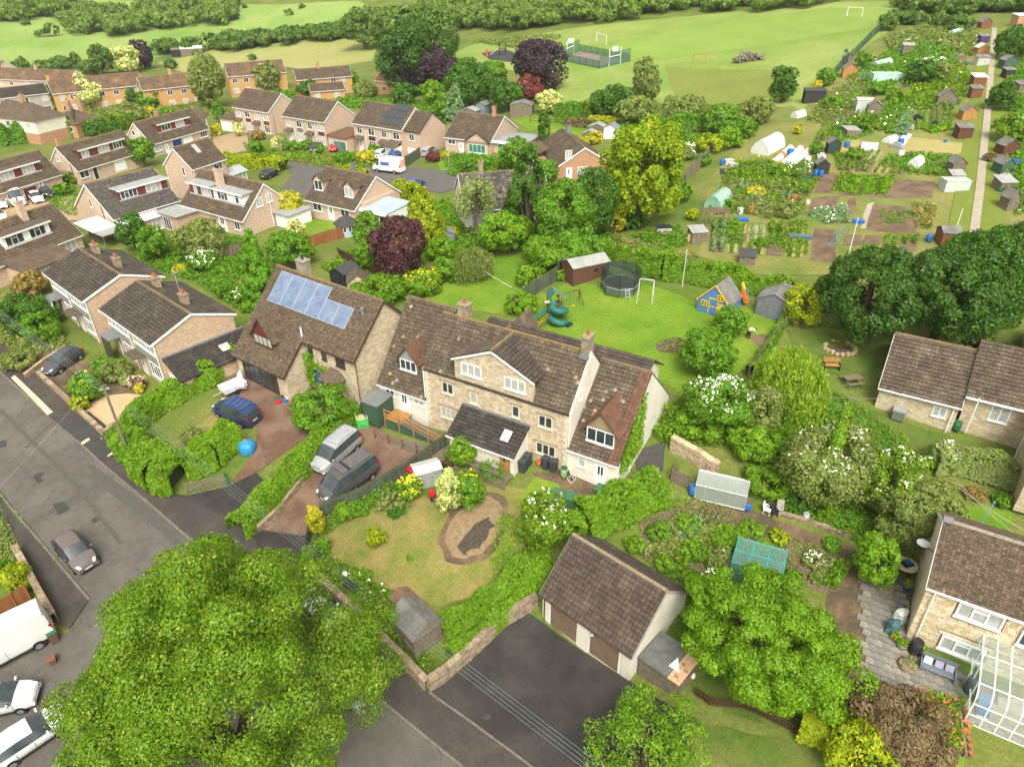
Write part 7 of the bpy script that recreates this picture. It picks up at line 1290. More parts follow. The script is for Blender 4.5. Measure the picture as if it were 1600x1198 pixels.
# dark green store beside the left wing, ramp and rails
t=thing('storage_box','dark green storage shed with grey flat roof beside the ramp','store',tuple(M.o),M.th); MB().box(-5.4,-3.7,-2.3,-.15,-.6,1.5).build('wall',mat('store_green',(.05,.1,.06),(.04,.08,.05),2),t); MB().box(-5.5,-3.6,-2.4,-.05,1.5,1.6).build('roof',mat('grey_lid',(.19,.2,.2),(.15,.155,.155),2,.5),t)
rp=thing('access_ramp','zigzag timber access ramp with rails up to the white cottage door','ramp',tuple(M.o),M.th)
for i in range(11): MB().box(-3.55+i*.17,-3.55+i*.17+.14,-1.7,-.05,.02,.08).build('board',timber_or,rp)
for i in range(26): z=.05-i*.028; MB().box(-1.65+i*.17,-1.65+i*.17+.13,-1.7,-.55,z-.05,z).build('board',timber if i<20 else timber_or,rp)
for i in range(9): MB().box(2.85+i*.0,2.85+1.5,-3.3+i*.32,-3.3+i*.32+.25,-.75,-.69).build('board',timber,rp)
for i in range(38): z=-.72-i*.012; MB().box(2.75-i*.17,2.88-i*.17,-3.3,-2.1,z-.05,z).build('board',timber,rp)
MB().prism([(-3.6,-1.72,-1.0),(2.8,-1.72,-1.2),(2.8,-1.72,-.75),(-1.7,-1.72,.02),(-3.6,-1.72,.02)],(0,.04,0)).build('skirt_board',mat('store_green',(.05,.1,.06)),rp)
for k in range(5): x=-3.5+k*1.55; z=.05 if x<-1.6 else .05-(x+1.65)*.165; MB().box(x,x+.09,-1.76,-1.67,z-.9,z+.95).build('post',timber_or,rp)
for k in range(5): x=-3.4+k*1.5; z=-1.15+(x+3.4)*.07; MB().box(x,x+.09,-3.36,-3.27,z-.5,z+.95).build('post',mat('red_post',(.2,.085,.045)),rp)
for hh in (.5,.9): MB().tube([(-3.5,-1.72,.05+hh),(-1.6,-1.72,.05+hh),(2.75,-1.72,-.67+hh)],.04,5).build('rail',timber_or,rp); MB().tube([(-3.4,-3.32,-1.15+hh),(2.8,-3.32,-.72+hh)],.04,5).build('rail',timber,rp)
# ================= PLAY LAWN =================
gplay=mat('play_green',(.03,.15,.115),(.025,.12,.095),2,.4); gcanvas=mat('play_canvas',(.12,.24,.17),(.1,.2,.145),2,.6); ptim=mat('play_timber',(.13,.085,.045),(.1,.065,.035),3); yel=mat('yellow_paint',(.75,.5,.02),None,2,.5)
P=gp(866,494); t=thing('play_tower','timber play tower with green canvas roof, spiral tube slide and swing beam','playset',tuple(P),math.radians(12))
for x in (-.6,.6):
    for y in (-.6,.6): MB().box(x-.05,x+.05,y-.05,y+.05,-.3,2.6 if x<0 else 2.3).build('post',ptim,t)
MB().box(-.7,.7,-.7,.7,1.4,1.48).build('deck',ptim,t); MB().obox((-.75,-.8,2.35),(0,1.6,0),(.55,0,.75),(0,0,.04)).build('roof_canvas',mat('play_canvas_dark',(.05,.16,.115)),t); MB().obox((-.2,-.8,3.1),(0,1.6,0),(1.25,0,-.95),(0,0,.04)).build('roof_canvas',gcanvas,t)
pts=[];rad=[]
for k in range(30):
    a=-2.4+k*.27; z=1.75-1.55*k/29; r=1.0; pts.append((-.1+r*math.cos(a)*.8+.15*k/29,-1.35+r*math.sin(a)*.75-.25*k/29,z)); rad.append(.36)
pts+=[(.75,-2.35,.16),(.95,-2.75,.14)]; rad+=[.36,.38]; MB().tube([(-.3,-.5,1.85)]+pts,[.36]+rad,10).build('tube_slide',gplay,t,True)
for k in range(4,28,6): MB().tube([tuple(Vector(pts[k])-(Vector(pts[k+1])-Vector(pts[k]))*.12),tuple(Vector(pts[k])+(Vector(pts[k+1])-Vector(pts[k]))*.12)],.385,10).build('slide_joint',gplay,t)
sl_=MB(); 
for k in range(6): f=k/5; sl_.obox((-.9-2.6*f,-.9-.9*f,1.4-1.25*min(1,f*1.05)),(-.56,-.2,-.27),(-.14,.42,0),(0,0,.05))
sl_.build('open_slide',gplay,t); q=MB().obox((-1.0,-1.05,.9),(-2.2,-1.2,-.9),(.05,-.1,0),(0,0,.06)).obox((-.75,-1.55,.9),(-2.2,-1.2,-.9),(.05,-.1,0),(0,0,.06)).build('ladder',ptim,t)
for k in range(8): f=(k+.5)/8; MB().obox((-1.0-2.2*f,-1.07-1.2*f,.95-.9*f),(.22,-.46,0),(.06,.05,0),(0,0,.05)).build('rung',yel,q)
for k in range(5): f=(k+.5)/5; MB().box(.62,.7,-.5+0*f,.5,.1+f*1.3,.15+f*1.3).build('rung',yel,t)
MB().tube([(.3,.5,2.05),(3.1,1.3,2.15)],.06,6).build('swing_beam',ptim,t)
for s_ in (-1,1): MB().tube([(3.05,1.3,2.2),(3.5,1.3+s_*1.25,-.2)],.06,6).build('leg',ptim,t)
for x in (1.3,2.3): s=MB().box(x-.2,x+.2,.9,1.05,.45,.5).build('swing_seat',yel,t); MB().tube([(x-.18,.97,.5),(x-.18,.9,2.1)],.015,4).tube([(x+.18,.97,.5),(x+.18,.9,2.1)],.015,4).build('rope',metal,s)
MB().lathe([(.0,-.02),(.32,0),(.32,.05),(.0,.07)],14).build('round_window',mat('cream_disc',(.5,.42,.28)),t).location=(-1.0,-.8,2.1)
P=gp(969,452); t=thing('trampoline','octagonal trampoline with dark safety net on the play lawn','trampoline',tuple(P),.2); R8=2.05
def ring(r,z,n=8,off=math.pi/8): return [(r*math.cos(off+2*math.pi*k/n),r*math.sin(off+2*math.pi*k/n),z) for k in range(n)]
MB().add(ring(1.62,.86),[tuple(range(8))]).build('bed',mat('mesh_black',(.02,.017,.016),(.03,.026,.024),4,.9),t)
a,b=ring(1.63,.9),ring(R8,.88); MB().add(a+b,[(k,8+k,8+(k+1)%8,(k+1)%8) for k in range(8)]).build('pad',mat('pad_green',(.1,.16,.13),(.08,.13,.11),2,.6),t); MB().tube(ring(R8,.84)+[ring(R8,.84)[0]],.04,6).build('rim',metal,t)
net=glassmat('safety_net',(.36,.42,.4),.85)
MB().add(ring(R8,.88)+ring(R8+.02,2.5),[(k,(k+1)%8,8+(k+1)%8,8+k) for k in range(8)]).build('safety_net',net,t); MB().add(ring(R8-.02,.05)+ring(R8-.02,.84),[(k,(k+1)%8,8+(k+1)%8,8+k) for k in range(8)]).build('skirt',glassmat('skirt_net',(.3,.42,.32),.6),t)
for p in ring(R8+.05,0): MB().tube([p,(p[0],p[1],2.55)],.03,6).build('pole',dark,t)
l=MB().tube([(-.25,-2.5,0),(-.22,-2.05,.9)],.03,5).tube([(.25,-2.5,0),(.22,-2.05,.9)],.03,5).build('ladder',metal,t)
for k in range(3): MB().box(-.25,.25,-2.45+k*.13,-2.35+k*.13,.2+k*.26,.24+k*.26).build('rung',metal,l)
def aframe(label,a,b,h,m,name='swing_set',spread=.9,sides=True):
    A,B_=gp(*a),gp(*b); o=(A+B_)/2; L=(B_-A).length; t=thing(name,label,'swing',tuple(o),math.atan2(B_.y-A.y,B_.x-A.x))
    MB().tube([(-L/2,0,h),(L/2,0,h)],.05,6).build('top_bar',m,t)
    for x in (-L/2,L/2):
        for s_ in (-1,1): MB().tube([(x,0,h),(x*1.08,s_*spread,-.2)],.045,6).build('leg',m,t)
    return t
aframe('empty pale metal swing frame on the play lawn',(997,468),(1019,469),2.3,mat('pale_metal',(.55,.57,.56),None,2,.4)); aframe('orange swing frame on the far playing field',(1082,101),(1100,101),2.4,mat('orange_metal',(.5,.13,.05),None,2,.5))
ph=shed('blue playhouse with yellow window frames and grey felt roof',(1122,482),3.3,3.0,1.25,math.radians(-38),mat('playhouse_blue',(.09,.2,.4),(.075,.17,.34),2),felt,'gable',1.75,name='playhouse',cat='playhouse',dr=False,over=.1)
for s_ in (-1,1): MB().prism([(s_*1.75,-1.64,1.14),(0,-1.64,3.02),(0,-1.64,3.18),(s_*1.75,-1.64,1.3)],(0,.04,0)).build('bargeboard',yel,ph)
for x,z in ((-.95,.95),(.75,.95),(.65,1.85)):
    w_=window(ph,(x-.32,-1.52,z-.3),(1,0),.64,.64,2,frame=yel,sill=False,fw=.09); MB().box(x-.25,x+.25,-1.575,-1.54,z,z+.06).build('glazing_bar',yel,w_)
d_=MB().box(-.4,.4,-1.545,-1.515,0,1.6).build('door',mat('playhouse_blue',(.09,.2,.4)),ph); MB().box(-.48,-.4,-1.57,-1.52,0,1.7).box(.4,.48,-1.57,-1.52,0,1.7).box(-.4,.4,-1.57,-1.52,1.6,1.7).box(-.4,.4,-1.57,-1.545,.75,.83).build('door_frame',yel,d_)
t=thing('toy_slide','yellow and orange plastic slide folded against the playhouse','slide',tuple(gp(1166,474)),.9); MB().obox((-.2,0,0),(.5,0,0),(0,.8,2.1),(0,-.1,.05)).build('chute',yel,t); MB().obox((-.75,0,.3),(.5,0,0),(0,.5,1.2),(0,-.25,.1)).build('seat_shell',mat('orange_plastic',(.6,.16,.03),None,2,.4),t); MB().tube([(.4,0,0),(.75,.3,1.1),(.3,.7,1.9),(-.2,.3,1.5)],.03,5).build('blue_hoop',mat('pale_blue_tube',(.2,.4,.55)),t)
# kneeling gardener
def skin(name,vs,es,rs,m,parent=None):
    me=bpy.data.meshes.new(name); me.from_pydata(vs,es,[]); me.update(); o=link(name,me,parent); me.materials.append(m)
    md=o.modifiers.new('Skin','SKIN'); md.use_smooth_shade=True
    for v,r in zip(me.skin_vertices[0].data,rs): v.radius=(r,r)
    me.skin_vertices[0].data[0].use_root=True; o.modifiers.new('Sub','SUBSURF').levels=1; o.modifiers['Sub'].render_levels=1; return o
pr=thing('person','person in white top and dark trousers bending over the vegetable patch','person',tuple(gp(1168,530)),math.radians(20))
skinm=mat('skin',(.5,.3,.2),None,3,.6)
skin('body',[(0,0,.86),(.22,0,1.08),(.45,0,1.06),(.58,0,.98),(.7,0,.93),(.8,0,.9),(.42,.18,1.02),(.5,.24,.75),(.58,.2,.48),(.6,.2,.4),(.42,-.18,1.02),(.52,-.24,.75),(.62,-.2,.48),(.64,-.2,.4),(-.02,.11,.84),(.03,.13,.46),(-.06,.14,.08),(.06,.15,.03),(-.02,-.11,.84),(.08,-.13,.46),(.02,-.14,.08),(.14,-.15,.03)],[(0,1),(1,2),(2,3),(3,4),(4,5),(2,6),(6,7),(7,8),(8,9),(2,10),(10,11),(11,12),(12,13),(0,14),(14,15),(15,16),(16,17),(0,18),(18,19),(19,20),(20,21)],[.14,.14,.14,.06,.09,.085,.06,.05,.04,.035,.06,.05,.04,.035,.09,.065,.05,.045,.09,.065,.05,.045],skinm,pr)
skin('shirt',[(.0,0,.93),(.2,0,1.1),(.45,0,1.07),(.43,.2,1.02),(.5,.25,.78),(.43,-.2,1.02),(.52,-.25,.78)],[(0,1),(1,2),(2,3),(3,4),(2,5),(5,6)],[.16,.17,.16,.08,.065,.08,.065],mat('white_cotton',(.72,.7,.68)),pr)
skin('trousers',[(0,0,.88),(-.02,.12,.8),(.03,.13,.46),(-.06,.14,.12),(-.02,-.12,.8),(.08,-.13,.46),(.02,-.14,.12)],[(0,1),(1,2),(2,3),(0,4),(4,5),(5,6)],[.16,.115,.085,.07,.115,.085,.07],mat('dark_cloth',(.03,.03,.035)),pr)
MB().lathe([(.02,-.06),(.1,-.02),(.115,.05),(.09,.12),(.02,.15)],10).build('hair',mat('brown_hair',(.05,.03,.02)),pr).location=(.78,0,.9)
sheet('vegetable_patch',px([(1172,528),(1190,522),(1205,528),(1196,545),(1180,540)]),soil,.05,'small dug vegetable patch beside the gardener')
c_=Gd(1050,540); sheet('round_bed',oval(c_[0],c_[1],1.6,1.2,.2),soil,.055,'round weedy bed in the play lawn',step=.4); cover('weeds','weeds in the round bed',oval(c_[0],c_[1],1.4,1.0,.2),.3,'olive',.6,world=True)
# ================= POLES AND WIRES =================
def pole(label,base,top,m=None,r=.13,name='telegraph_pole',arm=True):
    G0=gp(*base); lo,hi=1.,16.
    for _ in range(40):
        mid=(lo+hi)/2
        if proj(np.array([G0.x,G0.y,G0.z+mid]))[0][1]>top: lo=mid
        else: hi=mid
    h=(lo+hi)/2; t=thing(name,label,'pole',tuple(G0),.4); MB().tube([(0,0,-.5),(0,0,h)],[r,r*.72],8).build('shaft',m or timber,t)
    if arm: MB().box(-.35,.35,-.05,.05,h-.4,h-.3).build('cross_arm',metal,t)
    return Vector((G0.x,G0.y,G0.z+h))
pA=pole('leaning grey telegraph pole in the hedge by the footway',(206,722),602); pB=pole('telegraph pole wrapped in ivy above the earth path',(1283,775),622); pC=pole('telegraph pole beside the estate hedge',(437,238),178,r=.11); pole('slim grey lamp post outside the far bungalow',(702,268),240,metal,.06,'lamp_post'); pole('white washing line post on the play lawn',(1066,448),390,white,.035,'washing_post',False); pole('slim lamp post by the maroon garage',(48,302),278,metal,.06,'lamp_post'); pole('thin white pole by the red allotment shed',(1489,372),326,white,.05,'marker_pole',False); pole('pale pole leaning near the sycamore',(1326,398),340,white,.05,'marker_pole',False); pole('dark iron post beside the estate garage',(386,230),188,metal,.07,'lamp_post')
_r=np.random.RandomState(8); n=2600; G0=gp(1283,775); hp=pB.z-G0.z; a=_r.uniform(0,6.28,n); z=_r.rand(n)*(hp-.2); R=(.95-.7*z/hp)*np.sqrt(_r.uniform(.3,1,n)); t=thing('climbing_ivy','column of ivy climbing the telegraph pole','ivy',tuple(G0)); quads('foliage',leafquads(np.c_[np.cos(a)*R,np.sin(a)*R,z],np.c_[np.cos(a),np.sin(a),a*0+.4],.12,_r,droop=.5),LV['bright'],t); MB().tube([(.16,0,0),(.14,.05,hp*.8)],.03,5).build('stem',bark,t)
def wire(label,a,b,sag=.4,r=.011,m=None,n=14):
    a,b=Vector(a),Vector(b); t=MB().tube([tuple(a.lerp(b,k/n)-Vector((0,0,4*sag*(k/n)*(1-k/n)))) for k in range(n+1)],r,4).build('overhead_wire',m or mat('cable_pale',(.3,.32,.3),None,2,.5)); return tag(t,label,'wire',group='overhead wires')
wend=Vector(W(990,1245,3.)); wst=Vector(W(-120,400,pA.z+.5))
for k,(lb,o1) in enumerate([('lowest of the four overhead wires sweeping to the bottom edge',-.33),('second overhead wire sweeping to the bottom edge',-.12),('third overhead wire sweeping to the bottom edge',.1),('topmost of the four overhead wires sweeping to the bottom edge',.3)]):
    d=(wend-pA); d.z=0; d.normalize(); nv=Vector((-d.y,d.x,0)); wire(lb,pA+nv*o1-Vector((0,0,.3)),wend+nv*o1,.25,.009,mat('cable_green',(.2,.28,.24),None,2,.5))
    wire(lb.replace('sweeping to the bottom edge','running off the left edge'),pA+nv*o1-Vector((0,0,.3)),wst+nv*o1,.3,.011)
wire('single service wire crossing the street',pA+Vector((-1.5,1,-.5)),W(-40,800,4.),.2); wire('service wire from the ivy pole towards the white cottage',pB,Vector(tuple(M.o))+Vector((17.5,1,4)),.4); wire('service wire from the ivy pole to the bungalow',pB,Vector(tuple(B.o))+Vector((6,-2,3.4)),.3); wire('clothes line across the middle lawn',gp(728,425,1.8),gp(800,470,1.6),.15,.02,white); wire('clothes line from washing post to square lawn',W(1495,752,3.2),W(1600,845,1.),.15,.018); wire('second clothes line over the square lawn',W(1498,762,3),W(1600,828,1.5),.1,.018)
t=thing('clothes_prop','pale blue clothes prop on the square lawn','prop',tuple(gp(1530,825)),0); MB().tube([(0,0,0),(.45,.25,2.3)],.035,6).build('shaft',mat('pale_blue_tube',(.2,.4,.55)),t); MB().tube([(.35,.25,2.3),(.45,.25,2.25),(.55,.25,2.3)],.03,5).build('fork',mat('pale_blue_tube',(.2,.4,.55)),t)
# ================= SMALL THINGS =================
def bin_(label,at_,m,h=1.05,w=.56,rz=0,lid=None,name='wheelie_bin'):
    t=thing(name,label,'bin',tuple(gp(*at_)),rz,'bins'); MB().add([(-w*.42,-w*.45,0),(w*.42,-w*.45,0),(w*.42,w*.45,0),(-w*.42,w*.45,0),(-w/2,-w*.6,h),(w/2,-w*.6,h),(w/2,w*.55,h),(-w/2,w*.55,h)],[(3,2,1,0),(4,5,6,7),(0,1,5,4),(1,2,6,5),(2,3,7,6),(3,0,4,7)]).build('body',m,t); MB().box(-w/2-.02,w/2+.02,-w*.64,w*.6,h,h+.08).build('lid',lid or m,t)
    for s_ in (-1,1): MB().tube([(s_*w*.4-.04,w*.48,.12),(s_*w*.4+.04,w*.48,.12)],.12,8).build('wheel',dark,t)
bk=mat('bin_grey',(.045,.048,.052),(.06,.062,.066),2,.5)
for lb,a in (('leftmost black wheelie bin by the oak door',(817,736)),('second black wheelie bin by the oak door',(824,727)),('third wheelie bin beside the orange bucket',(853,731)),('grey wheelie bin nearest the green barrel',(865,735))): bin_(lb,a,bk,rz=rM)
bin_('green lidded brown bin at the lime tree edge',(86,1002),mat('brown_bin',(.14,.08,.055)),.9,.5,.8,green_pl); bin_('small red brown caddy with white label by the white van',(84,1035),mat('caddy_red',(.2,.09,.06)),.45,.4,.6)
def tub(label,at_,r,h,m,name='water_butt',cat='barrel',prof=None,lidm=None,plant=None,lift=0.):
    t=thing(name,label,cat,tuple(gp(at_[0],at_[1],lift)),0); MB().lathe(prof or [(r*.86,0),(r,h*.3),(r,h*.7),(r*.9,h)],14).build('body',m,t,True); MB().lathe([(r*.92,h),(r*.92,h+.03)],14).build('lid' if not plant else 'soil',lidm or m,t)
    if plant:
        rr3=np.random.RandomState(int(at_[0])); n=140; e=_unit(rr3,n); e[:,2]=np.abs(e[:,2]); quads('plant',leafquads(e*np.array([r*1.2,r*1.2,r*1.5])*rr3.uniform(.5,1,(n,1))+np.array([0,0,h]),e,.07,rr3),LV[plant],t)
    return t
pot=[(.62,0),(.9,.8),(1,.85),(1,1)]
def potp(r,h): return [(a*r,b*h) for a,b in pot]
tub('pale green water barrel against the stone house corner',(881,745),.3,.9,mat('pale_green',(.25,.36,.16)),lidm=mat('dark_green_water',(.05,.09,.05))); tub('orange bucket between the wheelie bins',(842,726),.22,.4,mat('orange_plastic',(.6,.16,.03)),'bucket','bucket'); tub('blue barrel at the left end of the greenhouse',(1081,772),.3,.85,blue); tub('blue barrel at the right end of the greenhouse',(1166,796),.32,.8,blue,lidm=soil); tub('black water butt against the cream stone house',(1427,1020),.36,1.1,dark); tub('dark ribbed water butt beside the conservatory',(1515,1082),.4,1.2,mat('ribbed_green',(.07,.1,.09),(.1,.13,.12),3,.4)); tub('green compost bin beside the bungalow corner',(1492,672),.35,.9,green_pl); tub('terracotta pot by the metal shed',(698,715),.22,.3,terracotta,'plant_pot','pot',potp(.22,.3),plant='mid'); tub('terracotta pot beside the garden bench',(1437,1022),.3,.45,terracotta,'plant_pot','pot',potp(.3,.45),plant='bright'); tub('blue pot on the patio corner',(1415,922),.28,.5,mat('glazed_blue',(.04,.17,.24)),'plant_pot','pot',potp(.28,.5),plant='yellow'); tub('pot with yellow green plant by the drain pipe',(1397,1000),.28,.35,timber,'plant_pot','pot',potp(.28,.35),plant='yellow'); tub('stone pot with fern by the drain pipe',(1407,1012),.3,.35,rock,'plant_pot','pot',potp(.3,.35),plant='bright'); tub('wide stone bowl of plants on the patio',(1417,1042),.55,.25,rock,'plant_bowl','pot',[(.35,0),(.55,.2),(.58,.25)],plant='olive'); tub('round stone bowl with grey centre beside the fence',(1382,920),.6,.22,rock,'plant_bowl','pot',[(.35,0),(.6,.18),(.62,.22)],plant='olive'); tub('white rain barrel along the lower lawn fence',(540,908),.26,.75,white); tub('second white rain barrel with dark lid by the fence',(550,918),.26,.75,white,lidm=green_pl); tub('green compost dalek at the fence corner',(528,900),.3,.7,green_pl); tub('red bucket on the earth path',(1325,830),.16,.22,mat('red_plastic',(.55,.02,.03)),'bucket','bucket'); tub('white bucket on the lawn by the outbuilding',(1082,1058),.16,.3,white,'bucket','bucket'); tub('galvanised incinerator bin on the earth path',(1258,812),.25,.6,metal,lidm=metal)
t=thing('aggregate_bag','bright green builder\'s bulk bag of stone by the drive end','bag',tuple(gp(566,664)),.4); g=MB().box(-.5,.5,-.5,.5,0,.85); g.v=[(x*(1.08 if 0<z<.85 else 1),y,z) for x,y,z in g.v]; g.lathe([(.5,0),(.6,.4),(.5,.8)],10); g.build('bag',mat('bag_green',(.06,.36,.08),(.08,.45,.1),2,.6),t); MB().lathe([(.46,.8),(.3,.98),(.05,1.05)],10).build('stone_fill',gravel,t)
for x in (-.45,.45): MB().tube([(x,-.4,.85),(x,-.3,1.12),(x,.3,1.12),(x,.4,.85)],.03,4).build('strap',white,t)
t=thing('wheelbarrow','red wheelbarrow tipped up beside the metal shed','wheelbarrow',tuple(gp(641,742)),1.2); MB().add([(-.3,-.4,.1),(.3,-.4,.1),(.22,.35,.75),(-.22,.35,.75),(-.36,-.5,.3),(.36,-.5,.3),(.3,.25,1.0),(-.3,.25,1.0)],[(0,1,2,3),(0,4,5,1),(1,5,6,2),(2,6,7,3),(3,7,4,0)]).build('tray',mat('red_plastic',(.55,.02,.03)),t); MB().tube([(-.2,.4,.1),(-.2,-.5,.9)],.02,4).tube([(.2,.4,.1),(.2,-.5,.9)],.02,4).build('handles',metal,t)
t=thing('garden_machine','red topped garden machine on the dry lawn edge','machine',tuple(gp(676,780)),.3); MB().box(-.25,.25,-.25,.25,.45,.75).build('hopper',mat('red_plastic',(.55,.02,.03)),t); MB().box(-.18,.18,-.3,.1,0,.45).build('engine',dark,t); MB().tube([(0,-.3,.3),(.1,-.9,.55)],.04,5).build('handle',metal,t)
for lb,a,w_,d_,h_,m in [('dark green storage chest by the low fence',(868,784),.9,1.6,.6,mat('teal_lid',(.07,.17,.13))),('green storage chest beside the dark one',(892,788),1.0,.9,.8,mat('chest_green',(.06,.17,.08))),('round topped green chest under the privet',(940,772),.9,.8,.6,mat('chest_green',(.06,.17,.08))),('brown garden box by the terracotta pot',(702,730),.9,.6,.5,brown),('grey plank across the storage chests',(882,800),1.9,.5,.2,felt)]:
    t=thing('storage_chest',lb,'chest',tuple(gp(*a)),rM,'storage chests'); MB().box(-w_/2,w_/2,-d_/2,d_/2,0,h_).build('body',m,t); MB().box(-w_/2-.04,w_/2+.04,-d_/2-.04,d_/2+.04,h_,h_+.07).build('lid',m,t)
t=thing('wheelchair','folded wheelchair against the white cottage wall','wheelchair',tuple(gp(893,752)),rM); 
for s_ in (-1,1): MB().tube([(.3*math.cos(a)*1.0,s_*.12,.31+.3*math.sin(a)) for a in np.linspace(0,6.283,15)],.02,5).build('wheel',white,t)
MB().box(-.25,.25,-.1,.1,.45,.52).build('seat',dark,t); MB().obox((-.25,-.1,.5),(0,.2,0),(-.08,0,.45),(.04,0,0)).build('backrest',dark,t)
t=thing('toy_heap','heap of red and blue garden toys by the solar house wall','toys',tuple(gp(436,630)),0)
for k,(x,y,c_) in enumerate([(0,0,mat('red_plastic',(.55,.02,.03))),(.5,.2,blue),(-.3,.5,green_pl),(.2,.9,brown),(.7,.7,white)]): MB().lathe([(.2,0),(.28,.15),(.18,.35)],8,(x,y,0)).build('toy',c_,t)
# greenhouse
gA,gB=gp(1084,778),gp(1162,800); t=thing('greenhouse','white ridged glass greenhouse beside the earth path','greenhouse',tuple(gA),math.atan2(gB.y-gA.y,gB.x-gA.x)); Lh=(gB-gA).length; gg=glassmat('greenhouse_glass',(.82,.88,.84),.62); Wg=1.9
for x in np.linspace(0,Lh,6): MB().tube([(x,0,0),(x,0,1.35),(x,Wg/2,2.0),(x,Wg,1.35),(x,Wg,0)],.025,4).build('glazing_bar',metal,t)
for a,b in (((0,1.35),(Wg/2,2.0)),((Wg/2,2.0),(Wg,1.35)),((0,0),(0,1.35)),((Wg,0),(Wg,1.35))):
    for k in range(5): MB().add([(Lh*k/5+.02,a[0],a[1]),(Lh*(k+1)/5-.02,a[0],a[1]),(Lh*(k+1)/5-.02,b[0],b[1]),(Lh*k/5+.02,b[0],b[1])],[(0,1,2,3)]).build('pane',glassmat('greenhouse_roof',(.75,.8,.76),.6) if a[1]+b[1]>3 else gg,t)
for x in (0,Lh): MB().add([(x,0,0),(x,Wg,0),(x,Wg,1.35),(x,Wg/2,2.0),(x,0,1.35)],[(0,1,2,3,4)]).build('end_pane',gg,t)
for y,z in ((0,1.35),(Wg/2,2.0),(Wg,1.35),(0,.02),(Wg,.02)): MB().tube([(0,y,z),(Lh,y,z)],.03,4).build('rail',metal,t)
rr3=np.random.RandomState(4); n=1500; C=np.c_[rr3.uniform(.2,Lh-.2,n),rr3.uniform(.2,Wg-.2,n),rr3.uniform(.1,1.1,n)]; tp=tag(quads('tomato_plants',leafquads(C,_unit(rr3,n),.08,rr3),LV['mid']),'tomato plants growing inside the glass greenhouse',kind='stuff'); tp.matrix_world=Matrix.Translation(gA)@Matrix.Rotation(t.rotation_euler.z,4,'Z')
# turquoise fruit cage
cA=gp(1138,905); t=thing('fruit_cage','turquoise framed fruit cage with fine netting','fruit cage',tuple(cA),math.radians(-25)); tq=mat('turquoise_tube',(.05,.42,.42),None,2,.4)
for x in np.linspace(0,3.3,4):
    for y in (0,2.6): MB().tube([(x,y,0),(x,y,1.7)],.03,5).build('upright',tq,t)
    MB().tube([(x,0,1.7),(x,2.6,1.7)],.03,5).build('top_bar',tq,t)
for y in (0,1.3,2.6): MB().tube([(0,y,1.7),(3.3,y,1.7)],.03,5).build('top_bar',tq,t)
nt_=glassmat('cage_net',(.45,.8,.72),.75); MB().add([(0,0,1.7),(3.3,0,1.7),(3.3,2.6,1.7),(0,2.6,1.7)],[(0,1,2,3)]).add([(0,0,0),(3.3,0,0),(3.3,0,1.7),(0,0,1.7)],[(0,1,2,3)]).add([(0,0,0),(0,2.6,0),(0,2.6,1.7),(0,0,1.7)],[(0,1,2,3)]).build('netting',nt_,t)
for k in range(5):
    A=gp(1094+k*8,806+k*3.2); h_=thing('net_hoop',['leftmost','second','third','fourth','rightmost'][k]+' dark hoop over the bean bed','hoop',tuple(A),math.radians(60),'hoops over the bean bed'); MB().tube([(.7*math.cos(a),0,.75*math.sin(a)) for a in np.linspace(0,math.pi,9)],.025,4).build('arch',dark,h_); MB().tube([(-.7,-.2,0),(-.7,.2,0)],.03,4).build('foot',dark,h_)
# compost bay, tank, dish, furniture
t=thing('compost_bay','weathered timber compost bay left of the greenhouse','compost bay',tuple(gp(1048,752)),rM)
for k in range(6): MB().box(0,1.5,-.03,0,k*.2,k*.2+.17).build('board',timber,t); MB().box(0,.03,0,1.4,k*.2,k*.2+.17).build('board',timber,t)
for x in (0,1.4): MB().box(x,x+.1,-.12,-.03,-.2,1.4).build('post',timber,t)
t=thing('meter_box','grey green oil tank cabinet against the bungalow wall','cabinet',tuple(B.o),B.th); MB().box(1.6,2.5,-.75,.1,.2,1.0).build('body',mat('tank_green',(.16,.19,.15),None,2,.5),t); MB().box(1.55,2.55,-.8,.12,1.0,1.1).build('lid',mat('tank_lid',(.3,.33,.3)),t)
for x in (1.65,2.35): MB().box(x,x+.1,-.6,-.5,-.3,.2).build('leg',dark,t)
t=thing('satellite_dish','grey satellite dish on the gable of the bottom right house','dish',tuple(H.o),H.th); MB().lathe([(.03,0),(.25,.05),(.4,.14)],14).build('dish',metal,t).location=(-.55,3.4,5.2); MB().tube([(.1,3.4,4.9),(-.5,3.4,5.2)],.03,5).build('bracket',dark,t)
t=thing('patio_table','round cream garden table with blue things on it','table',tuple(gp(1412,893)),.3); MB().lathe([(.72,.68),(.75,.7),(.72,.74)],18).build('top',mat('cream_top',(.55,.5,.38)),t); MB().box(-.35,.35,-.3,.3,.76,.86).build('tray',dark,t); MB().box(-.1,.25,-.2,.2,.86,.95).build('cloth',blue,t)
for a in range(4): MB().tube([(.45*math.cos(a*1.57),.45*math.sin(a*1.57),0),(.3*math.cos(a*1.57),.3*math.sin(a*1.57),.7)],.03,5).build('leg',dark,t)
t=thing('timber_deck','dark grey boarded deck behind the patio table','deck',tuple(gp(1400,912)),math.radians(-28))
for k in range(9): MB().box(-1.2,1.2,-.7+k*.17,-.55+k*.17,.02,.08).build('board',mat('grey_deck',(.12,.115,.105),(.09,.085,.08),3),t)
def chair(label,at_,rz,m,arms=True,name='garden_chair'):
    t=thing(name,label,'chair',tuple(gp(*at_)),rz); MB().box(-.25,.25,-.25,.25,.4,.45).build('seat',m,t); MB().obox((-.25,.22,.45),(.5,0,0),(0,.12,.5),(0,.04,0)).build('backrest',m,t)
    for x in (-.22,.2):
        for y in (-.22,.2): MB().box(x,x+.04,y,y+.04,0,.4).build('leg',m,t)
        if arms: MB().box(x-.03,x+.05,-.25,.25,.62,.66).build('armrest',m,t)
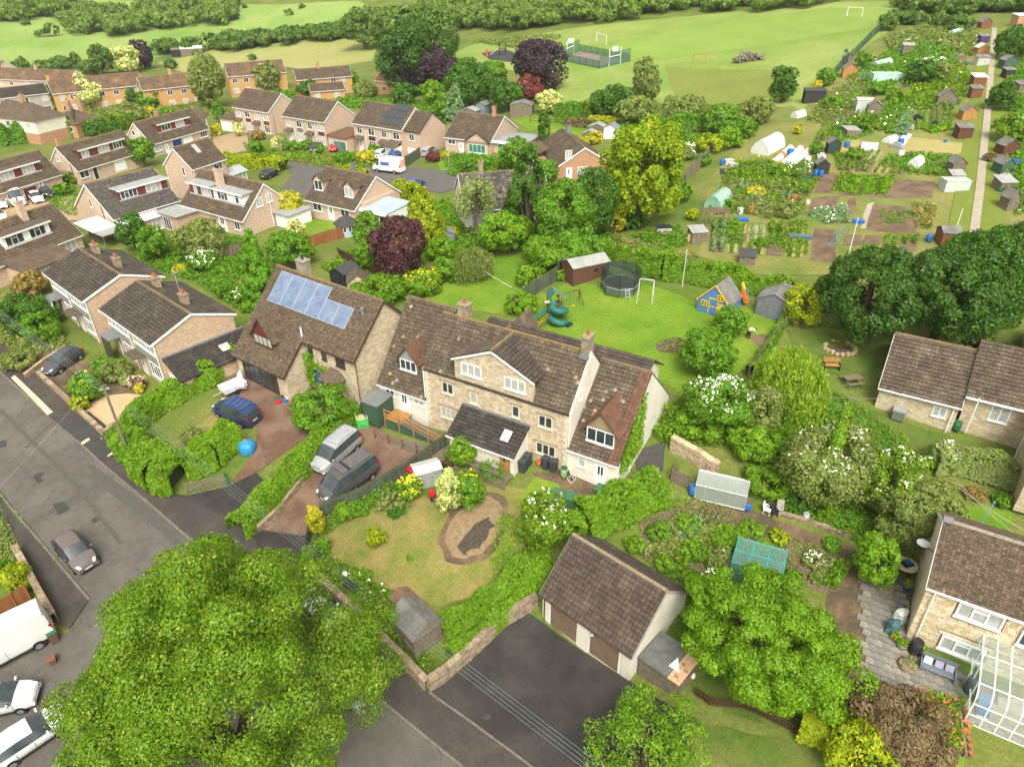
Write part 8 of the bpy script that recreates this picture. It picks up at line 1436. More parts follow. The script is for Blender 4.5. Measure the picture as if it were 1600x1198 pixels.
chair('white plastic garden chair on the earth path',(1198,802),1.,white); chair('pale wicker garden chair beside the white one',(1217,800),-.4,mat('wicker_pale',(.4,.37,.3))); chair('dark garden chair by the greenhouse barrel',(1208,806),.2,dark)
t=thing('cushioned_bench','grey cushioned garden bench under the ground floor window','bench',tuple(gp(1462,1052)),H.th); gb=mat('bench_grey',(.17,.2,.24),(.14,.165,.2),2)
for k in range(5): MB().box(-.95,.95,-.35+k*.14,-.24+k*.14,.42,.46).build('slat',gb,t)
for k in range(4): MB().box(-.95,.95,.4,.44,.5+k*.13,.6+k*.13).build('slat',gb,t)
for x in (-.95,.88): MB().box(x,x+.07,-.36,.44,0,.62).build('side_frame',gb,t)
for x,m in ((-.6,white),(0,mat('lilac_cushion',(.35,.33,.42))),(.55,mat('lilac_cushion',(.35,.33,.42)))): MB().obox((x-.22,.15,.47),(.44,0,0),(0,.18,.36),(0,-.12,.05)).build('cushion',m,t)
t=thing('slatted_bench','orange slatted bench beside the stone ringed bed','bench',tuple(gp(1298,576)),math.radians(-8))
for k in range(4): MB().box(-.75,.75,-.3+k*.14,-.2+k*.14,.42,.46).build('slat',timber_or,t); MB().box(-.75,.75,.28,.32,.55+k*.13,.65+k*.13).build('slat',timber_or,t)
for x in (-.7,.64): MB().box(x,x+.07,-.3,.32,0,.6).build('leg',dark,t)
c_=gp(1313,546); t=thing('ringed_bed','pond like bed ringed with cream stones under the sycamore','pond',tuple(c_),0); MB().lathe([(1.25,.04),(1.25,.1)],20).build('soil',soil,t)
for k in range(18): a=k*.349; MB().obox((1.35*math.cos(a)-.15,1.2*math.sin(a)-.12,-.05),(.32,.1,0),(-.08,.24,0),(0,0,.22+.08*(k%3))).build('ring_stone',mat('cream_rubble',(.5,.4,.26)),t)
t=thing('picnic_table','weathered picnic table on the bare ground below the lawn','table',tuple(gp(1330,600)),.2)
for k in range(5): MB().box(-.8,.8,-.35+k*.14,-.23+k*.14,.7,.74).build('board',timber,t)
for y in (-.7,.7): MB().box(-.8,.8,y-.12,y+.12,.42,.46).build('bench_board',timber,t)
for x in (-.6,.55): MB().tube([(x,-.75,0),(x,.1,.72)],.04,4).tube([(x,.75,0),(x,-.1,.72)],.04,4).build('leg',timber,t)
for lb,a,c1 in (('draped white dust sheets piled by the house corner',(1405,968),white),('dark pram like trolley beside the white sheets',(1393,985),mat('teal_cloth',(.06,.14,.15)))):
    t=thing('garden_clutter',lb,'clutter',tuple(gp(*a)),.5,'clutter by the house corner'); g=MB().lathe([(.6,0),(.5,.5),(.45,.8),(.15,1.0)],9); g.v=[(x*(1+.25*math.sin(3*math.atan2(y,x)+z*3)),y*.7,z) for x,y,z in g.v]; g.build('cover',c1,t); MB().tube([(-.5,0,.2),(.6,0,1.0)],.03,4).build('handle',metal,t)
# raised bed by the conservatory
t=thing('raised_bed','kitchen garden bed edged with sleepers beside the conservatory','raised bed',tuple(gp(1470,1130)),math.radians(-22)); MB().box(-1.0,1.0,-1.6,1.7,-.1,.25).build('soil',soil,t)
for x in (-1.05,.93): MB().box(x,x+.14,-1.7,1.8,-.1,.35).build('sleeper',timber,t)
for k in range(14): MB().lathe(potp(.14,.24),9,(-1.35+.1*(k%2) if k<7 else 1.3,-1.5+.45*(k%7),0)).build('plant_pot',terracotta,t)
rr3=np.random.RandomState(9); n=1500; C=np.c_[rr3.uniform(-.9,.9,n),rr3.uniform(-1.6,1.7,n),.25+rr3.rand(n)**1.5*.6]; quads('vegetables',leafquads(C,_unit(rr3,n)+np.array([0,0,.5]),.075,rr3),LV['bright'],t); n=160; C=np.c_[rr3.uniform(-1.4,1.4,n),rr3.uniform(-1.7,1.8,n),.35+rr3.rand(n)*.4]; quads('flowers',leafquads(C,np.tile([0,0,1.],(n,1)),.07,rr3,.8),petal_r,t)
t=thing('garden_hose','pale yellow hose looped around the kitchen garden bed','hose',tuple(gp(1432,1150)),0); o=gp(1432,1150); MB().tube([gp(*p,.08)-o for p in ((1450,1115),(1440,1107),(1428,1108),(1424,1125),(1432,1145),(1450,1165),(1470,1182),(1490,1200))],.035,6).build('hose',mat('hose_yellow',(.5,.42,.18)),t); MB().tube([gp(1450,1115,.08)-o,gp(1456,1120,.1)-o],.05,6).build('nozzle',dark,t)
# patio slabs, one by one
pa=bpy.data.objects.new('paving',None); COL.objects.link(pa); tag(pa,'stone slabs of the patio in front of the cream house',kind='structure')
PA=np.array(px([(1345,950),(1345,890),(1365,892),(1420,930),(1412,1005),(1500,1052),(1535,1075),(1525,1095),(1475,1085),(1430,1130),(1395,1075),(1345,1060)])); _th=H.th; u_=np.array([math.cos(_th),math.sin(_th)]); v_=np.array([-u_[1],u_[0]]); c_=PA.mean(0); k=0
slm=[mat('patio_slab_%d'%i,c,tuple(x*.72 for x in c),3.5,.9,.3,20,c3=tuple(min(1,x*1.35) for x in c),s3=7,f3=.63) for i,c in enumerate(((.25,.23,.19),(.2,.185,.15),(.28,.255,.21),(.22,.21,.185)))]
for i in range(-20,21):
    for j in range(-20,21):
        q=c_+u_*(i*.5+(.25 if j%2 else 0))+v_*j*.5
        if inside(q[None],PA)[0] and k<300:
            z=max(z1(q[0],q[1]),z1(q[0]+.3,q[1]+.3),z1(q[0]-.3,q[1]-.3)); s=MB().box(-.242,.242,-.242,.242,-.1,.05); o=s.build('slab',rnd.choice(slm),pa); o.location=(q[0],q[1],z+.03+rnd.uniform(0,.012)); o.rotation_euler=(rnd.uniform(-.012,.012),rnd.uniform(-.012,.012),_th); k+=1
# ivy and climbers on walls
def climber(label,H_,fn,n,m,name='climbing_ivy',ls=.13):
    rr3=np.random.RandomState(n); P=np.array([fn(rr3) for _ in range(n)]); nrm=P[:,3:]; t=thing(name,label,'ivy',tuple(H_.o),H_.th); quads('foliage',leafquads(P[:,:3],nrm,ls,rr3),LV[m],t); MB().tube([tuple(P[0,:3]),tuple(P[len(P)//2,:3])],.03,5).build('stem',bark,t)
def _iv(r): y=r.uniform(.2,4.2); z=min(r.uniform(1.2,2.8+y*.95),2.5+y*.95); return (17.82+r.uniform(0,.25),y,z,1,0,.3)
climber('green ivy covering the right gable of the white cottage',M,_iv,1500,'bright')
def _w(r): z=r.uniform(.2,3.9); s=.3+.5*math.sin(z*1.2); return (.25+abs(r.normal(0,.28+.1*s)),.25-abs(r.normal(0,.25)),z,.3,-1,.3)
climber('dark green climber in the angle of the solar panel house',S,_w,700,'mid','wall_climber')
def _w2(r): x=r.uniform(.5,4.4); return (x,.2-abs(r.normal(0,.1)),2.75-.12*(x-1)+r.normal(0,.18),0,-1,.5)
climber('wisteria trained over the blue door',S,_w2,320,'lime','wall_climber')
# far field things
ct=thing('ball_court','green mesh fenced ball court with white goal frames on the field','ball court',(0,0,0),0); cor=[gp(*p) for p in ((876,95),(905,81),(984,97),(936,108))]; ct.location=cor[0]; gmesh=glassmat('court_mesh',(.35,.5,.42),.75); gpost=mat('court_post',(.02,.08,.06))
for k in range(4):
    a,b=cor[k]-cor[0],cor[(k+1)%4]-cor[0]; n=max(3,int((b-a).length/2.6)); hh=3.2 if k in (0,2) else 1.9
    for i in range(n): q,w2=a.lerp(b,i/n),a.lerp(b,(i+1)/n); MB().add([q,w2,w2+Vector((0,0,hh)),q+Vector((0,0,hh))],[(0,1,2,3)]).build('mesh_panel',gmesh,ct); MB().tube([q-Vector((0,0,.3)),q+Vector((0,0,hh+.1))],.06,5).build('post',gpost,ct)
for k in (0,2):
    a,b=cor[k]-cor[0],cor[k+1]-cor[0]; p,q=a.lerp(b,.32),a.lerp(b,.68); MB().tube([p,p+Vector((0,0,2.2)),q+Vector((0,0,2.2)),q],.1,5).tube([p+Vector((0,0,2.2)),p+Vector((0,0,4.0))],.1,5).tube([q+Vector((0,0,2.2)),q+Vector((0,0,4.0))],.1,5).build('goal_frame',white,ct); m_=(p+q)/2; MB().obox(m_+Vector((-.7,0,3.2)),(1.4,.2,0),(0,.1,0),(0,0,1.1)).build('backboard',white,ct)
def goal(label,a,b,h):
    A,B_=gp(*a),gp(*b); t=thing('goal_frame',label,'goal',tuple(A),0); d=B_-A; MB().tube([(0,0,0),(0,0,h),(d.x,d.y,d.z+h),(d.x,d.y,d.z)],.09,6).build('frame',white,t); MB().tube([(0,0,h),(.3,1.2,0)],.04,5).build('stay',white,t)
goal('white football goal behind the ball court',(932,66),(947,71),2.4); goal('white football goal at the far end of the field',(1323,26),(1346,27.5),2.3)
t=thing('bonfire_stack','long grey stack of cut branches on the field','wood pile',tuple(gp(1170,96)),0); b=MB(); rr4=random.Random(2)
for k in range(150): x=rr4.uniform(-3.4,3.4); y=rr4.uniform(-1,1); z=rr4.uniform(.1,2.3)*(1-abs(x)/5.5); b.tube([(x,y-.9,z),(x+rr4.uniform(-.5,.5),y+.9,z+rr4.uniform(-.3,.3))],rr4.uniform(.07,.16),5)
b.build('branches',mat('grey_wood',(.32,.28,.23),(.22,.19,.155),2,isl=.3),t); 
for x in (-2.6,-.9,1,2.7): MB().box(x,x+.12,-1.3,-1.15,-.2,2.2).build('stake',timber,t)
t=thing('climber_tower','orange and grey climbing frame on the far playground','climbing frame',tuple(gp(785,86)),.4)
for x in (-1,1): MB().box(x-.1,x+.1,-.1,.1,0,3.2).build('post',dark,t)
MB().obox((-1,0,2.0),(-2.6,.4,-1.9),(0,.6,0),(0,0,.08)).build('slide',felt_pale,t); MB().box(-1.1,1.1,-.6,.6,1.7,1.85).build('platform',dark,t)
t=thing('play_post','orange spring toy post at the playground edge','play post',tuple(gp(761,90)),0); MB().lathe([(.35,0),(.35,1.8)],10).build('post',mat('orange_metal',(.5,.13,.05)),t); MB().lathe([(.5,1.8),(.3,2.3)],10).build('cap',mat('orange_metal',(.5,.13,.05)),t)
# ================= ALLOTMENTS =================
gA_='allotment sheds'
dk=mat('tarred_board',(.05,.045,.042),(.035,.032,.03),3,.9); gn=mat('shed_green',(.07,.12,.09),(.055,.1,.075),3); br=mat('shed_redbrown',(.21,.095,.045),(.16,.07,.035),3); wh=mat('old_white',(.55,.53,.48),(.42,.4,.36),2)
for a in [('grey roofed allotment shed with orange board front',(1088,376),2.4,2.2,1.7,.15,timber,felt_pale,'pent',.25),('low dark felt shed in the near allotment',(1166,410),2.2,1.8,1.2,-.25,timber,mat('black_felt',(.05,.05,.05)),'pent',.35),('tall red brown shed with black and grey roof near the path end',(1477,380),2.5,2.2,2.0,-.05,br,felt,'side',.5),('tarred double doored shed on the field side',(1270,160),4.6,2.2,2.6,-.1,dk,mat('black_felt',(.05,.05,.05)),'pent',.2),('brown shed joined to the small greenhouse',(1364,178),2.6,2.6,2.0,-.3,timber,felt,'gable',.6),('dark green shed with two white bottles',(1300,238),2.3,1.9,1.9,-.1,mat('bottle_green_board',(.04,.07,.05)),felt,'gable',.6),('black shed with white bargeboards above the blue barrels',(1282,270),2.2,1.9,1.8,-.1,dk,felt,'gable',.65),('brown hut by the field fence',(1325,120),3.2,2.4,2.2,-.2,timber_or,felt,'gable',.9),('small grey hut above the brown one',(1323,98),2.4,2,1.6,-.2,timber,felt,'gable',.7),('narrow grey hut with orange side',(1416,86),2.6,2,2.4,-.3,timber,felt_pale,'pent',.3),('grey gabled hut like a little house',(1476,164),3.6,2.6,1.9,-.3,timber,felt,'gable',1.1),('brown shed with white roof beside the path',(1525,136),2.6,2.2,2.2,-.15,br,white,'pent',.3),('dark brown shed below the white roofed one',(1521,153),2.2,2,2.0,-.1,br,felt,'pent',.3),('orange gabled shed by the path',(1510,186),2.8,2.2,1.7,-.1,timber_or,felt,'gable',.7),('dark brown shed with small window by the path',(1502,215),2.6,2.2,2.0,-.05,mat('shed_brown',(.13,.062,.035)),felt,'pent',.3),('grey roofed shed behind the glasshouse by the path',(1491,270),2.2,2.2,1.9,-.05,timber,felt,'gable',.7),('orange doored shed in front of the glasshouse',(1490,288),2.0,1.6,1.7,-.05,timber_or,felt_pale,'pent',.3),('green shed right of the path near the top',(1572,107),3.2,2.6,2.0,.0,gn,felt,'gable',.7),('black shed right of the path',(1573,122),2.2,1.8,1.8,0,dk,felt,'pent',.2),('grey shed at the right edge with open door',(1592,148),2.6,2.2,2.2,.1,timber,felt,'pent',.3),('brown shed right of the path with white posts',(1570,240),2.8,2.4,1.7,.1,mat('shed_brown',(.13,.062,.035)),felt,'gable',.8),('dark green glazed shed right of the path',(1564,270),2.2,2.4,1.8,.1,gn,felt,'gable',.7),('grey roofed shed below the green glazed one',(1566,296),2.6,2.2,1.4,.1,timber,felt_pale,'pent',.4),('leaning weathered grey shed right of the path',(1573,326),1.8,1.9,2.0,.15,timber,felt,'gable',.8),('grey shed at the right edge behind the shrubs',(1592,376),2.2,2.4,1.8,.2,mat('grey_board',(.16,.17,.18)),felt,'gable',.6),('white roofed hut at the top of the path',(1592,40),4,3,2.6,.1,redbrick,white,'pent',.3),('brown hut at the top end of the path',(1536,46),3,2.4,2,.0,br,felt,'gable',.8),('purple painted hut near the top of the path',(1534,68),2.4,2,1.8,0,mat('purple_board',(.1,.05,.14)),felt,'pent',.3),('pale hut with cream roof near the top',(1531,86),2.8,2.2,1.8,0,timber_or,wh,'gable',.7),('white wheel decorated shed near the top',(1532,102),3,2,1.8,0,wh,felt,'pent',.3)]:
    a=(*a[:2],*[q*.76 for q in a[2:5]],*a[5:]); shed(*a,group=gA_,boards=a[1][1]>195,winm=None)
for lb,at_,m in (('orange board sheet on the grey allotment shed',(1081,378),timber_or),):
    t=thing('board_sheet',lb,'board',tuple(gp(*at_)),.15); MB().box(-.7,.75,-.2,-.14,.1,1.1).build('sheet',mat('osb_board',(.55,.33,.12),(.45,.26,.09),6),t); MB().box(-.75,.8,-.22,-.2,1.1,1.18).build('batten',timber,t)
def tunnel(label,a,b,w,h,m,name='polytunnel',cat='polytunnel',hoops=5,group=None,hm=None,both=True):
    A,B_=gp(*a),gp(*b); L=(B_-A).length; t=thing(name,label,cat,tuple(A),math.atan2(B_.y-A.y,B_.x-A.x),group); n=9; c=MB(); pr=[(w/2*math.cos(x),h*math.sin(x)) for x in np.linspace(0,math.pi,n)]; dz=(B_.z-A.z)
    vs=[(0,y,z) for y,z in pr]+[(L,y,z+dz) for y,z in pr]; fs=[(k,k+1,n+k+1,n+k) for k in range(n-1)]+[tuple(range(n))[::-1],tuple(range(n,2*n))]
    c.add(vs,fs).build('cover',m,t)
    for k in range(hoops): x=L*k/(hoops-1); MB().tube([(x,y*1.015,z*1.015+dz*k/(hoops-1)) for y,z in pr],.03,4).build('hoop',hm or metal,t)
    return t
fl=mat('white_fleece',(.72,.73,.69),(.6,.61,.57),2,.7); tunnel('white polytunnel by the allotment corner',(1186,242),(1212,228),3.0,2.0,mat('poly_white',(.66,.68,.62),(.56,.59,.53),1.5,.4)); tunnel('green polytunnel above the rusty pergola',(1113,328),(1130,314),2.4,1.8,mat('poly_green',(.16,.36,.24),(.3,.46,.36),1,.4))
for k,(lb,a,b) in enumerate([('leftmost of three white fleece tunnels',(1213,252),(1235,233)),('middle of three white fleece tunnels',(1223,259),(1250,234)),('rightmost of three white fleece tunnels',(1236,258),(1265,236))]): tunnel(lb,a,b,1.1,.55,fl,'fleece_tunnel','cloche',6,'white fleece tunnels',fl)
for lb,a,b,w_,h_,m in [('white fleece tent beside the grass path',(1345,232),(1370,233),1.8,.9,fl),('small white dome cloche left of the flat sheet',(1384,224),(1397,219),1.4,.8,fl),('flat white fleece sheet on the bed',(1403,233),(1418,211),1.3,.15,fl),('tiny white dome on the field side',(1240,185),(1254,181),1.6,1.0,fl),('white netting dome between the crop rows',(1424,266),(1434,260),1.6,1.5,fl),('pale mesh tunnel near the top',(1485,58),(1500,52),2.4,1.2,mat('poly_blue',(.4,.55,.52))),('pale blue mesh tunnel in the upper plots',(1365,106),(1388,100),2.2,1.1,mat('poly_blue',(.4,.55,.52))),('white sheet cloche in the upper plots',(1442,98),(1455,94),1.5,.7,fl),('white bagged heap in the upper plots',(1458,100),(1472,94),1.6,.6,fl)]: tunnel(lb,a,b,w_,h_,m,'cloche','cloche',3,'cloches on the plots',fl)
t=thing('net_tunnel','blue hooped net tunnel on the dug plot','net tunnel',tuple(gp(1300,398)),0); A,B_=gp(1297,392)-gp(1300,398),gp(1318,364)-gp(1300,398)
for k in range(6):
    c=A.lerp(B_,k/5); MB().tube([(c.x+.75*math.cos(x),c.y+.25*math.cos(x),c.z+.8*math.sin(x)) for x in np.linspace(0,math.pi,9)],.03,4).build('hoop',mat('water_blue',(.06,.22,.4)),t)
def boxb(name,label,at_,w,d,h,rz,m,cat,group=None,lid=None):
    t=thing(name,label,cat,tuple(gp(*at_)),rz,group); MB().box(-w/2,w/2,-d/2,d/2,-.1,h).build('body',m,t); MB().box(-w/2-.04,w/2+.04,-d/2-.04,d/2+.04,h,h+.05).build('top',lid or m,t); return t
gh=boxb('greenhouse','pale green glass greenhouse in the upper plots',(1382,128),5,2.2,1.5,-.1,mat('glass_green',(.35,.55,.48),(.45,.62,.55),1.5,.2),'greenhouse'); boxb('cold_frame','grey sloping cold frame above the fleece tents',(1328,210),2.0,3.2,.9,-.1,timber,'cold frame',lid=felt_pale); boxb('greenhouse','small clear greenhouse joined to the brown shed',(1348,174),2.6,2.6,1.9,-.3,mat('glass_clear',(.42,.46,.42),(.5,.54,.5),1.5,.2),'greenhouse',lid=wh); boxb('greenhouse','glass sided frame on the path side by the orange doored shed',(1489,296),3,1.8,1.3,-.05,mat('glass_clear',(.42,.46,.42)),'greenhouse')
for lb,a in [('left blue barrel of the pair by the black shed',(1274,276)),('right blue barrel of the pair by the black shed',(1282,277)),('blue barrel by the tall red brown shed',(1450,378)),('blue drum by the field side brown hut',(1404,86)),('blue tub beside the gabled hut',(1488,166)),('blue barrel beside the orange doored shed',(1501,298)),('blue barrel on the estate fence side',(1128,258)),('blue barrel at the right edge',(1598,148))]: tub(lb,a,.3,.9,blue,'blue_barrel')
for lb,a,w_ in [('blue lidded cold frame in the near plots',(1159,345),1.5),('blue tarpaulin heap beside the dug plot',(1250,372),2.6),('dark blue planter trough by the flower plot',(1341,348),1.2)]: boxb('garden_box',lb,a,w_,.9,.3,-.3,blue if 'tarp' not in lb else mat('blue_net',(.1,.16,.22)),'box')
pg=thing('pergola','rusty slatted pergola roof over a bench','pergola',tuple(gp(1115,352)),.1)
for k in range(12): MB().box(-1.6+k*.27,-1.45+k*.27,-1.0,1.0,1.9,1.95).build('slat',mat('rusty_sheet',(.22,.13,.085)),pg)
for x in (-1.5,1.5):
    for y in (-.9,.9): MB().box(x-.05,x+.05,y-.05,y+.05,-.2,1.9).build('post',timber,pg)
boxb('storage_crate','black and white crates beside the dark shed plot',(1036,364),1.8,1.2,.8,.1,wh,'crate',lid=dark)
for lb,a in (('white dustbin behind the lime shrubs',(1145,262)),('pale crate row end by the lime shrubs',(1138,256))): boxb('crate',lb,a,1.2,.8,.6,.2,wh,'crate','crates by the lime shrubs')
# dug plots
plots=[([(1283,272),(1318,271),(1306,303),(1272,303)],soil,'bare brown plot beside the cabbage rows'),([(1318,272),(1395,278),(1390,310),(1308,306)],soil,'brown plot carrying the cabbage rows'),([(1396,280),(1462,285),(1456,310),(1392,310)],soil,'netted brown plot beside the path'),([(1272,309),(1312,308),(1300,336),(1260,334)],soil,'dug plot behind the flower border'),([(1366,320),(1442,326),(1428,368),(1352,360)],soil,'wide weedy brown plot near the path end'),([(1272,358),(1304,360),(1308,412),(1264,408)],soil,'freshly dug plot beside the hoop tunnel'),([(1366,241),(1380,240),(1372,258),(1358,258)],soil,'first narrow brown bed above the cabbages'),([(1384,243),(1412,243),(1402,266),(1376,264)],soil,'second narrow brown bed above the cabbages'),([(1125,264),(1280,274),(1278,282),(1125,274)],mat('black_sheet',(.03,.03,.032),(.05,.048,.045),2,.6),'long black sheeted strip'),([(1326,310),(1340,310),(1328,350),(1314,350)],soil,'dark plot beside the trough'),([(1355,318),(1366,316),(1352,358),(1344,358)],pathm,'trodden path between two plots'),([(1300,190),(1340,185),(1330,215),(1290,215)],dirt,'trodden ground below the small greenhouse'),([(1375,170),(1400,165),(1390,205),(1365,205)],soil,'brown bed above the white sheet'),([(1310,218),(1345,220),(1340,245),(1305,245)],mat('straw_grass',(.35,.3,.12),(.28,.25,.09),1),'straw coloured grass by the dark green shed'),([(1418,215),(1510,225),(1505,245),(1410,240)],mat('straw_grass',(.35,.3,.12)),'straw coloured ground by the path sheds'),([(1180,380),(1290,400),(1280,430),(1180,425)],lawn_dry,'mown allotment grass behind the play hedge')]
for pl,m,lb in plots: sheet('plot',px(pl),m,.05,lb,step=.8,wob=.1)
# crops and growth
def rows(label,pts,h,m,wd=.45,flower=None):
    P=px(pts); pol=strip([Vector((*q,0)) for q in P],wd); return cover('crop_row',label,pol,h,m,2.2,2.2,.15,world=True,asp=.6)
for k in range(3): rows('leafy cabbage row %s in the brown plot'%['nearest the bare plot','in the middle','on the right'][k],[(1330+k*24,304),(1344+k*24,276)],.4,'bright',.9)
for k in range(2): rows('pale green bean row '+['left','right'][k]+' of the centre',[(1344+k*24,305),(1356+k*24,278)],.35,'hedge',.6)
rows('lettuce bed beside the bare plot',[(1312,300),(1326,274)],.5,'lime',2.0); rows('green strip of carrots in the second bed',[(1385,262),(1394,244)],.3,'mid',1.2); rows('salad strip in the first bed',[(1405,264),(1412,246)],.3,'bright',1.0); rows('staked broad beans by the gabled hut',[(1405,212),(1420,180)],1.1,'blue',1.6); rows('kale row by the staked beans',[(1390,210),(1398,182)],.8,'mid',1.2); rows('potato ridge under the sheds',[(1445,205),(1480,200)],.6,'bright',3.0)
for lb,pl,h,m,d,fl_ in [('tall weeds behind the play lawn hedge',[(935,390),(960,372),(1040,395),(1090,400),(1085,425),(1000,405)],1.0,'olive',1.1,petal_r),('rough weeds around the grey roofed shed',[(985,370),(1060,350),(1075,385),(1040,392)],.8,'mid',1.0,None),('grasses and wild flowers in the lower left plots',[(1105,330),(1130,285),(1200,290),(1270,290),(1255,330),(1200,345),(1150,330)],1.1,'olive',1.1,petal_y),('overgrown plots below the white polytunnel',[(1125,280),(1150,255),(1200,255),(1280,282),(1270,300),(1180,300)],1.0,'lime',1.1,petal_y),('white flower border beside the trough',[(1255,335),(1320,325),(1330,350),(1290,352)],.9,'blue',1.2,petal),('weeds on the wide brown plot',[(1375,330),(1430,330),(1420,350),(1370,352)],.35,'mid',.5,None),('flowering weeds by the red brown shed',[(1425,320),(1465,322),(1455,360),(1430,358)],.7,'olive',.9,petal_r),('long grass behind the dug plot',[(1200,350),(1262,345),(1262,400),(1210,395)],.5,'lime',.7,None),('vegetables in the plots above the fleece tents',[(1290,205),(1370,170),(1420,150),(1430,175),(1380,205),(1300,232)],.8,'mid',1.1,petal),('tall growth below the field fence',[(1260,190),(1290,150),(1330,128),(1360,140),(1340,165),(1290,195)],1.1,'olive',1.2,petal),('crops in the upper middle plots',[(1320,125),(1390,80),(1470,70),(1500,100),(1430,130),(1360,140)],1.0,'mid',1.1,petal),('crops in the plots beside the path',[(1420,120),(1500,100),(1520,125),(1500,165),(1430,175)],.9,'lime',1.1,petal_y),('mixed growth in the topmost plots',[(1380,60),(1440,45),(1530,50),(1520,90),(1450,72),(1390,78)],1.2,'olive',1.3,petal),('overgrown plots right of the path',[(1565,60),(1640,60),(1640,330),(1585,340),(1575,200),(1572,110)],1.0,'mid',1.2,petal),('plots below the straw ground',[(1420,240),(1500,248),(1480,280),(1410,268)],.7,'mid',1.0,None),('weeds left of the black shed',[(1180,262),(1270,255),(1268,272),(1200,272)],.7,'mid',1.0,petal),('plots right of the white flower border',[(1300,240),(1360,238),(1350,262),(1310,268)],.7,'lime',1.0,None),('raspberry canes in the near plot',[(1110,350),(1150,345),(1160,380),(1120,385)],.8,'mid',.8,None)]:
    cover('allotment_growth',lb,pl,h,m,d*1.1,2.1,.7,flower=fl_,nf=45)
def beds(label,q,nu,nv,seed):
    """a plot divided into beds: dug soil, crop rows, straw and mown strips"""
    r=random.Random(seed); a,b,c,d=[Vector(Gd(*p)[:2]) for p in q]; at=lambda u,v:(a.lerp(b,u)).lerp(d.lerp(c,u),v); out={}
    for i in range(nu):
        for j in range(nv):
            k=r.random(); e=.06; u0,u1,v0,v1=(i+e)/nu,(i+1-e)/nu,(j+e)/nv,(j+1-e)/nv; P=[tuple(at(u,v)) for u,v in ((u0,v0),(u1,v0),(u1,v1),(u0,v1))]
            if k<.72: sheet('plot',P,soil if k<.52 else straw,.09,('brown bed ' if k<.52 else 'straw coloured bed ')+label,step=.9,wob=.08)
            if .12<k<.95:
                n=max(2,int((Vector(P[1])-Vector(P[0])).length/.75)); m=r.choice(['bright','mid','hedge','lime','blue','olive']); h=r.choice([.25,.35,.6,.9])
                for s_ in range(n):
                    f=(s_+.5)/n; A=Vector(P[0]).lerp(Vector(P[1]),f); B_=Vector(P[3]).lerp(Vector(P[2]),f); out.setdefault((m,h),[]).append(strip([A.to_3d(),B_.to_3d()],.36))
    for (m,h),L in out.items():
        _seed[0]+=1; g=np.random.RandomState(_seed[0]); C=[]
        for S_ in L:
            A=np.array(S_); t=g.rand(230,2); C.append((A[0]*(1-t[:,:1])+A[1]*t[:,:1])*(1-t[:,1:])+(A[3]*(1-t[:,:1])+A[2]*t[:,:1])*t[:,1:])
        C=np.concatenate(C); C=np.c_[C,zb(C[:,0],C[:,1])+.1+h*g.rand(len(C))]; tag(quads('crop_rows',leafquads(C,_unit(g,len(C))*.6+np.array([0,0,.6]),.13,g,tri=True),LV[m],per=3),m+' green crop rows '+label,kind='stuff')
straw=mat('straw_grass',(.35,.3,.12))
for k,(lb,q,nu,nv) in enumerate([('in the lower left plots',[(1112,338),(1256,336),(1272,292),(1130,288)],6,3),('above the fleece tents',[(1270,225),(1375,205),(1385,168),(1290,180)],5,3),('beside the path sheds',[(1385,205),(1488,205),(1495,150),(1400,150)],5,4),('in the upper middle plots',[(1320,165),(1390,140),(1440,85),(1350,105)],4,4),('in the upper right plots',[(1400,140),(1505,130),(1515,75),(1440,82)],4,4),('in the top plots',[(1395,78),(1515,70),(1525,50),(1410,52)],5,3),('below the white polytunnel',[(1140,280),(1275,272),(1280,245),(1165,255)],5,2),('right of the path',[(1562,330),(1610,330),(1610,110),(1568,110)],2,9),('near the play hedge',[(1105,395),(1255,405),(1258,352),(1110,352)],5,3),('around the cabbage plot',[(1305,268),(1470,278),(1490,240),(1330,236)],6,2),('in the kitchen garden',[(1000,872),(1120,900),(1172,838),(1062,796)],5,2),('beyond the earth path',[(1235,905),(1305,925),(1335,885),(1255,862)],3,1),('near the sycamore',[(1310,405),(1430,395),(1440,372),(1320,366)],4,2)]): beds(lb,q,nu,nv,k+3)
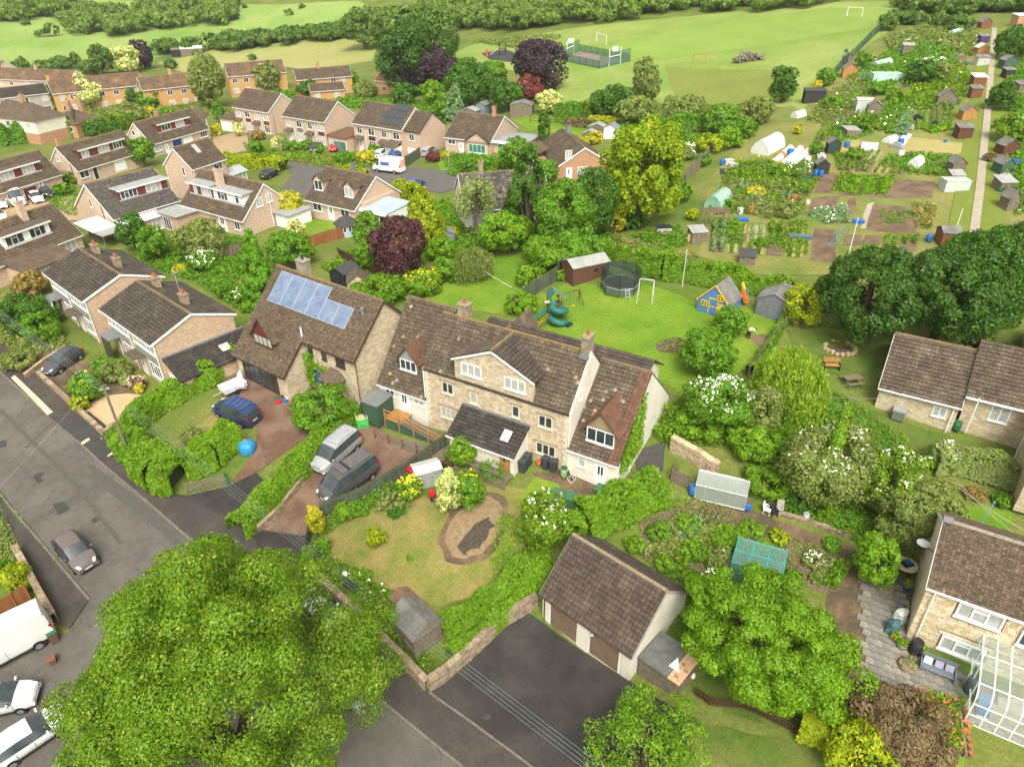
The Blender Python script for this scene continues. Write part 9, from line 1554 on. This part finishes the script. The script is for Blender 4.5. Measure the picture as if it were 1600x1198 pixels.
for lb,x,y,w,h,m in [('dense round bush in the upper middle plots',1444,112,52,40,'dark'),('second dense bush right of the first',1472,112,32,30,'olive'),('dark bush by the field side hut',1350,92,30,24,'mid'),('bush behind the tarred shed',1290,120,34,30,'mid'),('yellow bush beside the field fence',1278,132,16,16,'gold'),('green bush below the tarred shed',1302,160,34,24,'bright'),('hazel clump under the gabled hut',1400,150,40,24,'bright'),('fruit bush row beside the greenhouse',1375,138,34,22,'mid'),('round bush right of the path near the top',1582,66,50,56,'dark'),('large round bush right of the path',1568,150,44,48,'dark'),('wide lime bush at the right edge',1582,200,60,44,'lime'),('low grey purple bush right of the path',1546,246,22,14,'heather'),('tall bean wigwam bush left of the dark green shed',1275,232,22,22,'mid'),('cabbage clump by the cold frame',1352,192,34,26,'hedge'),('yellow flowering bush by the upper tunnel',1248,202,14,18,'gold'),('fruit bush on the mown allotment grass',1190,378,30,16,'mid'),('rhubarb clump in the near plot',1150,352,24,16,'bright'),('elder bush on the estate fence',1100,250,30,22,'mid'),('dark shrub beside the green polytunnel',1140,318,24,16,'mid'),('currant bush beside the black sheet',1215,268,30,14,'mid'),('bushy plot edge left of the bare plot',1245,290,40,20,'lime'),('bush row below the straw grass',1335,240,30,22,'hedge'),('shaggy bush at the top of the plots',1500,40,34,24,'fardark'),('thorn bush on the field fence',1390,38,24,22,'fardark'),('thorn bush by the top of the allotments',1420,28,26,22,'fardark'),('apple bush behind the dug plots',1230,330,40,24,'olive'),('golden rod clump behind the near weeds',1180,300,40,16,'gold'),('green hump of ivy near the pergola',1082,335,24,20,'yellow'),('shrub by the green polytunnel end',1060,300,50,40,'mid'),('shrub under the golden maple',985,345,60,30,'dark')]:
    bush(lb,x,y,w,h,m,lpx=2.2,group='bushes on the allotments')
# small odds and ends scattered on the plots
rr5=random.Random(12); zones=[((1125,1270),(285,340)),((1290,1500),(185,245)),((1280,1500),(60,180)),((1420,1520),(50,130)),((1560,1600),(60,330)),((1200,1290),(230,270))]; ocol=[white,wh,timber,dark,green_pl,blue,felt_pale,terracotta,timber_or]
words=['white tub','cream box','timber frame','black crate','green can','blue can','grey slab','terracotta pot','orange board']; shl=[(o,proj(np.array(o.location))[0]) for o in bpy.data.objects if o.get('group')==gA_]
used=set()
for k in range(90):
    (a,b),(c,d)=zones[k%6]; x,y=rr5.uniform(a,b),rr5.uniform(c,d); i=rr5.randrange(9); s=rr5.uniform(.35,.9); P=gp(x,y); so_,sp_=min(shl,key=lambda q:math.hypot(q[1][0]-x,q[1][1]-y)); dx,dy=x-sp_[0],y-sp_[1]
    lb=words[i]+' '+(('left of the ' if dx<0 else 'right of the ') if abs(dx)>abs(dy) else ('behind the ' if dy<0 else 'in front of the '))+so_['label']; lb=' '.join(lb.split()[:15])
    if lb in used: continue
    used.add(lb)
    t=thing('plot_clutter',lb,'clutter',tuple(P),rr5.uniform(0,3),'odds and ends on the allotment plots')
    (MB().box(-s,s,-s*.6,s*.6,-.1,s*.7) if i in (1,2,3,6,8) else MB().lathe([(s*.5,-.1),(s*.62,s*.5),(s*.55,s)],9)).build('body',ocol[i],t); MB().box(-s*.5,s*.5,-s*.3,s*.3,s*.7 if i in (1,2,3,6,8) else s,s*1.05).build('lid',ocol[i],t)
fence('dark mesh fence between playing field and allotments',[(1285,140),(1310,112),(1335,88),(1360,62),(1378,46)],1.8,gpost,board=.5,panel=3,gap=.35)
print('LEAVES',NLEAF[0])
# ---------- the air over the valley ----------
hz=MB().box(-490,490,-42,780,-30,CZ+80).build('haze',MT['asphalt']); hz['kind']='stuff'; hz['label']='thin pale haze over the whole valley'; hz.data.materials.clear()
hm=bpy.data.materials.new('haze'); hm.use_nodes=True; _t=hm.node_tree; _t.nodes.clear(); _o=_n(_t,'ShaderNodeOutputMaterial'); _v=_n(_t,'ShaderNodeVolumePrincipled'); _v.inputs['Density'].default_value=.00016; _v.inputs['Color'].default_value=(.93,.95,.95,1); _v.inputs['Anisotropy'].default_value=.3
_t.links.new(_v.outputs[0],_o.inputs['Volume']); hz.data.materials.append(hm)
